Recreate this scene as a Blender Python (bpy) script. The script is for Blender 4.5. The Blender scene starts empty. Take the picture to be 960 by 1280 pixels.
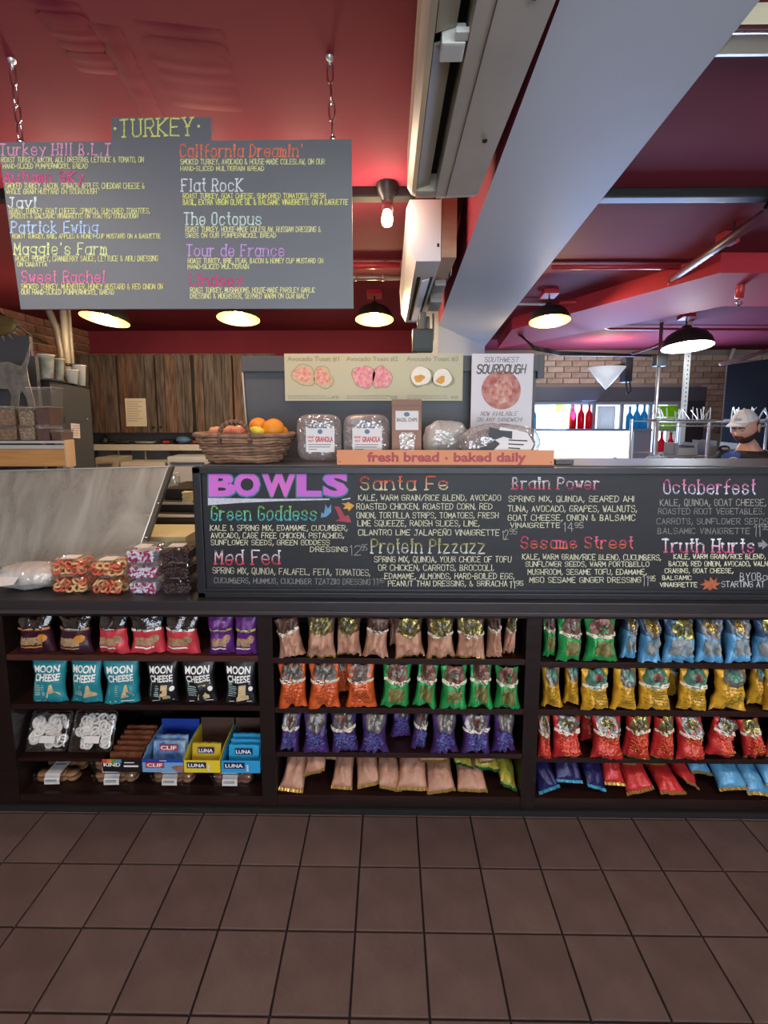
import bpy, bmesh, math, random
from mathutils import Vector, Matrix, noise
from math import sin, cos, pi, radians

random.seed(7)
SC = bpy.context.scene
COL = SC.collection

# ---------------------------------------------------------------- camera
EYE = 1.55
F = 575.0            # focal length in pixels of the 960x1280 frame
PY0 = 582.0          # row of the optical axis
PITCH = math.atan((PY0 - 516.0) / F)
YAW = radians(0.7)
cam_d = bpy.data.cameras.new('camera')
cam = bpy.data.objects.new('camera', cam_d)
COL.objects.link(cam)
cam.location = (0, 0, EYE)
cam.rotation_euler = (pi / 2 - PITCH, 0, YAW)
cam_d.sensor_fit = 'AUTO'
cam_d.sensor_width = 36.0
cam_d.lens = F * 36.0 / 1280.0
cam_d.shift_y = -(640.0 - PY0) / 1280.0
cam_d.clip_start = 0.02
SC.camera = cam

FW = Vector((-sin(YAW) * cos(PITCH), cos(YAW) * cos(PITCH), -sin(PITCH)))
RT = Vector((cos(YAW), sin(YAW), 0))
UP = RT.cross(FW)
CAM = Vector((0, 0, EYE))


def ray(px, py):
    return FW + RT * ((px - 480.0) / F) + UP * ((PY0 - py) / F)


def at(px, py, Y):
    d = ray(px, py)
    return CAM + d * (Y / d.y)


def atz(px, py, z):
    d = ray(px, py)
    return CAM + d * ((z - EYE) / d.z)


def atx(px, py, X):
    d = ray(px, py)
    return CAM + d * (X / d.x)


def atp(px, py, P, N):
    d = ray(px, py)
    return CAM + d * ((P - CAM).dot(N) / d.dot(N))


# ---------------------------------------------------------------- view, world, large lights
SC.view_settings.view_transform = 'Standard'
SC.view_settings.look = 'None'
SC.view_settings.exposure = 0.32
SC.view_settings.gamma = 1.0
SC.view_settings.use_curve_mapping = False
world = bpy.data.worlds.new('world')
SC.world = world
world.use_nodes = True
bg = world.node_tree.nodes['Background']
bg.inputs[0].default_value = (0.72, 0.86, 1.0, 1)
bg.inputs[1].default_value = 2.6
try:
    SC.cycles.max_bounces = 7
    SC.cycles.diffuse_bounces = 3
    SC.cycles.glossy_bounces = 3
    SC.cycles.transparent_max_bounces = 12
    SC.cycles.transmission_bounces = 4
    SC.cycles.caustics_reflective = False
    SC.cycles.caustics_refractive = False
    SC.cycles.sample_clamp_indirect = 4.0
    SC.cycles.use_denoising = True
except Exception:
    pass


def area(name, loc, target, sx, sy, power, color, spread=180):
    l = bpy.data.lights.new(name, 'AREA')
    l.shape = 'RECTANGLE'
    l.size = sx
    l.size_y = sy
    l.energy = power
    l.color = color
    l.spread = radians(spread)
    o = bpy.data.objects.new(name, l)
    COL.objects.link(o)
    o.location = loc
    d = Vector(target) - Vector(loc)
    o.rotation_euler = d.to_track_quat('-Z', 'Y').to_euler()
    return o


# daylight through the street window behind the camera, and through the rear window
area('daylight_street_window', (0.9, -2.35, 1.55), (0.6, 2.0, 1.7), 4.2, 1.7, 84, (0.86, 0.92, 1.0))
area('daylight_rear_window', (2.9, 6.05, 1.35), (1.8, 2.0, 2.2), 1.7, 0.75, 92, (0.36, 0.52, 1.0))
# the dining side's own ceiling lamps, above and behind the photographer
for lx, ly, pw in ((-1.25, 0.35, 8.6), (0.15, 0.2, 7.8), (1.55, 0.35, 11.4)):
    area('ceiling_lamp_light', (lx, ly, 2.28), (lx, ly + 0.5, 0.6), 0.28, 0.28, pw, (1.0, 0.90, 0.80), 150)


# ---------------------------------------------------------------- materials
def lin(c):
    if isinstance(c, str):
        c = c.lstrip('#')
        c = [int(c[i:i + 2], 16) / 255.0 for i in (0, 2, 4)]
    return tuple((x / 12.92 if x <= 0.04045 else ((x + 0.055) / 1.055) ** 2.4) for x in c[:3])


_M = {}


def mat(name, col, rough=0.5, metal=0.0, var=None, bump=None, coat=0.0, emit=None, stretch=None, spec=None):
    """var=(scale, amount[, second colour]); bump=(scale, strength)"""
    if name in _M:
        return _M[name]
    m = bpy.data.materials.new(name)
    m.use_nodes = True
    nt = m.node_tree
    b = nt.nodes['Principled BSDF']
    c = lin(col)
    b.inputs['Base Color'].default_value = (*c, 1)
    b.inputs['Roughness'].default_value = rough
    b.inputs['Metallic'].default_value = metal
    if spec is not None:
        b.inputs['Specular IOR Level'].default_value = spec
    if coat:
        b.inputs['Coat Weight'].default_value = coat
        b.inputs['Coat Roughness'].default_value = 0.15
    if emit:
        b.inputs['Emission Color'].default_value = (*emit[0], 1)
        b.inputs['Emission Strength'].default_value = emit[1]
    if var or bump:
        tc = nt.nodes.new('ShaderNodeTexCoord')
        mp = nt.nodes.new('ShaderNodeMapping')
        nt.links.new(tc.outputs['Object'], mp.inputs[0])
        if stretch:
            mp.inputs['Scale'].default_value = stretch
    if var:
        n = nt.nodes.new('ShaderNodeTexNoise')
        n.inputs['Scale'].default_value = var[0]
        n.inputs['Detail'].default_value = 5
        nt.links.new(mp.outputs[0], n.inputs['Vector'])
        r = nt.nodes.new('ShaderNodeValToRGB')
        c2 = lin(var[2]) if len(var) > 2 else tuple(x * (1 - var[1]) for x in c)
        r.color_ramp.elements[0].position = 0.35
        r.color_ramp.elements[1].position = 0.65
        r.color_ramp.elements[0].color = (*c2, 1)
        r.color_ramp.elements[1].color = (*c, 1)
        nt.links.new(n.outputs['Fac'], r.inputs['Fac'])
        nt.links.new(r.outputs['Color'], b.inputs['Base Color'])
    if bump:
        n2 = nt.nodes.new('ShaderNodeTexNoise')
        n2.inputs['Scale'].default_value = bump[0]
        n2.inputs['Detail'].default_value = 4
        nt.links.new(mp.outputs[0], n2.inputs['Vector'])
        bp = nt.nodes.new('ShaderNodeBump')
        bp.inputs['Strength'].default_value = bump[1]
        bp.inputs['Distance'].default_value = 0.01
        nt.links.new(n2.outputs['Fac'], bp.inputs['Height'])
        nt.links.new(bp.outputs[0], b.inputs['Normal'])
    _M[name] = m
    return m


def clear(name, tint=(0.93, 0.94, 0.95), refl=0.10, rough=0.08, bump=None, gcol=(1, 1, 1), haze=0.0, hazecol=(0.8, 0.8, 0.75)):
    """thin clear film, plastic or glass: transparent with a mirror sheen (and optional smeared haze)"""
    if name in _M:
        return _M[name]
    m = bpy.data.materials.new(name)
    m.use_nodes = True
    nt = m.node_tree
    nt.nodes.clear()
    out = nt.nodes.new('ShaderNodeOutputMaterial')
    tr = nt.nodes.new('ShaderNodeBsdfTransparent')
    tr.inputs[0].default_value = (*tint, 1)
    gl = nt.nodes.new('ShaderNodeBsdfGlossy')
    gl.inputs['Color'].default_value = (*gcol, 1)
    gl.inputs['Roughness'].default_value = rough
    lw = nt.nodes.new('ShaderNodeLayerWeight')
    lw.inputs[0].default_value = 0.35
    ma = nt.nodes.new('ShaderNodeMath')
    ma.operation = 'MULTIPLY_ADD'
    ma.inputs[1].default_value = 0.45
    ma.inputs[2].default_value = refl
    nt.links.new(lw.outputs['Facing'], ma.inputs[0])
    mx = nt.nodes.new('ShaderNodeMixShader')
    nt.links.new(ma.outputs[0], mx.inputs[0])
    nt.links.new(tr.outputs[0], mx.inputs[1])
    nt.links.new(gl.outputs[0], mx.inputs[2])
    last = mx
    if bump or haze:
        tc = nt.nodes.new('ShaderNodeTexCoord')
    if bump:
        n2 = nt.nodes.new('ShaderNodeTexNoise')
        n2.inputs['Scale'].default_value = bump[0]
        nt.links.new(tc.outputs['Object'], n2.inputs['Vector'])
        bp = nt.nodes.new('ShaderNodeBump')
        bp.inputs['Strength'].default_value = bump[1]
        bp.inputs['Distance'].default_value = 0.01
        nt.links.new(n2.outputs['Fac'], bp.inputs['Height'])
        nt.links.new(bp.outputs[0], gl.inputs['Normal'])
    if haze:
        df = nt.nodes.new('ShaderNodeBsdfDiffuse')
        df.inputs[0].default_value = (*hazecol, 1)
        n3 = nt.nodes.new('ShaderNodeTexNoise')
        n3.inputs['Scale'].default_value = 3.5
        n3.inputs['Detail'].default_value = 8
        n3.inputs['Distortion'].default_value = 1.2
        mp3 = nt.nodes.new('ShaderNodeMapping')
        mp3.inputs['Scale'].default_value = (2.2, 1.0, 0.7)
        nt.links.new(tc.outputs['Object'], mp3.inputs[0])
        nt.links.new(mp3.outputs[0], n3.inputs['Vector'])
        r = nt.nodes.new('ShaderNodeMapRange')
        r.inputs['From Min'].default_value = 0.3
        r.inputs['From Max'].default_value = 0.75
        r.inputs['To Min'].default_value = haze * 0.35
        r.inputs['To Max'].default_value = haze
        nt.links.new(n3.outputs['Fac'], r.inputs[0])
        m2 = nt.nodes.new('ShaderNodeMixShader')
        nt.links.new(r.outputs[0], m2.inputs[0])
        nt.links.new(mx.outputs[0], m2.inputs[1])
        nt.links.new(df.outputs[0], m2.inputs[2])
        last = m2
    nt.links.new(last.outputs[0], out.inputs[0])
    _M[name] = m
    return m


def vmat(name, rough=0.8):
    """colour stored on the mesh itself (two-tone chalk strokes)"""
    if name in _M:
        return _M[name]
    m = bpy.data.materials.new(name)
    m.use_nodes = True
    nt = m.node_tree
    b = nt.nodes['Principled BSDF']
    a = nt.nodes.new('ShaderNodeVertexColor')
    a.layer_name = 'Col'
    tc = nt.nodes.new('ShaderNodeTexCoord')
    n = nt.nodes.new('ShaderNodeTexNoise')
    n.inputs['Scale'].default_value = 160
    nt.links.new(tc.outputs['Object'], n.inputs['Vector'])
    r = nt.nodes.new('ShaderNodeMapRange')
    r.inputs['From Min'].default_value = 0.3
    r.inputs['From Max'].default_value = 0.6
    r.inputs['To Min'].default_value = 0.62
    r.inputs['To Max'].default_value = 1.0
    nt.links.new(n.outputs['Fac'], r.inputs[0])
    v = nt.nodes.new('ShaderNodeVectorMath')
    v.operation = 'SCALE'
    nt.links.new(a.outputs['Color'], v.inputs[0])
    nt.links.new(r.outputs[0], v.inputs['Scale'])
    nt.links.new(v.outputs[0], b.inputs['Base Color'])
    b.inputs['Roughness'].default_value = rough
    _M[name] = m
    return m


# ---------------------------------------------------------------- mesh builder
class MB:
    def __init__(s):
        s.v = []
        s.f = []
        s.c = []       # per-face colours (optional)
        s.mi = []

    def add(s, vs, fs, col=None, mi=0):
        n = len(s.v)
        s.v += [Vector(p) for p in vs]
        for f in fs:
            s.f.append(tuple(n + i for i in f))
            s.c.append(col)
            s.mi.append(mi)
        return s

    def xf(s, M):
        s.v = [M @ p for p in s.v]
        return s

    def join(s, o, M=None):
        s.add([(M @ p) if M else p for p in o.v], o.f)
        return s

    def box(s, x0, x1, y0, y1, z0, z1, b=0.0, M=None):
        if x1 < x0: x0, x1 = x1, x0
        if y1 < y0: y0, y1 = y1, y0
        if z1 < z0: z0, z1 = z1, z0
        if b > 0:
            b = min(b, (x1 - x0) * .45, (y1 - y0) * .45, (z1 - z0) * .45)
            bm = bmesh.new()
            bmesh.ops.create_cube(bm, size=1.0)
            for v in bm.verts:
                v.co = Vector(((x0 + x1) / 2 + v.co.x * (x1 - x0), (y0 + y1) / 2 + v.co.y * (y1 - y0), (z0 + z1) / 2 + v.co.z * (z1 - z0)))
            bmesh.ops.bevel(bm, geom=list(bm.edges), offset=b, segments=2, profile=0.7, affect='EDGES')
            bm.verts.index_update()
            vs = [v.co.copy() for v in bm.verts]
            fs = [[v.index for v in f.verts] for f in bm.faces]
            bm.free()
        else:
            vs = [Vector(p) for p in ((x0, y0, z0), (x1, y0, z0), (x1, y1, z0), (x0, y1, z0), (x0, y0, z1), (x1, y0, z1), (x1, y1, z1), (x0, y1, z1))]
            fs = [(0, 3, 2, 1), (4, 5, 6, 7), (0, 1, 5, 4), (1, 2, 6, 5), (2, 3, 7, 6), (3, 0, 4, 7)]
        if M is not None:
            vs = [M @ p for p in vs]
        return s.add(vs, fs)

    def hexa(s, p):
        """8 corners: bottom ring 0-3, top ring 4-7"""
        return s.add(p, [(0, 3, 2, 1), (4, 5, 6, 7), (0, 1, 5, 4), (1, 2, 6, 5), (2, 3, 7, 6), (3, 0, 4, 7)])

    def tube(s, pts, r, n=8, cap=True, closed=False):
        pts = [Vector(p) for p in pts]
        rs = r if isinstance(r, (list, tuple)) else [r] * len(pts)
        m = len(pts)
        ups = None
        base = len(s.v)
        for i, p in enumerate(pts):
            if closed:
                t = pts[(i + 1) % m] - pts[i - 1]
            else:
                t = pts[min(i + 1, m - 1)] - pts[max(i - 1, 0)]
            t.normalize()
            if ups is None:
                a = Vector((0, 0, 1)) if abs(t.z) < .9 else Vector((1, 0, 0))
                ups = (a - t * a.dot(t)).normalized()
            else:
                ups = (ups - t * ups.dot(t)).normalized()
            w = t.cross(ups)
            for k in range(n):
                a = 2 * pi * k / n
                s.v.append(p + (ups * cos(a) + w * sin(a)) * rs[i])
        rng = m if closed else m - 1
        for i in range(rng):
            for k in range(n):
                a = base + i * n + k
                b_ = base + i * n + (k + 1) % n
                c = base + ((i + 1) % m) * n + (k + 1) % n
                d = base + ((i + 1) % m) * n + k
                s.f.append((a, b_, c, d)); s.c.append(None); s.mi.append(0)
        if cap and not closed:
            s.f.append(tuple(base + k for k in reversed(range(n)))); s.c.append(None); s.mi.append(0)
            s.f.append(tuple(base + (m - 1) * n + k for k in range(n))); s.c.append(None); s.mi.append(0)
        return s

    def lathe(s, prof, n=20, c=(0, 0, 0), M=None):
        """prof: (r, z) pairs, bottom to top"""
        c = Vector(c)
        base = len(s.v)
        for r, z in prof:
            for k in range(n):
                a = 2 * pi * k / n
                p = Vector((r * cos(a), r * sin(a), z))
                if M is not None:
                    p = M @ p
                s.v.append(p + c)
        for i in range(len(prof) - 1):
            for k in range(n):
                s.f.append((base + i * n + k, base + i * n + (k + 1) % n, base + (i + 1) * n + (k + 1) % n, base + (i + 1) * n + k))
                s.c.append(None); s.mi.append(0)
        return s

    def grid(s, fn, nu, nv, flip=False):
        base = len(s.v)
        for j in range(nv + 1):
            for i in range(nu + 1):
                s.v.append(Vector(fn(i / nu, j / nv)))
        for j in range(nv):
            for i in range(nu):
                a = base + j * (nu + 1) + i
                q = (a, a + 1, a + nu + 2, a + nu + 1)
                s.f.append(q[::-1] if flip else q); s.c.append(None); s.mi.append(0)
        return s

    def poly(s, pts, thick=None):
        """flat outline, given thickness vector"""
        pts = [Vector(p) for p in pts]
        n = len(pts)
        if thick is None:
            return s.add(pts, [tuple(range(n))])
        t = Vector(thick)
        fs = [tuple(range(n)), tuple(reversed(range(n, 2 * n)))]
        fs += [(i, n + i, n + (i + 1) % n, (i + 1) % n) for i in range(n)]
        return s.add(pts + [p + t for p in pts], fs)

    def sphere(s, c, r, n=12, m=8, fn=None):
        c = Vector(c)
        rr = r if isinstance(r, (list, tuple)) else (r, r, r)
        prof = []
        base = len(s.v)
        for j in range(m + 1):
            th = pi * j / m
            for k in range(n):
                a = 2 * pi * k / n
                d = Vector((sin(th) * cos(a), sin(th) * sin(a), -cos(th)))
                q = fn(d) if fn else d
                s.v.append(c + Vector((q.x * rr[0], q.y * rr[1], q.z * rr[2])))
        for j in range(m):
            for k in range(n):
                s.f.append((base + j * n + k, base + j * n + (k + 1) % n, base + (j + 1) * n + (k + 1) % n, base + (j + 1) * n + k))
                s.c.append(None); s.mi.append(0)
        return s

    def mesh(s, name, ms, org=None, smooth=False, weld=False):
        me = bpy.data.meshes.new(name)
        vs = [p - org for p in s.v] if org is not None else s.v
        me.from_pydata([tuple(p) for p in vs], [], s.f)
        for m in (ms if isinstance(ms, (list, tuple)) else [ms]):
            me.materials.append(m)
        if any(s.mi):
            me.polygons.foreach_set('material_index', s.mi)
        if any(c is not None for c in s.c):
            at_ = me.color_attributes.new('Col', 'FLOAT_COLOR', 'CORNER')
            i = 0
            for f, c in zip(s.f, s.c):
                if c is not None and len(c) == len(f) and not isinstance(c[0], float):
                    for cc in c:
                        at_.data[i].color = (*cc, 1); i += 1
                else:
                    for _ in f:
                        at_.data[i].color = (*(c or (1, 1, 1)), 1); i += 1
        if smooth:
            me.polygons.foreach_set('use_smooth', [True] * len(me.polygons))
        if weld:
            bm = bmesh.new(); bm.from_mesh(me)
            bmesh.ops.remove_doubles(bm, verts=bm.verts, dist=1e-5)
            bmesh.ops.recalc_face_normals(bm, faces=bm.faces)
            bm.to_mesh(me); bm.free()
        me.validate()
        me.update()
        return me

    def build(s, name, ms, parent=None, smooth=False, weld=False, local=False, kind=None, label=None):
        """world-coordinate vertices unless local; parented parts keep their place"""
        org = None
        if parent is not None and not local:
            org = base_of(parent)
        me = s.mesh(name, ms, org, smooth, weld)
        o = bpy.data.objects.new(name, me)
        COL.objects.link(o)
        if parent is not None:
            o.parent = parent
        if kind: o['kind'] = kind
        if label: o['label'] = label
        return o


def base_of(o):
    p = Vector(o.location)
    while o.parent:
        o = o.parent
        p = p + Vector(o.location)
    return p


def thing(name, label, cat, loc=(0, 0, 0), rot=(0, 0, 0), group=None):
    o = bpy.data.objects.new(name, None)
    o.empty_display_size = 0.05
    COL.objects.link(o)
    o.location = loc
    o.rotation_euler = rot
    o['label'] = label
    o['category'] = cat
    if group: o['group'] = group
    return o


def tag(o, label, cat, group=None, kind=None):
    o['label'] = label
    o['category'] = cat
    if group: o['group'] = group
    if kind: o['kind'] = kind
    return o


def struct(name, loc=(0, 0, 0)):
    o = bpy.data.objects.new(name, None)
    COL.objects.link(o)
    o.location = loc
    o['kind'] = 'structure'
    return o


def copy_thing(root, loc, rot=None, label=None, group=None, scale=None):
    r = root.copy()
    COL.objects.link(r)
    r.location = loc
    if rot is not None: r.rotation_euler = rot
    if scale is not None: r.scale = scale
    if label: r['label'] = label
    if group: r['group'] = group
    for ch in list(root.children):
        c = ch.copy(); COL.objects.link(c); c.parent = r
        for g in list(ch.children):
            d = g.copy(); COL.objects.link(d); d.parent = c
    return r


ORD = ['first', 'second', 'third', 'fourth', 'fifth', 'sixth', 'seventh', 'eighth', 'ninth', 'tenth', 'eleventh', 'twelfth']

# ---------------------------------------------------------------- hand lettering (single strokes)
GL = {
    'A': "02 28 42|14 34", 'B': "02 08 28 37 36 25 05|25 34 33 32 02|34 43 32", 'C': "47 38 18 07 03 12 32 43", 'D': "02 08 28 46 44 22 02",
    'E': "42 02 08 48|05 35", 'F': "02 08 48|05 35", 'G': "47 38 18 07 03 12 32 43 45 25", 'H': "02 08|42 48|05 45", 'I': "22 28",
    'J': "18 48|38 33 22 12 03", 'K': "02 08|48 05 42", 'L': "08 02 42", 'M': "02 08 24 48 42", 'N': "02 08 42 48",
    'O': "18 07 03 12 32 43 47 38 18", 'P': "02 08 38 47 46 35 05", 'Q': "18 07 03 12 32 43 47 38 18|24 41", 'R': "02 08 38 47 46 35 05|25 42",
    'S': "47 38 18 07 06 15 35 44 43 32 12 03", 'T': "08 48|28 22", 'U': "08 03 12 32 43 48", 'V': "08 22 48", 'W': "08 12 26 32 48",
    'X': "08 42|02 48", 'Y': "08 25 48|25 22", 'Z': "08 48 02 42",
    '0': "18 07 03 12 32 43 47 38 18", '1': "17 28 22", '2': "07 18 38 47 46 02 42", '3': "07 18 38 47 46 35 15|35 44 43 32 12 03",
    '4': "32 38 04 44", '5': "48 08 05 35 44 43 32 02", '6': "47 38 18 07 03 12 32 43 44 35 05", '7': "08 48 12", '8': "15 06 07 18 38 47 46 35 15 04 03 12 32 43 44 35",
    '9': "45 15 06 07 18 38 47 43 32 12",
    'a': "45 36 16 05 03 12 32 43|46 42", 'b': "08 02|05 16 36 45 43 32 12 03", 'c': "45 36 16 05 03 12 32 43", 'd': "48 42|45 36 16 05 03 12 32 43",
    'e': "04 44 45 36 16 05 03 12 32 43", 'f': "48 38 27 22|15 45", 'g': "46 41 30 10|46 16 05 04 13 43", 'h': "08 02|05 16 36 45 42", 'i': "26 22|28 27",
    'j': "26 21 10|28 27", 'k': "08 02|36 04 42", 'l': "28 22", 'm': "06 02|05 16 25 22|25 36 45 42", 'n': "06 02|05 16 36 45 42",
    'o': "16 05 03 12 32 43 45 36 16", 'p': "06 00|05 16 36 45 43 32 12 03", 'q': "46 40|45 36 16 05 03 12 32 43", 'r': "06 02|04 16 36",
    's': "45 36 16 05 14 34 43 32 12 03", 't': "28 23 32|16 36", 'u': "06 03 12 32 43|46 42", 'v': "06 22 46", 'w': "06 12 25 32 46", 'x': "06 42|02 46",
    'y': "06 24|46 10", 'z': "06 46 02 42",
    ',': "23 11", '.': "22 23", "'": "28 27", '&': "42 07 18 27 04 03 12 32 44", '/': "02 48", '-': "15 35", '#': "12 28|22 38|04 44|06 46",
    ':': "23 24|26 27", '!': "28 24|22 23", '*': "24 27|15 36|35 16", '~': "05 16 25 34 45", '(': "38 26 24 32", ')': "18 26 24 12",
}


def strokes(text, serif=False, jit=0.0, gap=1.5, space=3.6, rng=None):
    """returns (polylines, total width); units: baseline 2, cap height 8"""
    rng = rng or random
    x = 0.0
    out = []
    for ch in text:
        if ch == ' ':
            x += space
            continue
        src = GL['N'] if ch == 'Ñ' else GL.get(ch, GL['-'])
        pls = [[(float(p[0]), float(p[1])) for p in q.split()] for q in src.split('|')]
        if ch == 'Ñ':
            pls.append([(1, 9), (3, 9.2)])
        xs = [p[0] for q in pls for p in q]
        x0, x1 = min(xs), max(xs)
        pad = (1.0 if x1 - x0 < 2 else .35) if serif else 0
        x += pad
        for q in pls:
            qq = [(x + p[0] - x0 + rng.uniform(-jit, jit), p[1] + rng.uniform(-jit, jit)) for p in q]
            out.append(qq)
            if serif and len(q) > 1 and ch.isalpha():
                for e, nb in ((q[0], q[1]), (q[-1], q[-2])):
                    if e[0] == nb[0] or abs(e[1] - nb[1]) > 2.5:
                        sw = .6 if ch.islower() else .85
                        out.append([(x + e[0] - x0 - sw, e[1]), (x + e[0] - x0 + sw, e[1] + rng.uniform(-.2, .2))])
        x += (x1 - x0) + gap + pad
    return out, max(x - gap, 0.5)


def ribbon(mb, pts, w, N, c0=None, taper=False):
    """flat stroke in the plane with normal N"""
    for a, b in zip(pts[:-1], pts[1:]):
        d = b - a
        L = d.length
        if L < 1e-7:
            d = Vector((1, 0, 0)); L = 1
        d = d / L
        sd = N.cross(d) * (w / 2)
        e = d * (w * .42)
        q = [a - e - sd, b + e - sd, b + e + sd, a - e + sd]
        if c0:
            mb.add(q, [(0, 1, 2, 3)], [c0(p) for p in q])
        else:
            mb.add(q, [(0, 1, 2, 3)])


def letter(mb, text, TL, TR, BL, N, w, cols=None, serif=False, jit=0.25, off=0.0006, gap=1.5, lift=0.0):
    """fit one line between top-left / top-right / bottom-left corners; N points at the reader"""
    pls, W = strokes(text, serif, jit, gap)
    ux = (TR - TL) / W
    uy = (TL - BL) / 6.0
    o = BL + N * off
    hgt = (TL - BL).length
    up = (TL - BL).normalized()
    cf = None
    if cols:
        c0, c1 = lin(cols[0]), lin(cols[-1])

        def cf(p):
            k = (p - BL).dot(up) / hgt
            # follow the sloping baseline
            k -= (p - BL).dot(ux.normalized()) * ux.normalized().dot(up) / hgt
            k = min(1, max(0, (k - .25) / .4))
            return tuple(c1[i] * (1 - k) + c0[i] * k for i in range(3))
    for q in pls:
        ribbon(mb, [o + ux * p[0] + uy * (p[1] - 2) for p in q], w, N, cf)
        o = o + N * 0.000012
    return mb


_T = {}


def type2d(text, offset=0.0, shear=0.0, res=3):
    """printed sans lettering: filled outlines of the built-in font as 2D points and faces"""
    key = (text, offset, shear)
    if key in _T:
        return _T[key]
    cu = bpy.data.curves.new('type', 'FONT')
    cu.body = text
    cu.size = 1.0
    cu.offset = offset
    cu.shear = shear
    cu.resolution_u = res
    ob = bpy.data.objects.new('type', cu)
    COL.objects.link(ob)
    me = bpy.data.meshes.new_from_object(ob.evaluated_get(bpy.context.evaluated_depsgraph_get()))
    vs = [(v.co.x, v.co.y) for v in me.vertices]
    fs = [tuple(p.vertices) for p in me.polygons]
    bpy.data.objects.remove(ob)
    bpy.data.curves.remove(cu)
    bpy.data.meshes.remove(me)
    xs = [v[0] for v in vs]; ys = [v[1] for v in vs]
    vs = [((x - min(xs)) / (max(xs) - min(xs)), (y - min(ys)) / (max(ys) - min(ys))) for x, y in vs]
    _T[key] = (vs, fs)
    return _T[key]


def printed(mb, text, TL, TR, BL, N, offset=0.0, off=0.0006, shear=0.0, fn=None):
    vs, fs = type2d(text, offset, shear)
    pts = [BL + (TR - TL) * x + (TL - BL) * y + N * off for x, y in vs]
    if fn: pts = [fn(p) for p in pts]
    mb.add(pts, fs)
    return mb

# ================================================================ THE ROOM
CEIL = EYE + 0.82
YC = atz(480, 1017, 0.0).y            # counter front plane
YB = 6.2                              # rear wall
XL, XR, YF = -3.05, 5.25, -2.6
NF = Vector((0, -1, 0))               # faces the reader

red_paint = mat('red_ceiling_paint', '#8c3442', 0.75, var=(1.3, 0.2), bump=(2.2, 0.25), spec=.12)
red_gloss = mat('red_pipe_paint', '#b8333c', 0.35, bump=(14, 0.1))
dark_red = mat('dark_red_paint', '#5c1820', 0.5)
beam_grey = mat('beam_grey_paint', '#d6d8dc', 0.5, var=(1.6, 0.08), bump=(3, 0.12))
mortar = mat('mortar', '#a0958a', 0.95, bump=(60, 0.4))
brick_a = mat('brick_red', '#a5705a', 0.9, var=(18, 0.35), bump=(50, 0.5))
brick_b = mat('brick_brown', '#8e6350', 0.9, var=(18, 0.35), bump=(50, 0.5))
brick_c = mat('brick_tan', '#dcc8b0', 0.9, var=(16, 0.25), bump=(50, 0.5))
brick_d = mat('brick_sand', '#cdb69c', 0.9, var=(16, 0.3), bump=(50, 0.5))
tile_a = mat('quarry_tile', '#5e4c47', 0.42, var=(9, 0.22), bump=(35, 0.12), spec=.4)
tile_b = mat('quarry_tile_dark', '#5a4843', 0.45, var=(9, 0.22), bump=(35, 0.12), spec=.4)
tile_c = mat('quarry_tile_worn', '#62504a', 0.40, var=(7, 0.2), bump=(35, 0.12), spec=.4)
grout = mat('floor_grout', '#1d1513', 0.9)
plaster = mat('painted_wall', '#a39d96', 0.7, var=(2, 0.1))
black = mat('black_metal', '#141414', 0.45)
steel = mat('stainless_steel', '#b9b8b4', 0.32, 0.85, var=(6, 0.1), bump=(40, 0.03), stretch=(1, 1, 12))
steel_bright = mat('galvanised_steel', '#d5d6d4', 0.35, 0.6)
chrome = mat('chrome', '#e6e6e6', 0.12, 1.0)

# floor -------------------------------------------------------------------
floor = struct('floor')
MB().box(XL - .3, XR + .3, YF - .3, YB + .4, -0.06, -0.008).build('grout_bed', grout, floor)
ty = [atz(480, y, 0).y for y in (1280, 1164.5, 1083.5)]
tdy = ty[2] - ty[1]
tdx = 0.1335 * EYE
tx0 = atz(449.5, 1083, 0).x
tm = []
for k, m in enumerate((tile_a, tile_b, tile_c)):
    tm.append(MB().box(-tdx / 2 + .003, tdx / 2 - .003, -tdy / 2 + .003, tdy / 2 - .003, -0.012, 0.0, b=0.0025).mesh('tile', m))
rng = random.Random(3)
rows = [ty[1] + tdy * (j + .5) for j in range(-7, 3)]
rows = [r for r in rows if r - tdy / 2 < YC + .02]
for ry in rows:
    for i in range(-11, 12):
        o = bpy.data.objects.new('tile', tm[rng.choice((0, 0, 0, 1, 1, 2))])
        COL.objects.link(o)
        o.parent = floor
        o.location = (tx0 + (i + .5) * tdx, ry, rng.uniform(-.0006, .0004))
        o.rotation_euler = (rng.uniform(-.002, .002), rng.uniform(-.002, .002), 0)

# walls -------------------------------------------------------------------
def bricks(parent, fn, n_u, n_v, bw, bh, seed, mats, normal_axis, skip=None):
    """fn(u, v) -> centre; running bond"""
    r = random.Random(seed)
    ms = []
    for m in mats:
        for q in range(2):
            jw, jh = r.uniform(.0, .006), r.uniform(0, .004)
            if normal_axis == 'x':
                ms.append(MB().box(-.012, .012, -bw / 2 + .006 + jw, bw / 2 - .006, -bh / 2 + .006, bh / 2 - .005 - jh, b=.004).mesh('brick', m))
            else:
                ms.append(MB().box(-bw / 2 + .006 + jw, bw / 2 - .006, -.012, .012, -bh / 2 + .006, bh / 2 - .005 - jh, b=.004).mesh('brick', m))
    for j in range(n_v):
        for i in range(n_u):
            c = fn((i + (.5 if j % 2 else 0)) * bw, (j + .5) * bh)
            if c is None or (skip and skip(c)): continue
            o = bpy.data.objects.new('brick', r.choice(ms))
            COL.objects.link(o)
            o.parent = parent
            o.location = c + Vector((r.uniform(-.004, .004) if normal_axis == 'x' else 0, r.uniform(-.004, .004) if normal_axis != 'x' else 0, 0))

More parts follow.
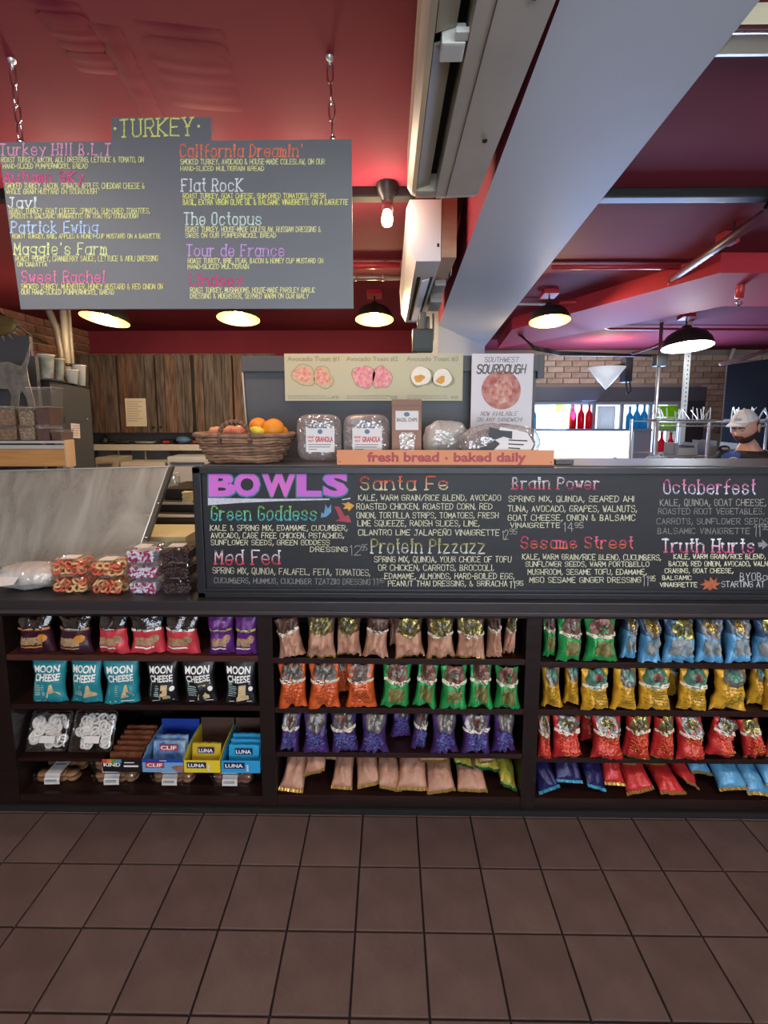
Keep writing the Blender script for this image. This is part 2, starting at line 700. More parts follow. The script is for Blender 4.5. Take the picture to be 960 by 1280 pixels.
YL = 4.75       # rear wall of the kitchen side (left), nearer than the rear wall on the right
wl = struct('wall_left')
MB().box(XL - .2, XL - .012, YF - .15, YL + .12, -.02, CEIL + .02).build('brickwork_bed', mortar, wl)
bricks(wl, lambda u, v: Vector((XL - .004, 1.56 + u, 1.40 + v)), 16, 13, 0.205, 0.075, 5, (brick_a, brick_a, brick_b), 'x')

wk = struct('wall_kitchen')
MB().box(XL - .1, 0.95, YL, YL + .12, -.02, CEIL + .02).box(0.85, 0.95, YL, YB + .1, -.02, CEIL + .02).build('plasterwork', plaster, wk)
MB().box(XL, 0.86, YL - .02, YL, 2.02, CEIL).build('red_band', red_paint, wk, label='red painted upper band')

# rear wall on the right with the window opening
W0, W1 = at(664, 503, YB).x, at(852, 503, YB).x
WZ1, WZ0 = at(760, 503, YB).z, at(760, 600, YB).z
wb = struct('wall_back')
mb = MB()
mb.box(0.95, W0, YB + .012, YB + .3, -.02, CEIL + .02).box(W1, XR, YB + .012, YB + .3, -.02, CEIL + .02)
mb.box(W0, W1, YB + .012, YB + .3, WZ1, CEIL).box(W0, W1, YB + .012, YB + .3, 0, WZ0)
mb.build('brickwork_bed', mortar, wb)
bricks(wb, lambda u, v: Vector((1.75 + u, YB + .004, 1.33 + v)), 17, 14, 0.215, 0.075, 9, (brick_c, brick_d, brick_c, brick_d), 'y',
       skip=lambda c: (W0 - .12 < c.x < W1 + .22 and c.z < WZ1 + .26) or c.z > CEIL - .03 or c.x > XR - .1)
wr = struct('wall_right')
MB().box(XR, XR + .15, YF - .15, YB + .3, -.02, CEIL + .02).build('plasterwork', plaster, wr)
wf = struct('wall_front')
# the street side behind the photographer: a wide shop window in the wall
MB().box(XL - .1, -1.3, YF - .15, YF, -.02, CEIL + .02).box(3.1, XR + .1, YF - .15, YF, -.02, CEIL + .02).box(-1.3, 3.1, YF - .15, YF, -.02, .55).box(-1.3, 3.1, YF - .15, YF, 2.35, CEIL).build('plasterwork', plaster, wf)
frame_dark = mat('window_frame_dark', '#2e2f33', 0.5)
w2 = struct('window_2')
mb = MB()
for x in (-1.3, .15, 1.6, 3.04): mb.box(x, x + .06, YF - .1, YF - .04, .55, 2.35)
mb.box(-1.3, 3.1, YF - .1, YF - .04, .55, .61).box(-1.3, 3.1, YF - .1, YF - .04, 2.29, 2.35)
mb.build('window_frame', frame_dark, w2)
glass = clear('window_glass', (0.97, 0.985, 1.0), 0.04, 0.02)
MB().box(-1.24, 3.04, YF - .075, YF - .07, .61, 2.29).build('pane', glass, w2)

# ceiling -----------------------------------------------------------------
cl = struct('ceiling')
MB().box(XL - .3, XR + .3, YF - .3, YB + .4, CEIL, CEIL + .1).build('plaster_slab', red_paint, cl)

# a shallow scarred ridge in the ceiling plaster on the left
mb = MB()
for (a, b, w) in (((62, 0), (130, 95), .05), ((130, 30), (205, 172), .03), ((222, 30), (262, 140), .09)):
    p, q = atz(*a, CEIL), atz(*b, CEIL)
    d = (q - p); s_ = Vector((d.y, -d.x, 0)).normalized() * w
    mb.grid(lambda u, v, p=p, d=d, s_=s_: p + d * v + s_ * (u - .5) * 2 + Vector((0, 0, -.0045 * sin(pi * u) * (1 - abs(2 * v - 1) ** 4) - .002 * sin(v * 37))), 8, 14, flip=False)
mb.build('plaster_ridge', red_paint, cl, smooth=True, label='raised plaster scar painted over in red')

# black crosswise ceiling rails
RY = atz(480, 238, CEIL - .015).y
r1 = MB().box(atz(330, 238, CEIL).x, atz(522, 238, CEIL).x - .01, RY, RY + .05, CEIL - .035, CEIL, b=.004).build('ceiling_rail', black)
tag(r1, 'black metal rail across the red ceiling right of the hanging sandwich board', 'rail')
mb = MB().box(atz(765, 238, CEIL).x - .04, 3.0, RY + .02, RY + .07, CEIL - .035, CEIL, b=.004)
r2 = mb.build('ceiling_rail', black)
tag(r2, 'long black metal rail crossing the ceiling right of the wide grey beam', 'rail')

# wide grey soffit beam running away from the camera ----------------------
BZ = EYE + 0.605
bc = [atz(700, 0, BZ), atz(950, 0, BZ), atz(606, 433, BZ), atz(548, 406, BZ)]
# extend behind the camera plane a little
e0 = bc[0] + (bc[0] - bc[3]).normalized() * 1.6
e1 = bc[1] + (bc[1] - bc[2]).normalized() * 1.6
bt = struct('trim_1')
ring = [e0, e1, bc[2], bc[3]]
topz = CEIL + .05
bm_ = MB()
n = len(bm_.v)
bm_.add([*ring, *[Vector((p.x, p.y, topz)) for p in ring]],
        [(0, 3, 2, 1)], mi=0)
bm_.f += [(3, 0, 4, 7), (0, 1, 5, 4), (2, 3, 7, 6), (4, 5, 6, 7)]
bm_.c += [None] * 4; bm_.mi += [1] * 4
bm_.f += [(1, 2, 6, 5)]; bm_.c += [None]; bm_.mi += [0]
bm_.build('ceiling_beam', [beam_grey, red_paint], bt, label='broad grey painted underside with red left edge')
# the grey column that carries the far end of the beam
cv = (bc[2] - bc[3]).normalized(); cn = Vector((-cv.y, cv.x, 0))
if cn.y < 0: cn = -cn
cq = [bc[3], bc[2], bc[2] + cn * .16, bc[3] + cn * .16]
MB().hexa([Vector((p.x, p.y, 0)) for p in cq] + [Vector((p.x, p.y, topz)) for p in cq]).build('column', mat('column_grey_shaded', '#7f8287', .6), bt)  # beam grey darkened: shade from the air conditioners put into the colour
# red shallow beam crossing on the right, stepping down over the kitchen
mb = MB()
RB = CEIL - .10
a = [atz(622, 436, RB), atz(905, 383, RB), atz(1100, 383, RB), atz(1100, 341, RB), atz(900, 341, RB), atz(640, 412, RB)]
mb.poly(a, (0, 0, .12))
b3 = struct('trim_2')
mb.build('ceiling_beam', mat('red_beam_paint', '#b5323c', .7, spec=.2), b3, label='red painted box beam crossing the kitchen ceiling')

# window 1 at the rear ----------------------------------------------------
win = struct('window_1')
fr = mat('rear_window_frame', '#9aa3b3', 0.5)
mb = MB()
YW = YB + .05
MB().box(W0 - .1, W1 + .3, YB - .03, YB + .012, WZ1 + .02, WZ1 + .2, b=.005).build('lintel', mat('lintel_grey', '#5b5f66', .5), win, label='dark grey metal lintel')
MB().box(W1, W1 + .3, YB - .02, YB + .012, 1.0, WZ1 + .02).build('side_panel', mat('side_panel_dark', '#3d3f49', .6), win)
shz = at(760, 536, YB).z
for xx in (664, 716, 744, 779, 815, 850):
    x = at(xx, 520, YB).x
    MB().box(x - .02, x + .02, YW - .02, YW + .02, shz, WZ1).build('mullion', fr, win)
MB().box(at(793, 550, YB).x, at(815, 550, YB).x, YW - .03, YW + .03, WZ0, shz).build('mullion', fr, win, label='wide grey centre post')
MB().box(W0, W1, YW - .06, YW + .03, shz - .03, shz).build('transom', fr, win)
MB().box(W0, W1, YW - .06, YW + .03, WZ1 - .03, WZ1).build('window_frame', fr, win)
MB().box(W0, W1, YB - .08, YW + .1, WZ0 - .03, WZ0).build('window_sill', fr, win)
MB().box(W0, W1, YW + .03, YW + .036, WZ0, WZ1).build('pane', glass, win)

# bottles on the transom and sill, lit from behind by the window
def bottle_mesh(h, r):
    prof = [(0.001, 0), (r * .9, 0), (r, .01), (r, h * .52), (r * .85, h * .62), (r * .34, h * .76), (r * .3, h * .93), (r * .38, h * .94), (r * .38, h), (0.001, h)]
    return prof
def bcol(name, col):
    m = mat(name, col, .15)
    nt = m.node_tree
    b = nt.nodes['Principled BSDF']
    tr = nt.nodes.new('ShaderNodeBsdfTranslucent'); tr.inputs[0].default_value = (*lin(col), 1)
    mx = nt.nodes.new('ShaderNodeMixShader'); mx.inputs[0].default_value = .6
    nt.links.new(b.outputs[0], mx.inputs[1]); nt.links.new(tr.outputs[0], mx.inputs[2])
    nt.links.new(mx.outputs[0], nt.nodes['Material Output'].inputs[0])
    return m
red_b, blue_b, yel_b, grn_b, wht_b = bcol('red_bottle', '#e8203c'), bcol('blue_bottle', '#2fb0d8'), bcol('yellow_carton', '#e6ea6a'), bcol('green_bottle', '#a4d820'), bcol('white_carton', '#eef2f6')
cap_m = mat('bottle_cap', '#d8d8dc', .4)
def bottle(px, py0, py1, m, colour, label, group=None, wpx=8.4):
    p = at(px, py1, YB - .0)
    h = at(px, py0, YB).z - p.z
    r = wpx * .5 * (at(px + 1, py1, YB).x - p.x)
    z = shz if abs(p.z - shz) < .12 else p.z
    t = thing('bottle', label, 'bottle', (p.x, YW - .0 - r * .3, z), group=group)
    MB().lathe(bottle_mesh(h, r), 14).build('glass_body', m, t, smooth=True, local=True)
    MB().lathe([(0.001, h), (r * .4, h), (r * .4, h + .02), (0.001, h + .02)], 12).build('cap', cap_m, t, local=True)
    return t
rows_b = [(667, 504, 534, blue_b, 'blue', 'blue bottle at the far left of the upper window shelf'),
          (717, 503, 534, red_b, 'red', 'left of the three red bottles on the upper window shelf'),
          (727, 503, 534, red_b, 'red', 'middle of the three red bottles on the upper window shelf'),
          (737, 503, 534, red_b, 'red', 'right of the three red bottles on the upper window shelf'),
          (788, 507, 534, blue_b, 'blue', 'blue bottle left of a trio on the upper window shelf'),
          (797, 504, 534, blue_b, 'blue', 'blue bottle in the middle of the trio on the upper window shelf'),
          (806, 504, 534, blue_b, 'blue', 'blue bottle right of the trio beside the window post')]
for px, a_, b_, m, c_, lab in rows_b:
    bottle(px, a_, b_, m, c_, lab, c_ + ' bottles on the window shelf')
# low bottle stand in front of the lower right pane
st = thing('bottle_stand', 'low grey stand carrying three red bottles in the lower right window bay', 'stand', (at(830, 571, YB - .1).x, YB - .12, 0))
zz = at(830, 570, YB).z
MB().box(-.19, .19, -.08, .08, zz - .03, zz).box(-.18, -.15, -.07, .07, 0, zz - .03).box(.15, .18, -.07, .07, 0, zz - .03).build('frame', fr, st, local=True)
for i, px in enumerate((819, 830, 840)):
    p = at(px, 570, YB)
    h, r = at(px, 540, YB).z - zz, .048
    t = thing('bottle', ['left', 'middle', 'right'][i] + ' of the three red bottles in the lower right window bay', 'bottle', (p.x, YB - .12, zz), group='red bottles in the lower bay')
    MB().lathe(bottle_mesh(h, r), 14).build('glass_body', red_b, t, smooth=True, local=True)
    MB().lathe([(0.001, h), (r * .4, h), (r * .4, h + .02), (0.001, h + .02)], 12).build('cap', cap_m, t, local=True)
# cartons and bags on the window shelf
def carton(px0, px1, py0, py1, m, name, label, n=1):
    a_, b_ = at(px0, py1, YB), at(px1, py0, YB)
    t = thing(name, label, 'package', ((a_.x + b_.x) / 2, YW - .01, shz))
    w, h = (b_.x - a_.x) / 2, b_.z - shz
    for k in range(n):
        z0, z1 = h * k / n, h * (k + .92) / n
        MB().box(-w, w, -.045, .03, z0, z1, b=.01).build('pack', m, t, local=True)
    return t
carton(681, 693, 506, 534, wht_b, 'carton_stack', 'white cartons left of the yellow stack on the window shelf', 3)
carton(694, 708, 505, 534, yel_b, 'carton_stack', 'stack of yellow packages on the window shelf left of the red bottles', 3)
carton(748, 770, 505, 534, wht_b, 'carton_stack', 'bright white carton on the window shelf right of the red bottles', 1)
carton(823, 848, 506, 534, grn_b, 'green_pack', 'stack of two green bags at the right end of the window shelf', 2)

# ================================================================ OVERHEAD THINGS
# wall-mounted air conditioners on the side of the beam
ac_beige = mat('aged_beige_plastic', '#bfb39e', 0.45, var=(5, 0.15))
ac_white = mat('white_plastic', '#d8d4d4', 0.4)
ac_dark = mat('vent_black', '#0b0a0a', 0.8)

AZ = EYE + .57
ay1 = atz(560, 252, AZ).y
ax0, ax1 = .046, .232
ac = thing('air_conditioner', 'aged beige air conditioner hanging close overhead left of the wide grey beam', 'air conditioner', (ax0 + .09, .8, AZ))
ay0 = .30
def prism_y(prof, y0, y1, taper=1.0):
    """prof in XZ, extruded along Y"""
    m = MB(); n = len(prof)
    cx = sum(p[0] for p in prof) / n; cz = sum(p[1] for p in prof) / n
    ys = [(y0, 1.0), (y1 - .03, 1.0), (y1, .93)]
    vs = []
    for y, s in ys:
        vs += [Vector((cx + (p[0] - cx) * s, y, cz + (p[1] - cz) * s)) for p in prof]
    fs = [tuple(range(n))[::-1], tuple(range(2 * n, 3 * n))]
    for k in range(2):
        for i in range(n):
            fs.append((k * n + i, k * n + (i + 1) % n, (k + 1) * n + (i + 1) % n, (k + 1) * n + i))
    return m.add(vs, [f[::-1] for f in fs])
zt = CEIL - .02
# wall-side body, front body, leaving the air slot between them
prism_y([(.121, AZ), (ax1, AZ + .004), (ax1, zt), (.121, zt)], ay0, ay1).build('body', ac_beige, ac)
prism_y([(ax0, AZ + .03), (ax0 + .012, AZ + .012), (.068, AZ + .006), (.068, zt), (ax0 + .01, zt), (ax0, AZ + .12)], ay0, ay1).build('front_cover', ac_beige, ac)
MB().box(.066, .123, ay0 + .02, ay1 - .03, AZ + .05, zt - .01).build('air_slot', ac_dark, ac)
yf = atz(540, 62, AZ).y
for (y0, y1, tilt) in ((ay0, yf - .015, 0), (yf + .01, ay1 - .035, 0)):
    MB().hexa([(.070, y0, AZ + .012), (.102, y0, AZ + .022), (.102, y1, AZ + .022), (.070, y1, AZ + .012), (.070, y0, AZ + .017), (.102, y0, AZ + .027), (.102, y1, AZ + .027), (.070, y1, AZ + .017)]).build('louver', mat('louver_beige', '#a39a85', .4), ac)
MB().box(.08, .118, yf - .012, yf + .028, AZ + .0, AZ + .03, b=.004).box(.100, .120, yf - .03, yf - .014, AZ + .002, AZ + .01).build('louver_clip', mat('clip_white', '#dcdad2', .3), ac)
MB().box(.148, .1492, ay0, ay1 - .02, AZ - .001, AZ + .003).build('seam', mat('seam_dark', '#4d4a44', .6), ac)
MB().box(.066, .124, ay1 - .045, ay1 - .004, AZ + .006, zt - .01, b=.01).build('end_cap', ac_beige, ac)
MB().box(.068, .121, ay0, ay0 + .03, AZ + .006, zt - .01).build('end_cap', ac_beige, ac)
for yy in (ay1 - .28, ay1 - .62): MB().lathe([(0.0001, 0), (.006, 0), (.005, -.003), (0.0001, -.004)], 10, (.2, yy, AZ + .001)).build('screw', ac_dark, ac)

# second, white one further along
AZ2 = EYE + .555
b0 = atz(515, 327, AZ2); b1 = atz(551, 326, AZ2)
y0 = (b0.y + b1.y) / 2
y1 = atz(529, 403, AZ2).y
x0, x1 = b0.x, b1.x
zt2 = AZ2 + (at(530, 250, y0).z - at(530, 327, y0).z)
zt2 = min(zt2, CEIL - .01)
ac2 = thing('air_conditioner', 'smaller white air conditioner mounted behind the beige one on the beam', 'air conditioner', ((x0 + x1) / 2, (y0 + y1) / 2, AZ2))
pf = [(x1, AZ2), (x0 + .015, AZ2), (x0 - .012, AZ2 + .05), (x0 - .022, zt2 - .03), (x0 - .01, zt2), (x1, zt2)]
m_ = MB(); n = len(pf)
vs = [Vector((p[0], y0, p[1])) for p in pf] + [Vector((p[0], y1, p[1])) for p in pf]
m_.add(vs, [tuple(range(n)), tuple(reversed(range(n, 2 * n)))] + [(i, n + i, n + (i + 1) % n, (i + 1) % n) for i in range(n)])
m_.build('body', ac_white, ac2)
mb = MB()
mb.box(x0 + .03, x0 + .045, y0 + .2, y1 - .08, AZ2 - .002, AZ2 + .01)
mb.box(x0 + .085, x0 + .095, y0 + .2, y1 - .08, AZ2 - .002, AZ2 + .01)
mb.build('air_slot', ac_dark, ac2)
MB().hexa([Vector(p) + Vector((x0, 0, AZ2)) for p in ((.05, y0 + .22, -.012), (.082, y0 + .22, -.004), (.082, y1 - .1, -.004), (.05, y1 - .1, -.012), (.05, y0 + .22, -.008), (.082, y0 + .22, 0), (.082, y1 - .1, 0), (.05, y1 - .1, -.008))]).build('louver', mat('louver_white', '#e2e2e6', .3), ac2)
MB().box(x1 - .014, x1 - .006, y0 - .002, y0 + .004, AZ2 + .05, AZ2 + .062).build('status_lamp', ac_dark, ac2)
# wooden backing plate with wires, red wall strip at the beam side
bk = thing('backing_board', 'bare wooden board behind the white air conditioner with cables and small grey boxes', 'board', (x1 + .03, y0 + .1, AZ2))
MB().box(x1 + .004, x1 + .06, y0 + .02, y0 + .3, AZ2 + .02, CEIL - .01).build('board', mat('bare_plywood', '#c39a78', .7, var=(8, .15), stretch=(1, 1, 6)), bk)
mb = MB()
for k in range(3):
    mb.tube([(x1 + .03 + .012 * k, y0 + .05, CEIL - .02), (x1 + .055 + .006 * k, y0 + .1, AZ2 + .12), (x1 + .06 + .005 * k, y0 + .28, AZ2 + .03), (x1 + .05, y0 + .5, AZ2 + .02)], .004, 6)
mb.build('cable', black, bk)
g_ = mat('junction_grey', '#8e8880', .5)
MB().box(x1 + .01, x1 + .06, y0 + .33, y0 + .45, AZ2 + .0, AZ2 + .1, b=.006).build('junction_box', g_, bk)
MB().box(x1 + .01, x1 + .07, y0 + .55, y0 + .75, AZ2 - .02, AZ2 + .08, b=.006).box(x1 + .02, x1 + .06, y0 + .545, y0 + .55, AZ2 + .0, AZ2 + .05).build('thermostat', g_, bk)

# transformer box hanging below its hose
q = at(528, 424, 2.55)
tb = thing('transformer_box', 'small dark green box with hoses hanging below the white air conditioner', 'box', q)
MB().box(-.055, .055, -.04, .04, -.07, .05, b=.008).box(-.045, .045, -.045, -.04, -.055, -.02).build('case', mat('case_green', '#232b29', .45), tb, local=True)
MB().tube([(-.02, 0, .05), (-.02, .02, .1), (0, .05, .14)], .008).tube([(.03, 0, .05), (.03, .02, .12)], .01).tube([(.045, .0, -.02), (.06, .02, .0), (.06, .03, .14)], .006).build('hose', mat('hose_grey', '#6d6a66', .5), tb, smooth=True, local=True)
MB().tube([(.0, .0, .05), (.002, .01, .14)], .02, 10).build('bracket', mat('hose_grey', '#6d6a66', .5), tb, local=True)

# pipes across the ceiling behind the hanging board
yp = atz(470, 332, CEIL - .03).y
tag(MB().tube([(atz(430, 332, CEIL).x, yp, CEIL - .03), (atz(500, 332, CEIL - .03).x, yp, CEIL - .03)], .018, 12).build('ceiling_pipe', red_gloss, smooth=True), 'short red painted pipe under the ceiling left of the white air conditioner', 'pipe')
yp2 = atz(470, 347, CEIL - .06).y
cd = mat('conduit_bare', '#a08f86', .4, .6)
t = thing('metal_conduit', 'bare metal conduit with couplings just below the short red pipe', 'pipe', (atz(470, 347, CEIL - .06).x, yp2, CEIL - .06))
MB().tube([(-.2, 0, 0), (.15, 0, 0)], .015, 12).build('pipe', cd, t, smooth=True, local=True)
MB().tube([(-.13, 0, 0), (-.11, 0, 0)], .02, 12).build('coupling', cd, t, smooth=True, local=True)
MB().tube([(.03, 0, 0), (.05, 0, 0)], .02, 12).build('coupling', cd, t, smooth=True, local=True)
yp3 = atz(800, 333, CEIL - .02).y
tag(MB().tube([atz(690, 334, CEIL - .02), atz(850, 334, CEIL - .02)], .013, 10).build('ceiling_pipe', red_gloss, smooth=True), 'straight red painted pipe running across the ceiling right of the grey beam', 'pipe')
# diagonal sprinkler pipe with hanger
t = thing('sprinkler_pipe', 'dark purple-red diagonal sprinkler pipe under the right ceiling', 'pipe', atz(900, 300, CEIL - .06))
MB().tube([atz(833, 354, CEIL - .06), atz(1010, 230, CEIL - .06)], .02, 12).build('pipe', mat('pipe_dark', '#6b3a48', .4), t, smooth=True)
p = atz(955, 262, CEIL - .06)
MB().tube([p, p + Vector((.03, 0, .06))], .006, 6).build('hanger', black, t)
p = atz(917, 295, CEIL - .06)
MB().tube([p + Vector((0, 0, .0)), p + Vector((0, 0, .06))], .004, 6).build('hanger', black, t)
MB().box(p.x + .03, p.x + .10, p.y + .1, p.y + .16, CEIL - .05, CEIL, b=.004).build('mount_block', red_gloss, t)
# branch pipe with hooked end
t = thing('branch_pipe', 'red branch pipe with an elbow and hooked cap at the right', 'pipe', atz(880, 355, CEIL - .08))
pts = [atz(835, 354, CEIL - .08), atz(918, 352, CEIL - .08)]
MB().tube([pts[0], pts[1]], .016, 10).build('pipe', red_gloss, t, smooth=True)
pe = pts[1]
MB().tube([pe, pe + Vector((.03, 0, 0)), pe + Vector((.035, 0, -.03)), pe + Vector((.035, 0, -.09))], .022, 10).build('elbow', red_gloss, t, smooth=True)
MB().tube([pe + Vector((.035 + .016 * cos(a), 0, -.115 + .016 * sin(a))) for a in [k * pi / 6 for k in range(-9, 2)]], .005, 6).build('hook', chrome, t, smooth=True)
# conduit that feeds the two lamps
t = thing('lamp_conduit', 'thin red conduit bending between the two right pendant lamps', 'pipe', atz(760, 385, CEIL - .03))
zc_ = CEIL - .03
MB().tube([atz(700, 378, zc_), atz(748, 378, zc_), atz(755, 384, zc_), atz(757, 410, zc_), atz(762, 411, zc_), atz(1000, 412, zc_)], .012, 8).build('pipe', red_gloss, t, smooth=True)
MB().tube([atz(640, 380, zc_), atz(684, 380, zc_)], .009, 8).build('cable', mat('cable_white', '#cfc6c4', .5), t, smooth=True)

# black loose cables at the rear end of the beam
mb = MB()
for k in range(3):
    mb.tube([atz(640 + 4 * k, 412 + k, CEIL - .0085), at(668, 433 + 2 * k, 3.9), at(700, 440 + 2 * k, 4.2), at(790, 443 + k, 5.2), at(830, 444 + k, 5.9)], .008, 6)
tag(mb.build('cable_bundle', black, smooth=True), 'bundle of black cables below the far end of the grey beam', 'cable')
mb = MB().tube([at(900, 455, 5.0), at(935, 446, 5.0), at(965, 436, 5.0)], .02, 8)
tag(mb.build('ceiling_pipe', mat('pipe_greyred', '#7a5a60', .5), smooth=True), 'dull grey-red pipe near the ceiling at the right edge above the racks', 'pipe')
mb = MB().tube([at(790, 442, 5.0), at(815, 434, 5.0), at(838, 424, 4.6)], .015, 8)
tag(mb.build('ceiling_pipe', mat('pipe_greyred', '#7a5a60', .5), smooth=True), 'slanting grey-red pipe left of the far white pendant lamp', 'pipe')

# beige light fitting top right
p = atz(925, 50, CEIL - .05)
t = thing('ceiling_light', 'beige ceiling fitting with chrome trim cut by the right edge at the top', 'light', p)
MB().box(-.03, .25, -.03, .05, 0, .05, b=.012).build('housing', mat('beige_enamel', '#d8cfae', .3), t, local=True)
MB().box(-.05, .25, -.04, -.03, -.012, 0, b=.003).build('trim', chrome, t, local=True)
MB().tube([(-.05, -.02, .04), (-.035, -.02, 0), (-.06, -.02, -.02)], .004, 6).build('wire', black, t, local=True)

# pendant lamps -----------------------------------------------------------
shade_out = mat('shade_black', '#1c1a1b', .4)
shade_in = mat('shade_lining', '#e8b050', .35, .3)
shade_white = mat('shade_lining_white', '#f2f4f8', .4)
WARM, COOL = (1.0, .72, .40), (.86, .93, 1.0)
bulb_w = mat('bulb_warm', '#fff2d8', .5, emit=((1.0, .80, .50), 28))
bulb_c = mat('bulb_cool', '#f4f8ff', .5, emit=((.9, .96, 1.0), 34))
socket = mat('socket_brass', '#8c6a3c', .4, .6)

def pendant(px, py, Y, wpx, label, warm=True, power=26, group='pendant lamps over the counter', tilt=(-9, 0)):
    p = at(px, py, Y)
    r = wpx * .5 * (at(px + 1, py, Y).x - p.x)
    t = thing('pendant_lamp', label, 'lamp', p, (radians(tilt[0]), radians(tilt[1]), 0), group)
    k = r
    prof = [(k, 0), (k * .98, k * .14), (k * .91, k * .34), (k * .76, k * .54), (k * .52, k * .70), (k * .28, k * .78), (k * .2, k * .84), (k * .18, k * .92), (0.001, k * .93)]
    MB().lathe(prof, 28).build('lamp_shade', shade_out, t, smooth=True, local=True)
    inn = [(k * .985, 0.002), (k * .965, k * .13), (k * .89, k * .32), (k * .74, k * .51), (k * .50, k * .66), (0.001, k * .72)]
    MB().lathe(inn, 28).build('shade_lining', shade_in if warm else shade_white, t, smooth=True, local=True)
    MB().lathe([(.018, k * .36), (.022, k * .5), (.02, k * .66)], 12).build('socket', socket, t, smooth=True, local=True)
    b = MB().sphere((0, 0, k * .22), (.034, .034, .04), 14, 10).build('bulb', bulb_w if warm else bulb_c, t, smooth=True, local=True)
    b.visible_shadow = True
    ln = CEIL - p.z - k * .92
    if ln > 0.005:
        MB().tube([(0, 0, k * .90), (0, 0, k * .92 + ln)], .006, 8).build('stem', shade_out, t, local=True)
        MB().box(-.05, .05, -.05, .05, k * .92 + ln - .035, k * .92 + ln, b=.004).build('ceiling_mount', red_gloss, t, local=True, label='red painted mounting box')
    l = bpy.data.lights.new('bulb_glow', 'POINT')
    l.energy = power * .62
    l.color = WARM if warm else COOL
    l.shadow_soft_size = .05
    lo = bpy.data.objects.new('bulb_glow', l)
    COL.objects.link(lo)
    lo.parent = t
    lo.location = (0, 0, -.035)
    return t

pendant(131, 400, 3.2, 56, 'leftmost black pendant lamp with warm bulb below the sandwich board', tilt=(-9, 6), power=30)
pendant(298, 399, 3.2, 52, 'middle black pendant lamp with warm bulb below the sandwich board', power=30)
pendant(468, 400, 3.2, 48, 'black warm pendant lamp between the sandwich board and the white air conditioner', power=30)
pendant(687, 402, 3.2, 50, 'black pendant lamp with warm bulb right of the grey beam', power=34)
pendant(859, 434, 3.95, 58, 'black pendant lamp with cool white light at the right above the racks', warm=False, power=30)

# bare bulb on the rail
p = atz(484, 252, CEIL - .06)
t = thing('bare_bulb', 'bare glowing bulb in a dark socket under the black ceiling rail', 'bulb', p)
MB().lathe([(.04, CEIL - p.z), (.036, .03), (.022, .01), (.02, .0)], 14).build('socket', shade_out, t, smooth=True, local=True)
MB().lathe([(.02, 0), (.024, -.03), (.02, -.05)], 12).build('glass_neck', clear('bulb_glass', (.95, .9, .85), .2), t, smooth=True, local=True)
MB().lathe([(.012, -.03), (.018, -.045), (.021, -.065), (.016, -.082), (0.001, -.088)], 14).build('bulb', mat('bare_bulb_glow', '#fff2e0', .5, emit=((1, .82, .62), 45)), t, smooth=True, local=True)
l = bpy.data.lights.new('bulb_glow', 'POINT'); l.energy = 2.2; l.color = (1, .74, .55); l.shadow_soft_size = .04
lo = bpy.data.objects.new('bulb_glow', l); COL.objects.link(lo); lo.parent = t; lo.location = (0, -.035, -.06)

# unseen fill bulbs added behind the hanging board to brighten ledge, posters and ceiling
for i, px in enumerate((95, 250, 385)):
    q = at(px, 252, RY)
    r_ = copy_thing(t, (q.x, RY + .03, p.z), label='added bare fill bulb on the rail, %s of three behind the hanging menu board' % ('left', 'middle', 'right')[i], group='added fill bulbs behind the hanging board')
    for c_ in r_.children:
        if c_.type == 'LIGHT': c_.data = c_.data.copy(); c_.data.energy = 5.5
MB_rail = MB().box(-1.5, atz(330, 238, CEIL).x - .001, RY, RY + .05, CEIL - .035, CEIL, b=.004).build('ceiling_rail', black)
tag(MB_rail, 'left stretch of the black ceiling rail behind the hanging menu board', 'rail')

# ================================================================ HANGING SANDWICH BOARD
slate = mat('grey_chalkboard', '#67686c', .5, var=(3, .08))
chalk = vmat('chalk_paint')
YT = 1.17
PT = at(230, 280, YT)
NT = Vector((0, -cos(radians(3.2)), -sin(radians(3.2)))).normalized()   # leans a little towards the reader
def T(px, py): return atp(px, py, PT, NT)
c4 = [T(-3, 178), T(439, 174), T(441.5, 385.5), T(26, 386.5)]
hb = thing('hanging_menu_board', 'large grey hanging menu board of turkey sandwiches in coloured chalk', 'menu board', (c4[0] + c4[2]) / 2)
back = -NT * .012
MB().hexa([c4[3] , c4[2], c4[2] + back, c4[3] + back, c4[0], c4[1], c4[1] + back, c4[0] + back]).build('panel', slate, hb)
LN = []
Y_, PK, WH = '#e6e29a', '#e8659a', '#e9e9f2'
def tl(text, x0, x1, y0, y1, cols=('#e6e39a',), w=.0017, serif=False, b0=None, jit=.16):
    LN.append((text, x0, x1, y0, y1, cols, w, serif, jit))
HD = dict(w=.0031, serif=True)
tl('Turkey Hill B.L.T', 0, 139, 180, 194, ('#e8a0c0',), **HD)
tl('ROAST TURKEY, BACON, AIOLI DRESSING, LETTUCE & TOMATO, ON', 2, 180, 196.5, 203)
tl('HAND-SLICED PUMPERNICKEL BREAD', 4, 110, 205, 210.5)
tl('Autumn SKy', 5, 105, 215, 227.5, ('#ea4f8a',), **HD)
tl('SMOKED TURKEY, BACON, SPINACH, APPLES, CHEDDAR CHEESE &', 7, 181, 229, 236)
tl('WHOLE GRAIN MUSTARD ON SOURDOUGH', 8, 121, 237, 242.5)
tl('Javi', 10, 46, 247, 259.5, ('#dfe8ea',), **HD)
tl('ROAST TURKEY, GOAT CHEESE, SPINACH, SUN-DRIED TOMATOES,', 12, 188, 260.5, 267)
tl('SPROUTS & BALSAMIC VINAIGRETTE ON TOASTED SOURDOUGH', 12, 173, 267.5, 273)
tl('Patrick Ewing', 14, 123, 277, 291, ('#bcd4f2',), **HD)
tl('ROAST TURKEY, BRIE, APPLES & HONEY CUP MUSTARD ON A BAGUETTE', 16, 201, 292.5, 298)
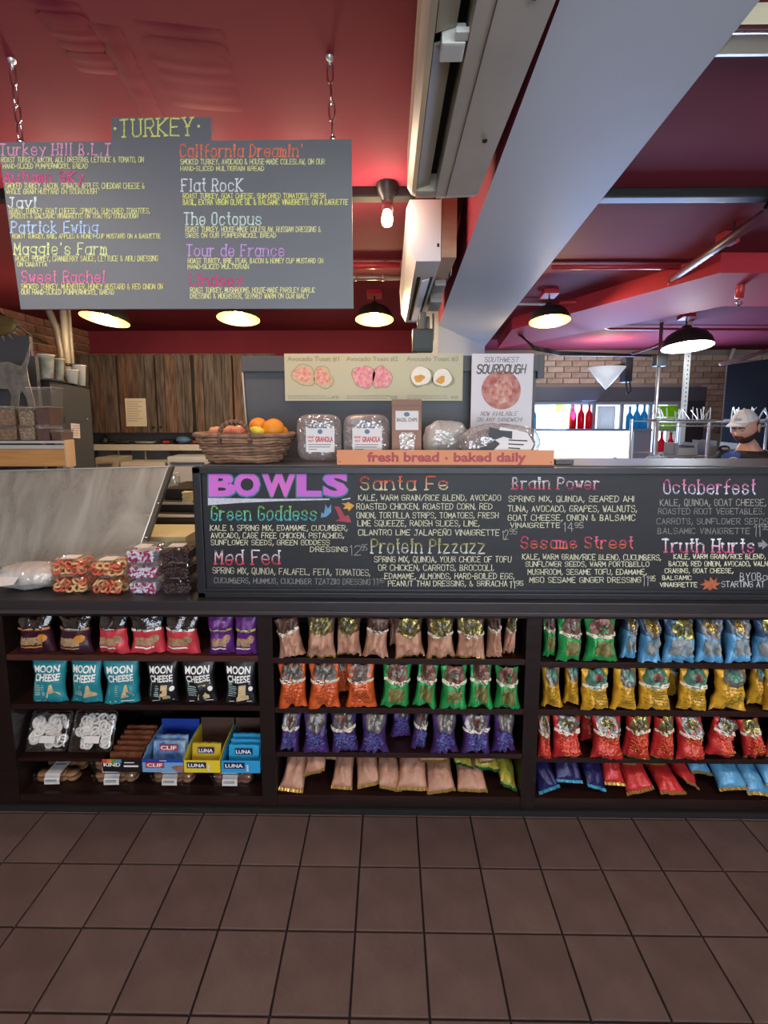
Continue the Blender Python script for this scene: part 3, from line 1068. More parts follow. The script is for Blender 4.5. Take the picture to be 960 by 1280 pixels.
tl("Maggie's Farm", 18, 134, 304, 318, ('#dfe7a2',), **HD)
tl('ROAST TURKEY, CRANBERRY SAUCE, LETTUCE & AIOLI DRESSING', 20, 198, 320, 326.5)
tl('ON CIABATTA', 22, 59, 328, 333)
tl('Sweet Rachel', 27, 132, 339, 353, ('#e97ba8',), **HD)
tl('SMOKED TURKEY, MUENSTER, HONEY MUSTARD & RED ONION ON', 27, 204, 355, 361.5, ('#e6dc84',))
tl('OUR HAND-SLICED PUMPERNICKEL BREAD', 27, 143, 362.5, 368)
tl("California Dreamin'", 225, 379, 181, 196, ('#ee7f5c',), **HD)
tl('SMOKED TURKEY, AVOCADO & HOUSE-MADE COLESLAW, ON OUR', 226, 406, 199, 205.5)
tl('HAND-SLICED MULTIGRAIN BREAD', 226, 330, 208, 213.5)
tl('Flat RocK', 227, 303, 224, 239, ('#e4e4ea',), **HD)
tl('ROAST TURKEY, GOAT CHEESE, SUN-DRIED TOMATOES, FRESH', 229, 407, 242, 248, ('#ebe878',))
tl('BASIL, EXTRA VIRGIN OLIVE OIL & BALSAMIC VINAIGRETTE ON A BAGUETTE', 229, 435, 249.5, 256, ('#ebe878',))
tl('The Octopus', 230, 327, 266, 281, ('#d3e4d8',), **HD)
tl('ROAST TURKEY, HOUSE-MADE COLESLAW, RUSSIAN DRESSING &', 232, 401, 283.5, 290)
tl('SWISS ON OUR PUMPERNICKEL BREAD', 232, 345, 291.5, 297)
tl('Tour de France', 233, 356, 306, 320, ('#c99ad6',), **HD)
tl('ROAST TURKEY, BRIE, PEAR, BACON & HONEY CUP MUSTARD ON', 235, 404, 323, 329)
tl('HAND-SLICED MULTIGRAIN', 235, 311, 330.5, 336)
tl('Lindsey', 237, 303, 344, 357, ('#dc3a72',), **HD)
tl('ROAST TURKEY, MUSHROOMS, HOUSE-MADE PARSLEY GARLIC', 238, 394, 359.5, 365.5)
tl('DRESSING & MUENSTER, SERVED WARM ON OUR BIALY', 238, 386, 367, 373)
for text, x0, x1, a_, b_, cols, w, serif, jit in LN:
    mb = MB()
    letter(mb, text, T(x0, a_), T(x1, a_), T(x0, b_), NT, w, cols, serif, jit)
    mb.build('chalk_heading' if serif else 'chalk_line', chalk, hb)
# header board
h4 = [T(139, 146.5), T(263, 146.5), T(263, 178), T(139, 178)]
hd = thing('header_board', 'small grey board reading TURKEY standing on the hanging menu board', 'sign', (h4[2] + h4[3]) / 2)
MB().hexa([h4[3] + back * .1, h4[2] + back * .1, h4[2] + back, h4[3] + back, h4[0] + back * .1, h4[1] + back * .1, h4[1] + back, h4[0] + back]).build('panel', slate, hd)
mb = MB(); letter(mb, 'TURKEY', T(149, 150), T(241, 147.5), T(149, 171.5), NT, .0034, ('#dfe27c',), True, .15)
for q in (T(144, 161), T(248.5, 158)):
    mb.add([q + NT * .0008 + Vector((cos(a) * .0035, 0, sin(a) * .0035)) for a in [k * pi / 4 for k in range(8)]], [tuple(range(8))[::-1]], lin('#dfe27c'))
mb.build('chalk_heading', chalk, hd)

# chains holding the board
def chain(px, ptop, pbot, label):
    a_ = T(px, pbot) + back * .5
    top = Vector((at(px - 3, ptop, YT).x, a_.y, CEIL))
    t = thing('hanging_chain', label, 'chain', top)
    L = (top.z - a_.z)
    n = 4
    MB().lathe([(.009, 0), (.008, -.006), (.004, -.008), (.003, -.02)], 12, top).build('ceiling_hook', steel_bright, t, smooth=True)
    hl = .02
    l0 = top.z - .016
    seg = (l0 - a_.z - .002) / n
    for k in range(n):
        zc = l0 - seg * (k + .5)
        rr = seg * .56
        pts = []
        for q in range(14):
            an = 2 * pi * q / 14
            u, v = cos(an) * .007, sin(an) * rr
            pts.append(Vector((top.x + (a_.x - top.x) * (k + .5) / n, a_.y, zc)) + (Vector((u, 0, v)) if k % 2 == 0 else Vector((0, u, v))))
        MB().tube(pts, .0022, 6, closed=True).build('link', chrome, t, smooth=True)
    MB().sphere(a_ + Vector((0, 0, .003)), .008, 10, 8).build('eye_bolt', chrome, t, smooth=True)
chain(24, 127, 177, 'short chrome chain holding the left end of the hanging menu board')
chain(416, 120, 174, 'short chrome chain holding the right end of the hanging menu board')

# ================================================================ SERVICE COUNTER
wood = mat('espresso_wood', '#1f1210', 0.4, var=(5, 0.35), bump=(18, 0.08), stretch=(1, 1, 14), spec=.35)
wood_h = mat('espresso_wood_shelf', '#281512', 0.38, var=(5, 0.3), bump=(18, 0.08), stretch=(1, 10, 10), spec=.35)
wood_red = mat('reddish_shelf_edge', '#4a271e', 0.4, var=(7, 0.3), stretch=(1, 8, 8))
top_m = mat('worktop_charcoal', '#2e2a2c', 0.4, var=(4, 0.2), bump=(30, 0.05))
void = mat('cabinet_back', '#0d0908', 0.9)

ZT = at(480, 751, YC).z              # top of the worktop's front edge
ZU = at(480, 768, YC).z
CX0, CX1 = at(-260, 750, YC).x, at(1120, 750, YC).x
wt = thing('worktop', 'long charcoal worktop running the whole width over the snack shelves', 'worktop', (0, YC + .15, ZU))
MB().box(CX0, CX1, YC - .012, YC + .42, ZU, ZT, b=.004).build('slab', top_m, wt)
MB().box(CX0, CX1, YC - .02, YC - .012, ZU + .004, ZU + .018, b=.002).build('edge_strip', mat('edge_strip', '#3d3536', .35), wt)

SD = .30                              # shelf depth
cabs = thing('shelving_unit', 'very dark wood open shelving unit filled with snacks below the worktop', 'shelves', (0, YC + SD / 2, 0))
def px_x(px, py=850): return at(px, py, YC).x
posts = [(-31, -4 + 9), (323, 342), (656, 675), (1012, 1031)]
PX = [(px_x(a), px_x(b)) for a, b in posts]
PX[0] = (at(-30, 850, YC).x, at(10, 850, YC).x)
for a, b in PX:
    MB().box(a, b, YC, YC + SD, 0, ZU, b=.002).build('upright', wood, cabs)
MB().box(CX0, CX1, YC + SD, YC + SD + .015, 0, ZU).build('back_panel', void, cabs)
MB().box(CX0, CX1, YC + .004, YC + .02, 0, at(480, 998, YC).z, b=.002).build('kick_board', wood, cabs)
MB().box(CX0, CX1, YC - .008, YC + .004, 0, .022, b=.003).build('base_strip', void, cabs)
MB().box(CX0, CX1, YC - .003, YC + .012, ZU - .012, ZU).build('top_rail', wood, cabs)
SH = {}
def shelf(bay, px, py0, py1, m=wood_h):
    a, b = PX[bay][1], PX[bay + 1][0]
    z1, z0 = at(px, py0, YC).z, at(px, py1, YC).z
    MB().box(a, b, YC + .003, YC + SD, z0, z1, b=.0015).build('shelf', m, cabs)
    SH.setdefault(bay, []).append(z1)
shelf(0, 170, 820, 827, wood_red)
for py0, py1 in ((882, 888), (996, 1003)): shelf(0, 170, py0, py1)
for py0, py1 in ((824, 831), (886, 893), (942, 948), (996, 1003)): shelf(1, 500, py0, py1)
for py0, py1 in ((829, 836), (889, 896), (949, 955), (1000, 1006)): shelf(2, 815, py0, py1)
# the neighbouring bay beyond the left post
MB().box(CX0, PX[0][0], YC + .003, YC + SD, at(5, 996, YC).z - .02, at(5, 996, YC).z).build('shelf', wood_h, cabs)
MB().box(CX0, PX[0][0], YC + .003, YC + SD, at(5, 930, YC).z - .02, at(5, 930, YC).z).build('shelf', wood_h, cabs)

# ---------------------------------------------------------------- snack bags
def mk_surface(w, h, d, seed, flare=.1, lean=0.0, droop=.06, crump=1.0):
    sd = Vector((seed * 13.7, seed * 7.1, seed * 3.3))
    def P(s, t, side=-1):
        W = w / 2 * (1 - .13 * sin(pi * min(1, t * 1.05)) + flare * (1 - t) ** 5)
        skew = noise.noise(sd + Vector((0, t * 1.5, 0))) * .06 * w
        dep = d / 2 * max(0, 1 - abs(s) ** 2.6) ** .7 * (max(0, sin(pi * min(1, t * .97 + .03))) ** .55)
        dep *= (1.15 - .45 * t)
        n1 = noise.noise(sd + Vector((s * 2.2, t * 3.0, side)))
        n2 = noise.noise(sd + Vector((s * 5 + t * 3, t * 5 - s * 2, side * 3)))
        ridge = (.5 - abs(n2)) * .012 + (.4 - abs(noise.noise(sd + Vector((s * 3 - t * 4, t * 2.5, 9 + side))))) * .020
        edge = (1 - abs(s) ** 4)
        dep += (n1 * .016 + ridge) * crump * edge * (h / .16)
        x = s * W + skew + (noise.noise(sd + Vector((s * 3, t * 6, 5))) * .02 * w) * abs(s)
        wav = noise.noise(sd + Vector((0, t * 4, 3))) * .01 + noise.noise(sd + Vector((s * 3, 0, 8))) * .012 * (1 - t)
        z = h * t - droop * h * (abs(s) ** 2) * (1 - t) ** 3 + droop * h * (1 - abs(s) ** 2) * (1 - t) ** 4 * .3
        z += noise.noise(sd + Vector((s * 2.5, 0, 4))) * .02 * h * (1 - t) ** 3
        return Vector((x, side * dep + wav, z + droop * h))
    return P

def bag_proto(name, label, cat, body, w=.112, h=.165, d=.055, seed=1, emblem=None, banner=None, text=None, patch=None, seal=None, flare=.05, top=None, extra=None, droop=.05, crump=1.0, textpx=None):
    root = thing(name, label, cat)
    P = mk_surface(w, h, d, seed, flare, droop=droop, crump=crump)
    mb = MB()
    nu, nv = 14, 16
    tp = int(nv * .62)
    def band(t0, t1, m, nm, nv_):
        b_ = MB()
        b_.grid(lambda u, v: P(u * 2 - 1, t0 + (t1 - t0) * v, -1), nu, nv_)
        b_.grid(lambda u, v: P(u * 2 - 1, t0 + (t1 - t0) * v, 1), nu, nv_, flip=True)
        return b_.build(nm, m, root, smooth=True, weld=True, local=True)
    if top is None:
        band(0, 1, body, 'pouch', nv)
    else:
        band(0, top[0], body, 'pouch', 10)
        band(top[0], 1, top[1], 'upper_film', 8)
    def on(x, z, off=.0008):
        t = min(1, max(0, z / h))
        W = w / 2 * (1 - .13 * sin(pi * min(1, t * 1.05)) + flare * (1 - t) ** 5)
        s = min(.97, max(-.97, x / W))
        p = P(s, t, -1)
        e = .02
        a = P(min(1, s + e), t) - P(s - e, t)
        c_ = P(s, min(1, t + e)) - P(s, max(0, t - e))
        n = a.cross(c_)
        if n.y > 0: n = -n
        n.normalize()
        return p + n * off
    if seal:
        s_ = MB().grid(lambda u, v: P((u * 2 - 1), .0 + .045 * v, -1) + Vector((0, -.001, -.003)), 14, 2)
        s_.grid(lambda u, v: P((u * 2 - 1), .0 + .045 * v, 1) + Vector((0, .001, -.003)), 14, 2, flip=True)
        s_.build('bottom_seal', seal, root, smooth=True, local=True)
    if patch:
        x0, x1, z0, z1, pm = patch
        MB().grid(lambda u, v: on((x0 + (x1 - x0) * u) * w, (z0 + (z1 - z0) * v) * h, .0026), 12, 10).build('printed_patch', pm, root, smooth=True, local=True)
    if emblem:
        cx, cz, r, m1, m2 = emblem
        b_ = MB()
        b_.grid(lambda u, v: on((cx + r * v * cos(2 * pi * u)) * w, (cz + r * v * sin(2 * pi * u) * w / h) * h, .0032), 22, 5, flip=True)
        eo_ = b_.build('emblem', m1, root, smooth=True, local=True)
        if m2:
            b_ = MB()
            b_.grid(lambda u, v: on((cx + r * .55 * v * cos(2 * pi * u)) * w, (cz + .02 + r * .42 * v * sin(2 * pi * u) * w / h) * h, .0044), 16, 3, flip=True)
            b_.build('emblem_picture', m2, eo_, smooth=True, local=True)
    if banner:
        cz, bw, bh, bm_ = banner
        bo_ = MB().grid(lambda u, v: on((u - .5) * bw * w, (cz + (v - .5) * bh + .045 * (2 * u - 1) ** 2) * h, .0046), 16, 2).build('banner', bm_, root, smooth=True, local=True)
        b_ = MB()
        for k in range(13):
            u = -.36 + k * .06
            if k in (5, 9): continue
            q = [on(u * bw * w + dx, (cz + .045 * (2 * u) ** 2) * h + dz, .0056) for dx, dz in ((0, -.0012), (.0030, -.0012), (.0030, .0012), (0, .0012))]
            b_.add(q, [(0, 1, 2, 3)])
        b_.build('banner_print', mat('print_dark', '#2c2622', .6), bo_, local=True, kind='stuff')
    if text:
        tm_, z0, z1, n = text
        r = random.Random(seed * 31)
        b_ = MB()
        for k in range(n):
            zz = (z1 - (z1 - z0) * k / max(1, n - 1)) * h
            half = r.uniform(.20, .34) * w
            x = -half + r.uniform(-.02, .02) * w
            while x < half:
                L = r.uniform(.05, .14) * w
                m_ = max(2, int(L / .003))
                pts = [on(x + L * q / m_, zz + ((q % 2) * 2 - 1) * .0022, .0034) for q in range(m_ + 1)]
                ribbon(b_, pts, .0020, Vector((0, -1, 0)))
                x += L + .02 * w
        b_.build('lettering', tm_, root, local=True, kind='stuff')
    if extra:
        extra(root, on, w, h)
    return root

FOIL = dict(rough=.34)
def foil(name, c, c2=None, metal=.12, rough=.36):
    return mat(name, c, rough, metal, var=(26, .16) if c2 is None else (26, 0, c2), bump=(38, .6))
kraft = foil('kraft_pouch', '#b98a70', '#a87a64', 0, .5)
kraft_top = foil('kraft_pouch_upper', '#4f3a34', '#5f463c', .2)
gold = mat('gold_foil', '#c9a648', .25, .8, bump=(60, .6))
silver = mat('silver_foil', '#8d8c88', .3, .6, var=(24, .6), bump=(40, .6))
silver_d = mat('dark_emblem', '#3a3634', .35, .4, var=(20, .0, '#8b857c'))
orange = foil('orange_pouch', '#d9602c')
green = foil('green_pouch', '#2c9a50')
blue = foil('light_blue_pouch', '#5f9fc8')
yellow = foil('yellow_pouch', '#d9a32e')
redf = foil('red_pouch', '#c4302f')
purple = foil('purple_pouch', '#4a2f6c')
navy = foil('dark_purple_pouch', '#221f52')
limef = foil('yellow_green_pouch', '#b9a23a', '#8a9034')
cream = mat('cream_banner', '#d9cdb8', .5)
olive = mat('olive_print', '#7d7440', .5, var=(90, .3))
greyp = mat('grey_print', '#8a8f8e', .5, var=(90, .25))
pinkp = mat('pink_brown_emblem', '#8a5a50', .4, .2, var=(20, 0, '#4a2f2a'))
tealp = mat('teal_emblem', '#1f5a4a', .35, .2, var=(20, 0, '#5c8a78'))
goldy = mat('gold_green_emblem', '#b0a860', .25, .7, var=(20, 0, '#4c4a30'), bump=(30, .6))
blu_t = mat('blue_print', '#5a7cc0', .5)
brn_t = mat('brown_print', '#6a2c1c', .5)
grn_t = mat('dark_green_print', '#3b4a20', .5)
org_t = mat('orange_print', '#e89648', .5)
kra_t = mat('kraft_print', '#95684e', .5)
wht = mat('white_print', '#e4e2dc', .5)

KINDS = {
    'kraft': [('kraft snack bag', dict(body=kraft, crump=1.7, top=(.62, kraft_top), emblem=(0, .80, .37, goldy, silver_d), seal=gold)),
              ('kraft snack bag', dict(body=kraft, crump=1.7, top=(.60, kraft_top), emblem=(0, .82, .37, goldy, silver_d), banner=(.60, .84, .07, cream), seal=gold)),
              ('kraft snack bag', dict(body=kraft, crump=1.7, top=(.66, kraft_top), flare=.13, banner=(.66, .84, .07, cream)))],
    'orange': [('bright orange chip bag', dict(body=orange, crump=1.3, emblem=(0, .80, .37, silver_d, silver), banner=(.60, .84, .07, cream), text=(brn_t, .14, .50, 6))),
               ('bright orange chip bag', dict(body=orange, crump=1.3, emblem=(0, .83, .37, silver, silver_d), banner=(.62, .84, .07, cream), text=(brn_t, .16, .52, 6), flare=.13))],
    'green': [('green chip bag', dict(body=green, crump=1.3, emblem=(0, .82, .37, pinkp, silver_d), banner=(.62, .84, .07, cream), patch=(-.27, .27, .18, .5, olive))),
              ('green chip bag', dict(body=green, crump=1.3, emblem=(.02, .80, .37, pinkp, None), banner=(.60, .84, .07, cream), patch=(-.24, .30, .16, .5, olive), flare=.18))],
    'blue': [('light blue chip bag', dict(body=blue, crump=1.4, top=(.62, foil('blue_pouch_upper', '#34506e', '#4b6078', .2)), emblem=(.04, .80, .37, goldy, silver_d), patch=(-.36, .22, .2, .56, greyp))),
             ('light blue chip bag', dict(body=blue, crump=1.4, top=(.66, foil('blue_pouch_upper', '#34506e', '#4b6078', .2)), emblem=(.0, .82, .37, silver_d, gold), patch=(-.3, .3, .2, .56, greyp), flare=.13))],
    'yellow': [('yellow chip bag', dict(body=yellow, emblem=(0, .80, .37, tealp, pinkp), banner=(.60, .84, .07, cream), text=(grn_t, .14, .50, 6))),
               ('yellow chip bag', dict(body=yellow, emblem=(.04, .84, .37, silver_d, tealp), text=(grn_t, .14, .54, 6), flare=.22))],
    'red': [('red chip bag', dict(body=redf, crump=1.3, emblem=(0, .82, .37, goldy, silver_d), banner=(.63, .84, .07, cream), text=(org_t, .18, .52, 5), seal=gold)),
            ('red chip bag', dict(body=redf, crump=1.3, emblem=(0, .84, .37, silver, goldy), banner=(.64, .84, .07, cream), text=(org_t, .18, .54, 5), flare=.13))],
    'purple': [('purple chip bag', dict(body=purple, emblem=(0, .82, .37, silver, pinkp), banner=(.62, .84, .07, cream), text=(blu_t, .14, .5, 6))),
               ('purple chip bag', dict(body=purple, emblem=(.05, .84, .37, silver_d, silver), text=(blu_t, .14, .54, 6), flare=.18))],
}
PROT = {}
sd_ = 2
for kind, lst in KINDS.items():
    PROT[kind] = []
    for nm, kw in lst:
        for v in range(2):
            PROT[kind].append(dict(kw=kw, seed=sd_, root=None)); sd_ += 1

CW = {'kraft': 'kraft brown snack bag', 'orange': 'orange chip bag', 'green': 'green chip bag', 'blue': 'light blue chip bag', 'yellow': 'yellow chip bag', 'red': 'red chip bag', 'purple': 'purple chip bag'}
BAY = {1: 'middle bay', 2: 'right bay'}
SHN = ['top shelf', 'second shelf', 'third shelf', 'bottom shelf']
rb = random.Random(11)

def extents(r):
    M0 = Matrix.LocRotScale(r.location, r.rotation_euler, r.scale)
    lo, hi = Vector((9, 9, 9)), Vector((-9, -9, -9))
    for ch in r.children:
        for v in ch.data.vertices:
            p = M0 @ v.co
            for i in range(3):
                lo[i] = min(lo[i], p[i]); hi[i] = max(hi[i], p[i])
    return lo, hi


def settle(r, xa, xb, z, H):
    """rest the bag on its shelf, inside its own width and below the board above"""
    for _ in range(3):
        lo, hi = extents(r)
        r.scale.x *= min(1.3, (xb - xa) * 1.0 / (hi.x - lo.x))
        if hi.z - lo.z > H: r.scale.z *= H / (hi.z - lo.z)
    lo, hi = extents(r)
    r.location.x += (xa + xb) / 2 - (lo.x + hi.x) / 2
    r.location.z += z + .0006 - lo.z


def row(bay, shi, items, H, ztop):
    """items: (kind, x0, x1, depth, optional lean)"""
    z = SH[bay][shi]
    cnt = {}
    tot = {}
    for it in items: tot[it[0]] = tot.get(it[0], 0) + 1
    lastx = -99
    for it in items:
        kind, a, b, dep = it[:4]
        lean = it[4] if len(it) > 4 else rb.uniform(-2.5, 2.5)
        cnt[kind] = cnt.get(kind, 0) + 1
        i = cnt[kind]
        back = dep > .035
        if back: dep = .088
        Yf = YC + .010 + min(dep, .088)
        if not back:
            a = max(a, lastx); lastx = b - .3
        xa, xb = at(a, 870, Yf).x, at(b, 870, Yf).x
        xa = max(xa, PX[bay][1] + .002)
        wscale = (xb - xa) / .118
        hscale = H / .165 * rb.uniform(.97, 1.0)
        where = '%s from the left on the %s of the %s' % (ORD[i - 1], SHN[shi], BAY[bay])
        if tot[kind] == 1: where = 'on the %s of the %s' % (SHN[shi], BAY[bay])
        st_ = ', tucked behind' if dep > .03 else (', leaning' if abs(lean) > 5 else '')
        lab = '%s%s, %s' % (CW[kind], st_, where.replace(' from the left', '') if st_ else where)
        opts = PROT[kind]
        pr = rb.choice(opts)
        loc = ((xa + xb) / 2, Yf, z + .0005)
        rot = (radians(rb.uniform(-6, -3)), radians(lean), radians(rb.uniform(-7, 7)))
        sc = (wscale, 1.0 if dep < .03 else .8, hscale)
        grp = '%ss in the %s' % (CW[kind], BAY[bay])
        if pr['root'] is None:
            r = bag_proto('snack_bag' if kind == 'kraft' else 'chip_bag', lab, 'bag', seed=pr['seed'], **pr['kw'])
            r.location = loc; r.rotation_euler = rot; r.scale = sc; r['group'] = grp
            pr['root'] = r
        else:
            r = copy_thing(pr['root'], loc, rot, lab, grp, sc)
        settle(r, xa, xb, z, H)
        lo, hi = extents(r)
        r.location.x += max(0, PX[bay][1] + .0015 - lo.x) - max(0, hi.x - PX[bay + 1][0] + .0015)

H1 = ZU - SH[1][0] - .014
row(1, 0, [('kraft', 342, 384, .0, -9), ('kraft', 384, 421, .0), ('kraft', 421, 453, .01), ('kraft', 453, 488, .0, 5), ('kraft', 486, 500, .06), ('kraft', 491, 532, .0), ('kraft', 531, 569, .0), ('kraft', 568, 605, .0), ('kraft', 604, 626, .02), ('kraft', 624, 645, .03, 6)], H1, 0)
H2 = SH[1][0] - SH[1][1] - .028
row(1, 1, [('orange', 347, 385, .0), ('orange', 384, 426, .0), ('orange', 420, 438, .07), ('orange', 431, 472, .0), ('green', 475, 515, .0), ('green', 514, 549, .01, 5), ('green', 548, 584, .0), ('green', 583, 617, .01), ('green', 615, 651, .0)], H2, 0)
H3 = SH[1][1] - SH[1][2] - .028
row(1, 2, [('purple', 347, 376, .0, 4), ('purple', 373, 412, .0), ('purple', 411, 448, .0), ('purple', 448, 487, .0), ('purple', 487, 516, .05), ('purple', 513, 538, .02, 7), ('purple', 537, 575, .0), ('purple', 576, 615, .0), ('purple', 614, 647, .01)], H3, 0)
H1r = ZU - SH[2][0] - .014
row(2, 0, [('green', 676, 692, .03), ('green', 687, 725, .0), ('green', 725, 770, .0), ('blue', 768, 793, .02, 6), ('blue', 791, 822, .0), ('blue', 821, 863, .0), ('blue', 861, 899, .0), ('blue', 895, 934, .0), ('blue', 929, 972, .0), ('blue', 970, 1008, .0)], H1r, 0)
H2r = SH[2][0] - SH[2][1] - .028
row(2, 1, [('yellow', 676, 704, .01, -4), ('yellow', 702, 725, .03), ('yellow', 719, 762, .0), ('yellow', 762, 798, .0), ('yellow', 797, 838, .0), ('yellow', 832, 852, .04), ('yellow', 846, 885, .0), ('yellow', 886, 934, .0), ('yellow', 926, 955, .03), ('yellow', 950, 984, .0), ('yellow', 982, 1008, .01)], H2r, 0)
H3r = SH[2][1] - SH[2][2] - .028
row(2, 2, [('red', 671, 692, .0), ('red', 691, 733, .0), ('red', 727, 748, .05), ('red', 740, 783, .0), ('red', 782, 818, .0), ('red', 815, 848, .0), ('red', 847, 886, .0), ('red', 884, 927, .0, 12), ('red', 924, 965, .0, -12), ('red', 965, 1005, .0)], H3r, 0)

# lying, slumped bags on the bottom shelves ------------------------------
def lying_proto(nm, body, seal, seed, w=.12, L=.16, top=None):
    root = thing(nm, '', 'bag')
    sd = Vector((seed * 5.1, seed * 2.3, seed))
    def P(s, t, side):
        W = w / 2 * (1 - .1 * sin(pi * t))
        dep = .028 * max(0, 1 - abs(s) ** 2.2) ** .7 * max(0, sin(pi * t)) ** .6
        dep += (.5 - abs(noise.noise(sd + Vector((s * 3 + t, t * 4 - s, side)))) ) * .014 * (1 - abs(s) ** 4) * sin(pi * t)
        wv = noise.noise(sd + Vector((s * 2, t * 2, 7))) * .012
        return Vector((s * W, -L / 2 + L * t, .022 + wv + side * dep))
    b_ = MB()
    b_.grid(lambda u, v: P(u * 2 - 1, v, 1), 12, 14)
    b_.grid(lambda u, v: P(u * 2 - 1, v, -1), 12, 14, flip=True)
    b_.build('pouch', body, root, smooth=True, weld=True, local=True)
    c_ = MB()
    c_.grid(lambda u, v: P(u * 2 - 1, 0, 1) + Vector((0, -.010 + .012 * v, .001 + .002 * sin(u * 60))), 24, 1)
    c_.grid(lambda u, v: P(u * 2 - 1, 0, 1) + Vector((0, -.010 + .012 * v, -.002 + .002 * sin(u * 60))), 24, 1, flip=True)
    c_.build('crimped_seal', seal, root, smooth=False, local=True)
    return root
seal_g = mat('gold_seal', '#c8a85a', .3, .6)
seal_gr = mat('green_seal', '#2f6a48', .35, .3)
seal_b = mat('blue_seal', '#4aa0c0', .35, .4)
LP = {}
from mathutils.bvhtree import BVHTree
PILE = []
def tree_of(r):
    M0 = Matrix.LocRotScale(r.location, r.rotation_euler, r.scale)
    vs, fs = [], []
    for ch in r.children:
        n = len(vs); vs += [M0 @ v.co for v in ch.data.vertices]; fs += [tuple(n + i for i in p.vertices) for p in ch.data.polygons]
    return BVHTree.FromPolygons(vs, fs)
def lying(kind, px, py, dep, roll, pitch, yaw, label, s=1.0, sx=1.0):
    body, seal = {'kraft': (kraft, seal_g), 'lime': (limef, seal_gr), 'navy': (navy, seal_b), 'red': (redf, seal_g), 'blue': (blue, seal_g)}[kind]
    key = (kind, rb.randrange(2))
    Yf = YC + .03 + dep + .06
    p = at(px, py, Yf - .06)
    loc = (p.x, Yf, p.z)
    rot = (radians(pitch), radians(roll), radians(yaw))
    grp = 'slumped bags on the bottom shelf'
    if key not in LP:
        r = lying_proto('snack_bag', body, seal, rb.randrange(1, 90))
        r['label'] = label; r['group'] = grp
        r.location = loc; r.rotation_euler = rot; r.scale = (sx * s * 1.15, s, s)
        LP[key] = r
    else:
        r = copy_thing(LP[key], loc, rot, label, grp, (sx * s * 1.15, s, s))
    bay = 1 if px < 660 else 2
    zs = SH[bay][3]
    lo, hi = extents(r)
    r.location.z += zs + .0006 - lo.z
    if lo.x < PX[bay][1] + .002: r.location.x += PX[bay][1] + .002 - lo.x
    if hi.x > PX[bay + 1][0] - .002: r.location.x -= hi.x - PX[bay + 1][0] + .002
    lo, hi = extents(r)
    r.location.y += max(0, YC - .02 - lo.y)
    if hi.y > YC + SD - .005: r.location.y -= hi.y - (YC + SD - .005)
    top = SH[bay][2] - .024
    best = None
    for k in range(40):
        T_ = tree_of(r)
        if not any(T_.overlap(q) for q in PILE): break
        lo, hi = extents(r)
        if hi.z + .004 < top: r.location.z += .004
        else: r.scale = [v * .95 for v in r.scale]
    PILE.append(tree_of(r))
KB = 'kraft bag with gold end, '
# (kind, px, py of front edge centre, depth, roll, pitch, yaw)
lying('kraft', 362, 981, .0, 2, 38, -6, KB + 'slanted at the left end of the middle bottom shelf', .95, .75)
lying('kraft', 393, 958, .05, -42, 26, -20, KB + 'tipped on edge, second on the middle bottom shelf', .8, .9)
lying('kraft', 397, 978, .0, -22, 22, -10, KB + 'below the tipped one on the middle bottom shelf', .9, .75)
lying('kraft', 428, 970, .01, 5, 34, 0, KB + 'upright third pack on the middle bottom shelf', .85, .72)
lying('kraft', 459, 974, .01, -10, 30, 4, KB + 'fourth pack from the left on the middle bottom shelf', .85, .8)
lying('kraft', 483, 966, .0, 24, 24, 16, KB + 'slanting right, fifth on the middle bottom shelf', .9, .8)
lying('kraft', 516, 972, .0, 0, 30, -2, KB + 'creased pack in the centre of the middle bottom shelf', .9, .95)
lying('kraft', 541, 958, .05, 3, 12, 2, KB + 'flat on top, right of centre, middle bottom shelf', .9, .95)
lying('kraft', 551, 977, .0, -8, 18, 0, KB + 'lower one right of centre, middle bottom shelf', .9, .9)
lying('kraft', 590, 979, .0, 4, 14, 0, KB + 'under the yellow-green packs on the middle bottom shelf', .9, .95)
lying('lime', 573, 957, .03, 30, 14, 20, 'yellow-green bag slanting down, leftmost of its kind on the middle bottom shelf', .85, .8)
lying('lime', 606, 957, .04, 12, 14, 6, 'yellow-green bag lying flat on top on the middle bottom shelf', .85, .9)
lying('lime', 634, 973, .01, 32, 24, 12, 'yellow-green bag with dark green end beside the right post', .85, .72)
lying('lime', 636, 952, .06, -20, 14, -8, 'yellow-green bag at the back near the right post of the middle bay', .8, .75)
lying('navy', 682, 980, .0, -30, 34, -10, 'dark purple bag tipped against the post in the right bottom shelf', .9, .7)
lying('navy', 711, 978, .0, 8, 36, 4, 'dark purple bag second from the post in the right bottom shelf', .95, .95)
lying('navy', 742, 976, .01, 26, 34, 14, 'dark purple bag slanting beside the red ones', .9, .8)
lying('red', 769, 973, .01, 4, 40, 0, 'red bag standing slanted, first of the red ones on the bottom shelf', .85, .7)
lying('red', 802, 978, .0, -28, 22, -14, 'red bag tilted left with gold edge on the bottom shelf', .95, .8)
lying('red', 815, 962, .04, 6, 16, 2, 'red bag lying on top of the red pile on the bottom shelf', .95, .95)
lying('red', 838, 986, .0, 0, 12, 0, 'red bag flat at the front of the red pile on the bottom shelf', .9, .8)
lying('red', 856, 968, .02, 36, 22, 22, 'red bag sliding right beside the blue ones on the bottom shelf', .9, .8)
lying('blue', 872, 958, .05, 14, 22, 10, 'light blue bag at the back beside the red pile on the bottom shelf', .9, .8)
lying('blue', 880, 975, .01, -14, 26, 8, 'light blue bag with gold rim beside the red pile on the bottom shelf', .85, .7)
lying('blue', 916, 978, .0, -10, 30, -6, 'light blue bag in the middle of the blue pile on the bottom shelf', .9, .85)
lying('blue', 948, 980, .0, 8, 32, 4, 'light blue bag at the right edge of the bottom shelf', .9, .85)
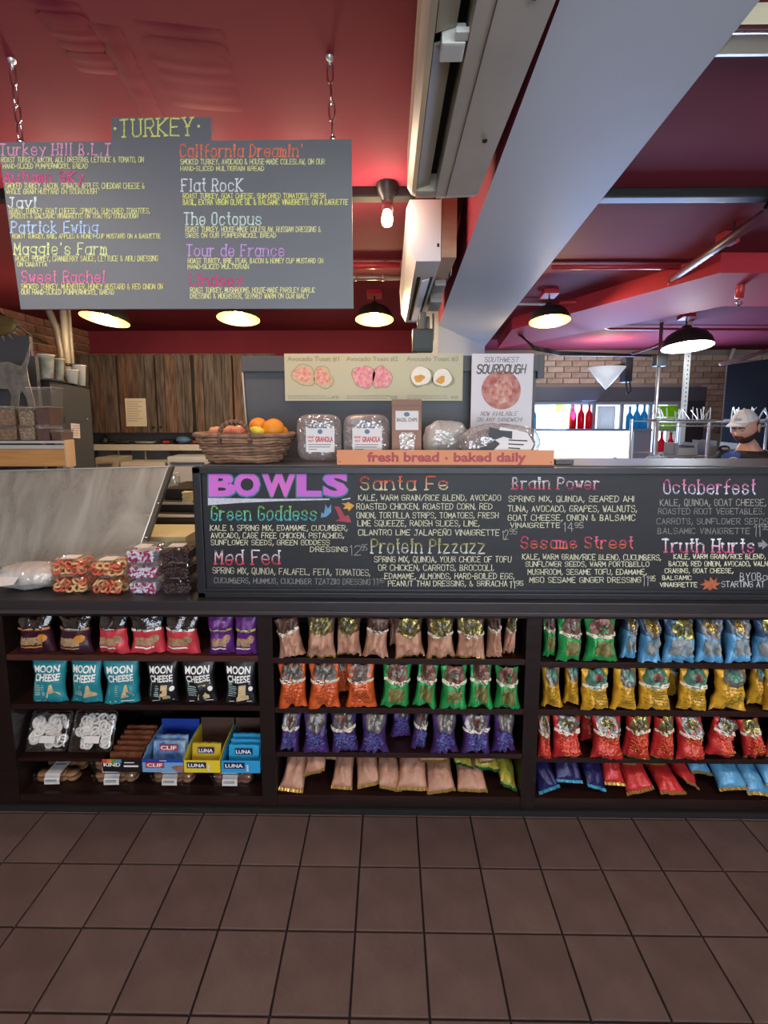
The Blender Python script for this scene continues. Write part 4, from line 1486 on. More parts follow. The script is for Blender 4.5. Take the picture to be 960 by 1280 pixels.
lying('blue', 985, 976, .0, 0, 32, 4, 'light blue bag last on the right bottom shelf', .9, .85)

lying('kraft', 412, 972, .0, 14, 30, 10, KB + 'leaning beside the third on the middle bottom shelf', .85, .7)
lying('kraft', 610, 982, .0, -12, 16, -8, KB + 'flat under the yellow-green ones, middle bottom shelf', .85, .8)
lying('red', 786, 975, .03, 10, 30, 8, 'red bag squeezed between the slanted red ones on the bottom shelf', .85, .7)
lying('blue', 900, 962, .06, -18, 24, -12, 'light blue bag lying across the back of the blue pile', .85, .8)

# ---------------------------------------------------------------- left bay
bagtop = clear('clear_bag_film', (.55, .5, .5), .08, .22, bump=(40, .5))
choc = mat('dark_plum_pack', '#341424', .35, .1, bump=(30, .3))
pinkred = mat('raspberry_pack', '#c23a44', .35, .1, bump=(30, .3))
plum = mat('violet_pack', '#5b2470', .35, .1, bump=(30, .3))
lime_l = mat('lime_label', '#a8b23c', .5)
tan_l = mat('oat_label', '#a98864', .6, var=(120, .4))
amber = mat('amber_label', '#c07a2c', .5)
crumb = mat('brown_filling', '#3c261c', .8, var=(60, .5), bump=(80, 1))
nl = mat('name_label_dark', '#262026', .4)
def cookie_pack(px0, px1, pyt, pyb, body, accent, label, grp, seed, dep=0.0, yaw=0, tallw=False):
    Yf = YC - .006 + dep
    x0, x1 = at(px0, 800, Yf).x, at(px1, 800, Yf).x
    z = SH[0][0]
    w = (x1 - x0); h = at(px0, pyt, Yf).z - z + .02
    h = min(h, ZU - z - .018)
    P0 = mk_surface(w, h, .05, seed, .04, droop=0.0, crump=.5)
    root = thing('snack_pouch', label, 'bag', ((x0 + x1) / 2, Yf + .03, z + .004), (radians(-3), 0, radians(yaw)), grp)
    P = lambda s, t, side=-1: P0(s, t, side)
    k = .64
    b_ = MB(); b_.grid(lambda u, v: P(u * 2 - 1, k * v), 12, 10); b_.grid(lambda u, v: P(u * 2 - 1, k * v, 1), 12, 10, flip=True)
    b_.build('pouch', body, root, smooth=True, weld=True, local=True)
    b_ = MB(); b_.grid(lambda u, v: P(u * 2 - 1, k + (1 - k) * v), 12, 6); b_.grid(lambda u, v: P(u * 2 - 1, k + (1 - k) * v, 1), 12, 6, flip=True)
    b_.build('upper_film', bagtop if body is not plum else body, root, smooth=True, weld=True, local=True)
    if body is not plum:
        MB().grid(lambda u, v: Vector((0, .0, 0)) + P((u * 2 - 1) * .82, k + (.2) * v) * 1.0 + Vector((0, .006, 0)), 8, 3).build('contents', crumb, root, smooth=True, local=True, kind='stuff')
    def on(x, z_, off=.001):
        s = min(.95, max(-.95, x * 2)); t = z_
        return P(s, t) + Vector((0, -off, 0))
    def strip(nm, x0_, x1_, z0_, z1_, m, off=.0012):
        MB().grid(lambda u, v: on(x0_ + (x1_ - x0_) * u, z0_ + (z1_ - z0_) * v, off), 8, 3).build(nm, m, root, smooth=True, local=True)
    strip('accent_band', -.46, .46, .60, .66, accent)
    strip('name_label', -.28, .30, .615, .67, nl, .002)
    strip('name_line', -.24, .26, .636, .648, wht, .0028)
    strip('product_picture', -.36, .24, .22, .42, tan_l)
    strip('lower_line', -.36, .22, .14, .18, accent if body is choc else wht)
    b_ = MB(); b_.grid(lambda u, v: on(.27 + .13 * v * cos(2 * pi * u), .40 + .10 * v * sin(2 * pi * u), .002), 16, 2, flip=True)
    b_.build('round_picture', amber if body is choc else tan_l, root, smooth=True, local=True)
    return root
cookie_pack(14, 61, 772, 818, choc, amber, 'dark plum snack pouch with orange band at the far left of the top shelf', 'plum snack pouches', 31, yaw=3)
cookie_pack(64, 111, 772, 818, choc, tan_l, 'dark plum snack pouch with tan band beside the far left one', 'plum snack pouches', 32, yaw=-3)
cookie_pack(114, 157, 768, 818, pinkred, pinkred, 'raspberry red snack pouch, left one of three on the top shelf', 'raspberry red snack pouches', 33, yaw=-8)
cookie_pack(157, 201, 768, 818, pinkred, wht, 'raspberry red snack pouch with white label, middle of three', 'raspberry red snack pouches', 34, yaw=4)
cookie_pack(199, 247, 768, 818, pinkred, wht, 'raspberry red snack pouch with white label, right one of three', 'raspberry red snack pouches', 35, yaw=-6)
cookie_pack(256, 290, 770, 816, plum, lime_l, 'small violet pouch with lime green top, left of the pair', 'small violet snack pouches', 36, yaw=2)
cookie_pack(289, 320, 770, 820, plum, lime_l, 'small violet pouch with lime green top next to the post', 'small violet snack pouches', 37, yaw=-3)

teal = mat('teal_pouch', '#1c7f8a', .42, .05, bump=(20, .2))
blk = mat('black_pouch', '#18181c', .42, .05, bump=(20, .2))
chz = mat('cheese_picture', '#cdb287', .6, var=(50, .3))
def cheese(px0, px1, body, label, grp, seed, yaw):
    Yf = YC - .004
    x0, x1 = at(px0, 850, Yf).x, at(px1, 850, Yf).x
    z = SH[0][1]
    h = SH[0][0] - z - .030
    w = x1 - x0
    P = mk_surface(w * 1.04, h, .045, seed, .0, droop=0.0, crump=.12)
    root = thing('cheese_snack_pouch', label, 'bag', ((x0 + x1) / 2, Yf + .025, z + .003), (radians(-3), 0, radians(yaw)), grp)
    b_ = MB(); b_.grid(lambda u, v: P(u * 2 - 1, v), 12, 14); b_.grid(lambda u, v: P(u * 2 - 1, v, 1), 12, 14, flip=True)
    b_.build('pouch', body, root, smooth=True, weld=True, local=True)
    def surf(p):   # flat (x, 0, z) -> on the pouch
        t = min(1, max(0, p.z / h)); s = min(.97, max(-.97, p.x / (w * .5 * .92)))
        return P(s, t) + Vector((0, -.0016 + p.y * .2, 0))
    N = Vector((0, -1, 0))
    def pr(nm, txt, xa, xb, za, zb, m, bold=.03):
        mb = MB(); printed(mb, txt, Vector((xa * w, 0, zb * h)), Vector((xb * w, 0, zb * h)), Vector((xa * w, 0, za * h)), N, bold, 0, fn=surf)
        return mb.build(nm, m, root, local=True)
    pr('lettering', 'MOON', -.36, .32, .71, .87, wht, .03)
    pr('lettering', 'CHEESE', -.36, .34, .52, .68, wht, .03)
    def pol(nm, pts, m, off=0):
        mb = MB(); q = [surf(Vector((x * w, 0, zz * h))) + Vector((0, -.0006 - off, 0)) for x, zz in pts]
        mb.poly(q).build(nm, m, root, local=True)
    mb = MB()
    for k in range(3):
        mb.add([surf(Vector((x * w, 0, zz * h))) for x, zz in ((-.34, .53 - k * .035), (.34, .53 - k * .035), (.34, .55 - k * .035), (-.34, .55 - k * .035))], [(0, 1, 2, 3)])
    r = random.Random(seed)
    for k in range(6):
        zz = .42 - k * .045
        mb.add([surf(Vector((x * w, 0, q * h))) for x, q in ((-.34, zz), (-.34 + r.uniform(.22, .34), zz), (-.34 + .26, zz + .02), (-.34, zz + .02))], [(0, 1, 2, 3)])
    mb.build('small_print', mat('small_print_grey', '#98aca8', .6), root, local=True, kind='stuff')
    if body is teal:
        pol('cheese_picture', ((.0, .14), (.36, .17), (.34, .24), (.22, .30), (.16, .46), (.10, .44), (.06, .3), (.02, .22)), chz)
    else:
        pol('cheese_picture', ((-.06, .10), (.26, .12), (.26, .2), (.18, .22), (.2, .46), (-.0, .46), (-.02, .22), (-.06, .18)), chz)
        pol('seal_dot', [(.33 + .07 * cos(a), .36 + .06 * sin(a)) for a in [k * pi / 6 for k in range(12)]], wht)
    pol('weight_line', ((-.3, .055), (.34, .06), (.34, .075), (-.3, .07)), wht)
for i, (a, b, body, yw) in enumerate(((34, 77, teal, 2), (82, 122, teal, -2), (125, 168, teal, 8), (180, 219, blk, 3), (225, 266, blk, 6), (277, 318, blk, -1))):
    col_ = 'teal' if i < 3 else 'black'
    wh = ['left', 'middle', 'right'][i % 3]
    cheese(a, b, body, '%s cheese snack pouch, %s one of the three %s pouches' % (col_, wh, col_), col_ + ' cheese snack pouches', 40 + i, yw)

# clear clamshell tubs -----------------------------------------------------
pet = clear('clear_plastic_tub', (.95, .96, .97), .07, .10, bump=(30, .5))
paper = mat('paper_label', '#d8d2cf', .6, var=(60, .08))
cookie = mat('baked_cookie', '#b07e56', .8, var=(22, .4), bump=(40, .6))
cookie2 = mat('pink_cookie', '#9a6450', .8, var=(25, .45), bump=(40, .6))
white_c = mat('yoghurt_pretzel', '#e8e2da', .45)
def tub_shell(w, d, h, root, lidh=.012, m=None):
    """tapered clear body and a flat rimmed lid"""
    m = m or pet
    def ring(f, z, cr=.012):
        a, b = w / 2 * f, d / 2 * f
        out = []
        for cx, cy, q in ((1, 1, 0), (-1, 1, 1), (-1, -1, 2), (1, -1, 3)):
            for k in range(4):
                an = (q + k / 3) * pi / 2
                out.append(Vector((cx * (a - cr) + cr * cos(an), cy * (b - cr) + cr * sin(an), z)))
        return out
    def loft(rs, cap0, cap1):
        mb = MB(); n = len(rs[0]); vs = [p for r_ in rs for p in r_]
        fs = [(i * n + k, i * n + (k + 1) % n, (i + 1) * n + (k + 1) % n, (i + 1) * n + k) for i in range(len(rs) - 1) for k in range(n)]
        if cap0: fs.append(tuple(reversed(range(n))))
        if cap1: fs.append(tuple((len(rs) - 1) * n + k for k in range(n)))
        return mb.add(vs, fs)
    loft([ring(.84, 0), ring(.86, .004), ring(.95, h * .8), ring(1.0, h * .82)], True, False).build('tub_base', m, root, smooth=False, local=True)
    loft([ring(1.02, h * .82), ring(1.02, h * .85), ring(.95, h * .87), ring(.92, h - .001), ring(.88, h)], False, True).build('tub_lid', m, root, smooth=False, local=True)

def ring_candy(mb, c, R, r, rot, n=10, m=5, arc=1.0):
    pts = []
    for k in range(n if arc >= 1 else n + 1):
        a = 2 * pi * k / n * (1 if arc >= 1 else arc)
        pts.append(rot @ Vector((R * cos(a), R * sin(a), 0)) + c)
    mb.tube(pts, r, m, closed=arc >= 1)

def rrot(r): return Matrix.Rotation(r.uniform(0, 6.28), 3, 'Z') @ Matrix.Rotation(r.uniform(-.5, .5), 3, 'X') @ Matrix.Rotation(r.uniform(-.5, .5), 3, 'Y')

# yoghurt pretzels: lids turned to the front, tilted back on the trays behind
def cookie_tub(px, pyb, w, d, h, dep, label, grp, m=cookie, z=None, yaw=0, labelon=True, seed=0):
    Yf = YC + .02 + dep
    p = at(px, pyb, Yf)
    zz = SH[0][2] + .0005 if z is None else z
    root = thing('cookie_tub', label, 'tub', (p.x, Yf + d / 2, zz), (0, 0, radians(yaw)), grp)
    tub_shell(w, d, h, root)
    r = random.Random(seed)
    for k in range(4):
        for j in range(2):
            cx = (-.31 + .205 * k) * w; cy = (-.2 + .4 * j) * d
            mb = MB()
            mb.lathe([(.001, 0), (w * .12, .002), (w * .14, h * .18), (w * .125, h * .30), (.001, h * .34)], 12, (cx + r.uniform(-.004, .004), cy, .004))
            mb.lathe([(.001, 0), (w * .12, .002), (w * .14, h * .18), (w * .12, h * .30), (.001, h * .36)], 12, (cx, cy + r.uniform(-.006, .006), .004 + h * .36))
            mb.build('cookies', m, root, smooth=True, local=True, kind='stuff')
    if labelon:
        lb = MB()
        lb.box(-.03, .03, -d / 2 * .9, d / 2 * .9, h + .0005, h + .0015)
        lb.add([Vector(q) for q in ((-.03, -d / 2 * 1.03, h * .62), (.03, -d / 2 * 1.03, h * .62), (.03, -d / 2 * .9, h + .001), (-.03, -d / 2 * .9, h + .001))], [(0, 1, 2, 3)])
        lb.add([Vector(q) for q in ((-.03, -d / 2 * 1.03, h * .3), (.03, -d / 2 * 1.03, h * .3), (.03, -d / 2 * 1.035, h * .62), (-.03, -d / 2 * 1.035, h * .62))], [(0, 1, 2, 3)])
        lb.build('paper_sleeve', paper, root, local=True)
        pr_ = MB()
        for k in range(2):
            y = -d / 2 * 1.03 - .0008
            pr_.box(-.024, .02, y - .0003, y, h * (.66 - .12 * k) - .001, h * (.66 - .12 * k) + .0012)
        for k in range(4):
            pr_.box(-.02, .02 - .01 * (k % 2), -.02 + .016 * k, -.015 + .016 * k, h + .0016, h + .0018)
        pr_.build('small_print', mat('print_dark', '#2c2622', .6), root, local=True, kind='stuff')
    return root
th = .053
zb_ = SH[0][2] + .0005
for (px, nm) in ((66, 'far left'), (140, 'second from the left')):
    cookie_tub(px, 995, .185, .15, th, .02, 'clear cookie tub, lowest of the %s stack on the bottom shelf' % nm, 'cookie tubs', seed=px, yaw=2)
cookie_tub(140, 995, .185, .15, th, .02, 'clear cookie tub on top of the second stack on the bottom shelf', 'cookie tubs', z=zb_ + th + .0008, seed=9)
for px, nm in ((213, 'third'), (288, 'right-hand')):
    for k in range(2):
        cookie_tub(px, 995, .18, .15, th, .02, 'clear tub of cookies, %s of the %s stack on the bottom shelf' % (['lower', 'upper'][k], nm), 'cookie tubs', m=cookie2 if px > 250 else cookie, z=zb_ + k * (th + .0008), seed=px + k)
# a short half shelf on the left that carries the pretzel tubs
zr = at(90, 944, YC + .03).z
hx_ = at(127, 944, YC).x
MB().box(PX[0][1], hx_, YC + .012, YC + SD, zr - .012, zr, b=.001).build('half_shelf', wood_h, cabs)
MB().box(hx_ - .012, hx_, YC + .20, YC + SD, zb_, zr - .012).build('half_shelf_support', wood_h, cabs)
def pretzel_tub(px0, px1, label, seed):
    Yf = YC + .055
    x0, x1 = at(px0, 920, Yf).x, at(px1, 920, Yf).x
    w = x1 - x0
    root = thing('pretzel_tub', label, 'tub', ((x0 + x1) / 2, Yf, zr + .006), (radians(64), 0, 0), 'white pretzel tubs')
    hh = (at(px0, 898, Yf).z - zr)
    sh = MB()
    tub_shell(w * .97, hh * 1.05, .045, root)
    for ch in root.children:
        ch.location = (0, hh * .52, 0)
    r = random.Random(seed)
    for k in range(36):
        mb = MB()
        c = Vector((r.uniform(-.36, .36) * w, hh * .52 + r.uniform(-.36, .34) * hh, .018 + r.uniform(0, .018)))
        R = r.uniform(.014, .018)
        rt = rrot(r)
        ring_candy(mb, c, R, .0048, rt, 12, 6)
        mb.tube([rt @ Vector((-R * .2, R * .9, 0)) + c, rt @ Vector((R * .4, -R * .9, .002)) + c], .0036, 5)
        mb.tube([rt @ Vector((R * .2, R * .9, 0)) + c, rt @ Vector((-R * .4, -R * .9, -.002)) + c], .0036, 5)
        mb.build('pretzel', white_c, root, smooth=True, local=True)
    MB().box(-.026, .034, hh * .22, hh * .40, .0455, .0465).build('paper_label', paper, root, local=True)
pretzel_tub(37, 89, 'left clear tub of white coated pretzels propped up on the shelf', 1)
pretzel_tub(91, 145, 'right clear tub of white coated pretzels propped up next to the bar boxes', 2)

# bar boxes resting on the tub stacks -------------------------------------
def bar_box(px0, px1, pyb, rise, depth, z, body, side, txt, txtcol, plate, label, tilt=0, yaw=0, wrapper=None, wraptxt=None, platepos=(.06, .62), seed=0, high=.062, wr=(6, .012, .95)):
    Yf = YC - .004
    x0, x1 = at(px0, pyb, Yf).x, at(px1, pyb, Yf).x
    w = x1 - x0
    root = thing('bar_box', label, 'box', ((x0 + x1) / 2, Yf, z), (radians(tilt), 0, radians(yaw)), 'opened snack bar boxes')
    h = high
    t_ = .0016
    MB().box(-w / 2, w / 2, 0, t_, 0, h * .82).build('front_flap', body, root, local=True)
    # side walls rise to the back
    for sx in (-1, 1):
        xx = sx * (w / 2 - t_)
        MB().poly([(xx, t_, 0), (xx, depth, 0), (xx, depth, h * 1.35 * rise), (xx, depth * .3, h * 1.2 * rise), (xx, t_, h * .82)], (sx * t_, 0, 0)).build('side_wall', body, root, local=True)
    MB().box(-w / 2, w / 2, t_, depth, 0, t_).build('box_bottom', side, root, local=True)
    MB().box(-w / 2, w / 2, depth, depth + t_, 0, h * 1.75 * rise).build('back_wall', side, root, local=True)
    N = Vector((0, -1, 0))
    a, b = platepos
    if plate is not None:
        MB().box(-w / 2 + a * w, -w / 2 + b * w, -.0012, 0, h * .30, h * .70).build('name_plate', plate, root, local=True)
    mb = MB(); printed(mb, txt, Vector((-w / 2 + (a + .04) * w, -.0012, h * .62)), Vector((-w / 2 + (b - .04) * w, -.0012, h * .62)), Vector((-w / 2 + (a + .04) * w, -.0012, h * .38)), N, .03)
    mb.build('lettering', txtcol, root, local=True)
    if wrapper is not None:
        r = random.Random(seed)
        n, y00, hs = wr
        for k in range(n):
            y = y00 + k * .024
            hh = h * (hs + .08 * k)
            mb = MB()
            W = w * .40
            mb.grid(lambda u, v: Vector(((u * 2 - 1) * W, y + .004 + .012 * v - .003 * sin(pi * u), .002 + hh * v * .98 + .004 * sin(pi * u) * (v) + .0015 * sin(u * 19 + k))), 10, 4)
            mb.grid(lambda u, v: Vector(((u * 2 - 1) * W, y + .010 + .012 * v + .003 * sin(pi * u), .002 + hh * v * .98 + .0015 * sin(u * 19 + k))), 10, 4, flip=True)
            o = mb.build('bar_wrapper', wrapper, root, smooth=True, local=True)
            if k == 0 and wraptxt:
                m2 = MB(); y1 = y - .002
                m2.box(-W * .55, W * .6, y1 + .006, y1 + .0066, hh * .62, hh * .92).build('wrapper_plate', plate if plate else side, root, local=True)
                m3 = MB(); printed(m3, wraptxt, Vector((-W * .48, y1 + .0056, hh * .87)), Vector((W * .52, y1 + .0056, hh * .87)), Vector((-W * .48, y1 + .0056, hh * .67)), N, .03)
                m3.build('lettering', wht, root, local=True)
    return root
zt2_ = zb_ + 2 * (th + .0008) + .001
kind_b = mat('black_card', '#141418', .4)
clif_b = mat('pale_blue_card', '#6d9cc4', .45)
clif_d = mat('deep_blue_card', '#1f3f9a', .45)
luna_y = mat('yellow_card', '#d9c02c', .45)
luna_b = mat('sky_blue_card', '#2b93c8', .45)
luna_n = mat('navy_plate', '#1f2050', .45)
clif_r = mat('red_plate', '#b03a40', .45)
kraft_in = mat('card_inside', '#4a3328', .7)
silv_w = mat('bar_wrap_bronze', '#8a5238', .35, .3, var=(30, .5), bump=(40, .4))
blue_w = mat('bar_wrap_blue', '#3d6fb4', .35, .1, var=(25, 0, '#9fb8c8'), bump=(40, .4))
yel_w = mat('bar_wrap_yellow', '#c8ac34', .35, .1, bump=(40, .4))
sky_w = mat('bar_wrap_sky', '#2f9ccf', .35, .1, bump=(40, .4))
kb_ = bar_box(128, 178, 958, .7, .15, zt2_, kind_b, kind_b, 'KIND', wht, None, 'black box of nut bars with red, orange and green squares on its front', wrapper=silv_w, seed=1, platepos=(.0, .50))
w_ = (at(178, 958, YC).x - at(128, 958, YC).x)
for k, (nm, c) in enumerate((('#c4452c'), ('#c87838'), ('#5f8a48'), ('#4d7fa8')) and (('s', '#c4452c'), ('s', '#c87838'), ('s', '#5f8a48'), ('s', '#4d7fa8'))):
    MB().box(-w_ / 2 + w_ * .01 + k * w_ * .12, -w_ / 2 + w_ * .01 + (k + 1) * w_ * .12, -.0014, -.0004, .038, .053).build('colour_square', mat('square_' + str(k), c, .5), kb_, local=True)
MB().box(w_ * .04, w_ * .40, -.0016, -.0004, .022, .028).box(w_ * .06, w_ * .3, -.0016, -.0004, .038, .041).build('print_bar', wht, kb_, local=True, kind='stuff')
cb_ = bar_box(178, 229, 958, 1, .16, zt2_, clif_b, clif_d, 'CLIF', wht, clif_r, 'pale and deep blue box of energy bars with red name plate, propped open', wrapper=blue_w, wraptxt='CLIF', wr=(2, .045, 1.35), seed=2, platepos=(.08, .54))
w_ = (at(229, 958, YC).x - at(178, 958, YC).x)
MB().box(-w_ / 2, w_ / 2, -.0012, .0, .042, .056, b=.0).build('blue_band', clif_d, cb_, local=True)
MB().box(-.012, .016, -.0016, -.001, .048, .050).build('small_print', wht, cb_, local=True, kind='stuff')
MB().poly([(w_ * .5, -.0016, .003), (w_ * .5, -.0016, .03), (w_ * .3, -.0016, .028), (w_ * .2, -.0016, .022), (w_ * .36, -.0016, .003)], (0, .001, 0)).build('bar_picture', cookie2, cb_, local=True)
lb_ = bar_box(230, 275, 958, 1, .17, zt2_, luna_y, kraft_in, 'LUNA', wht, luna_n, 'yellow box of snack bars with navy name plate', wrapper=yel_w, wraptxt='LUNA', wr=(1, .035, 1.3), seed=3, platepos=(.08, .62))
ub_ = bar_box(277, 325, 958, 1, .17, zt2_, luna_b, kraft_in, 'LUNA', wht, luna_n, 'sky blue box of snack bars with navy name plate beside the post', wrapper=sky_w, wraptxt='LUNA', wr=(3, .030, 1.3), seed=4, platepos=(.06, .60))
for bx in (lb_, ub_):
    mb = MB()
    for k in range(4): mb.box(.022, .030, -.0014, -.0006, .008 + k * .007, .013 + k * .007)
    mb.build('nutrition_icons', paper, bx, local=True, kind='stuff')

# partly visible jars beyond the left post
for k, (py, nm) in enumerate(((930, 'upper'), (996, 'lower'))):
    z_ = at(5, py, YC).z + .0005
    t = thing('white_jar', '%s white and grey jar cut by the left picture edge beyond the post' % nm, 'jar', (PX[0][0] - .046, YC + .06, z_ + .0006))
    MB().lathe([(.001, 0), (.03, 0), (.032, .01), (.032, .05), (.028, .06)], 16).build('jar_body', mat('jar_grey', '#5a6062', .4), t, smooth=True, local=True)
    MB().lathe([(.0322, .018), (.0326, .018), (.0326, .045), (.0322, .045)], 16).build('jar_label', wht, t, local=True)
    MB().lathe([(.001, .06), (.03, .06), (.03, .075), (.001, .076)], 16).build('lid', wht, t, local=True)

# ================================================================ BIG MENU BOARD ON THE COUNTER
YBD = YC + .03
slate2 = mat('black_chalkboard', '#191a1e', .55, var=(2.5, .12, '#202125'))
frame_m = mat('board_frame', '#1d1d21', .42, bump=(25, .05))
ZBT = at(480, 584, YBD).z
bx0, bx1 = at(245, 660, YBD).x, at(1075, 660, YBD).x
mbd = thing('bowls_menu_board', 'long black framed chalkboard headed BOWLS standing on the worktop', 'menu board', ((bx0 + bx1) / 2, YBD, ZT + .0006))
z0, z1 = ZT + .0006, ZBT
fw_ = .030
MB().box(bx0 + .006, bx1 - .006, YBD, YBD + .014, z0 + .004, z1 - .004).build('panel', slate2, mbd)
MB().box(bx0, bx1, YBD - .012, YBD + .018, z1 - fw_ * .8, z1, b=.003).build('frame_rail', frame_m, mbd)
MB().box(bx0, bx1, YBD - .012, YBD + .018, z0, z0 + fw_ * .7, b=.003).build('frame_rail', frame_m, mbd)
MB().box(bx0 + .01, bx1 - .01, YBD - .008, YBD, z0 + fw_ * .7, z0 + fw_ * 1.15, b=.003).build('frame_moulding', frame_m, mbd)
MB().box(bx0, bx0 + fw_, YBD - .012, YBD + .018, z0, z1, b=.003).build('frame_stile', frame_m, mbd)
MB().box(bx1 - fw_, bx1, YBD - .012, YBD + .018, z0, z1, b=.003).build('frame_stile', frame_m, mbd)
def B(px, py): return at(px, py, YBD)
CR = ('#e6e4c4',)
def bl(text, x0, x1, y0, y1, cols=CR, w=.0024, serif=False, dy=0, jit=.3):
    mb = MB()
    letter(mb, text, B(x0, y0), B(x1, y0 + dy), B(x0, y1), NF, w, cols, serif, jit, off=.0008)
    mb.build('chalk_heading' if serif else 'chalk_line', chalk, mbd)
# BOWLS: thick painted letters with a teal outline
def thick(text, x0, x1, y0, y1, m, bold, off, name):
    mb = MB(); printed(mb, text, B(x0, y0), B(x1, y0), B(x0, y1), NF, bold, off)
    return mb.build(name, m, mbd)
bw = ((261, 295, 'B'), (293, 325, 'O'), (327, 370, 'W'), (371, 402, 'L'), (404, 435, 'S'))
for a, b, ch in bw:
    thick(ch, a - 1.6, b + 1.6, 588.8, 622.5, mat('chalk_teal', '#2f7a84', .8), .055, .0006, 'letter_outline')
    thick(ch, a, b, 590.5, 620.5, mat('chalk_magenta', '#cf6cc0', .8, var=(6, .15, '#b064cc')), .05, .0012, 'painted_letter')
def flat(name, pts, col):
    MB().poly([B(*p) + NF * .0009 for p in pts][::-1]).build(name, mat('chalk_' + col, '#' + col, .8, var=(80, .25)), mbd)
flat('underline', [(260, 622.5), (345, 623.5), (412, 623.2), (412, 624.8), (345, 626.5), (300, 628.5), (260, 631.5)], 'c9cbd6')
flat('underline', [(427, 624), (438, 622), (438, 623.8), (428, 625.2)], 'c9cbd6')
flat('blue_arrow', [(407, 630), (410, 636), (414, 630), (414, 640), (408, 646), (401, 647), (402, 640), (405, 643)], '6f9cc0')
flat('yellow_arrow', [(427, 629), (433, 629), (435, 627), (443, 632), (436, 639), (435, 636), (429, 636), (432, 632)], 'd8a24c')
flat('red_arrow', [(418, 633), (424, 633), (431, 645), (436, 644), (439, 653), (420, 651), (425, 648)], 'b04a58')
flat('white_arrow', [(947, 678), (953, 678), (952, 674), (960, 681), (952, 687), (953, 683), (948, 684)], '8c8d94')
flat('maple_leaf', [(874, 731), (881, 728), (880, 724), (886, 727), (888, 721), (892, 726), (896, 722), (895, 728), (901, 729), (894, 733), (897, 737), (890, 735), (887, 740), (885, 735), (878, 737), (881, 732)], 'b0603c')
HB = dict(w=.0050, serif=True, jit=.3)
bl('Green Goddess', 264, 396, 633, 650, ('#7fc36a', '#58c0c8'), **HB)
bl('KALE & SPRING MIX, EDAMAME, CUCUMBER,', 263, 434, 656.5, 663)
bl('AVOCADO, CAGE FREE CHICKEN, PISTACHIOS,', 264, 430, 666, 672.5)
bl('SUNFLOWER SEEDS, GREEN GODDESS', 264, 412, 675, 681)
bl('DRESSING', 388, 434, 683.5, 689.5)
bl('12', 438, 451, 682, 693.5, ('#a5a69a',)); bl('95', 452, 459, 680.5, 687.5, ('#a5a69a',))
bl('Med Fed', 269, 350, 688, 705, ('#e6e2ea', '#d8405c'), **HB)
bl('SPRING MIX, QUINOA, FALAFEL, FETA, TOMATOES,', 266, 463, 709, 716.5, ('#c9c7ae',), dy=3)
bl('CUCUMBERS, HUMMUS, CUCUMBER TZATZIKI DRESSING', 268, 463, 722, 728.5, ('#8d8c86',), dy=2)
bl('11', 466, 472, 723, 731, ('#8d8c86',)); bl('95', 473, 480, 723, 728, ('#8d8c86',))
bl('Santa Fe', 450, 560, 596, 612, ('#e0583c', '#e2d9a8'), **HB)
bl('KALE, WARM GRAIN/RICE BLEND, AVOCADO', 448, 626, 618.5, 625.5)
bl('ROASTED CHICKEN, ROASTED CORN, RED', 446, 615, 629.5, 636.5)
bl('ONION, TORTILLA STRIPS, TOMATOES, FRESH', 446, 623, 640.5, 647.5)
bl('LIME SQUEEZE, RADISH SLICES, LIME,', 447, 599, 650.5, 657.5)
bl('CILANTRO LIME JALAPEÑO VINAIGRETTE', 448, 624, 662, 669)
bl('12', 628, 635, 663, 674, ('#b5b4a4',)); bl('95', 637, 646, 661, 667.5, ('#b5b4a4',))
bl('Protein Pizzazz', 464, 606, 674, 691, ('#a8a05a', '#d8d8d2'), **HB)
bl('SPRING MIX, QUINOA, YOUR CHOICE OF TOFU', 468, 639, 695.5, 702.5)
bl('OR CHICKEN, CARROTS, BROCCOLI,', 473, 617, 706, 713)
bl('EDAMAME, ALMONDS, HARD-BOILED EGG,', 481, 643, 716.5, 723.5)
bl('PEANUT THAI DRESSING, & SRIRACHA', 485, 634, 726, 732.5)
bl('11', 637, 643, 726, 735); bl('95', 645, 654, 726, 731.5)
bl('Brain Power', 640, 749, 597, 611, ('#e8e2ec', '#c8506c'), **HB)
bl('SPRING MIX, QUINOA, SEARED AHI', 636, 792, 620, 627)
bl('TUNA, AVOCADO, GRAPES, WALNUTS,', 635, 796, 632, 639.5)
bl('GOAT CHEESE, ONION & BALSAMIC', 635, 794, 643.5, 650.5)
bl('VINAIGRETTE', 638, 700, 653.5, 659.5)
bl('14', 705, 716, 653, 664, ('#b0afa8',)); bl('95', 718, 729, 653.5, 659.5, ('#c0bfb0',))
bl('Sesame Street', 651, 791, 671, 685, ('#dc5a8a', '#e0704a'), **HB)
bl('KALE, WARM GRAIN/RICE BLEND, CUCUMBERS,', 653, 826, 692.5, 699, dy=1)
bl('SUNFLOWER SEEDS, WARM PORTOBELLO', 657, 811, 702, 708)
bl('MUSHROOM, SESAME TOFU, EDAMAME,', 660, 808, 711.5, 718)
bl('MISO SESAME GINGER DRESSING', 662, 801, 721.5, 728)
bl('11', 803, 810, 719, 732, ('#b0afa8',)); bl('95', 812, 819, 720, 726)
bl('Octoberfest', 829, 944, 600, 617, ('#d26a9c', '#d8d2ec'), **HB)
GY = ('#8b8b88',)
bl('KALE, QUINOA, GOAT CHEESE,', 825, 957, 624, 632, ('#a4a49c',))
bl('ROASTED ROOT VEGETABLES,', 823, 955, 635.5, 642.5, GY)
bl('CARROTS, SUNFLOWER SEEDS', 821, 960, 648, 655, GY)
bl('BALSAMIC VINAIGRETTE', 822, 937, 660, 667, GY)
bl('11', 943, 950, 656, 670, ('#a0a09c',)); bl('95', 952, 961, 655, 662, ('#a0a09c',))
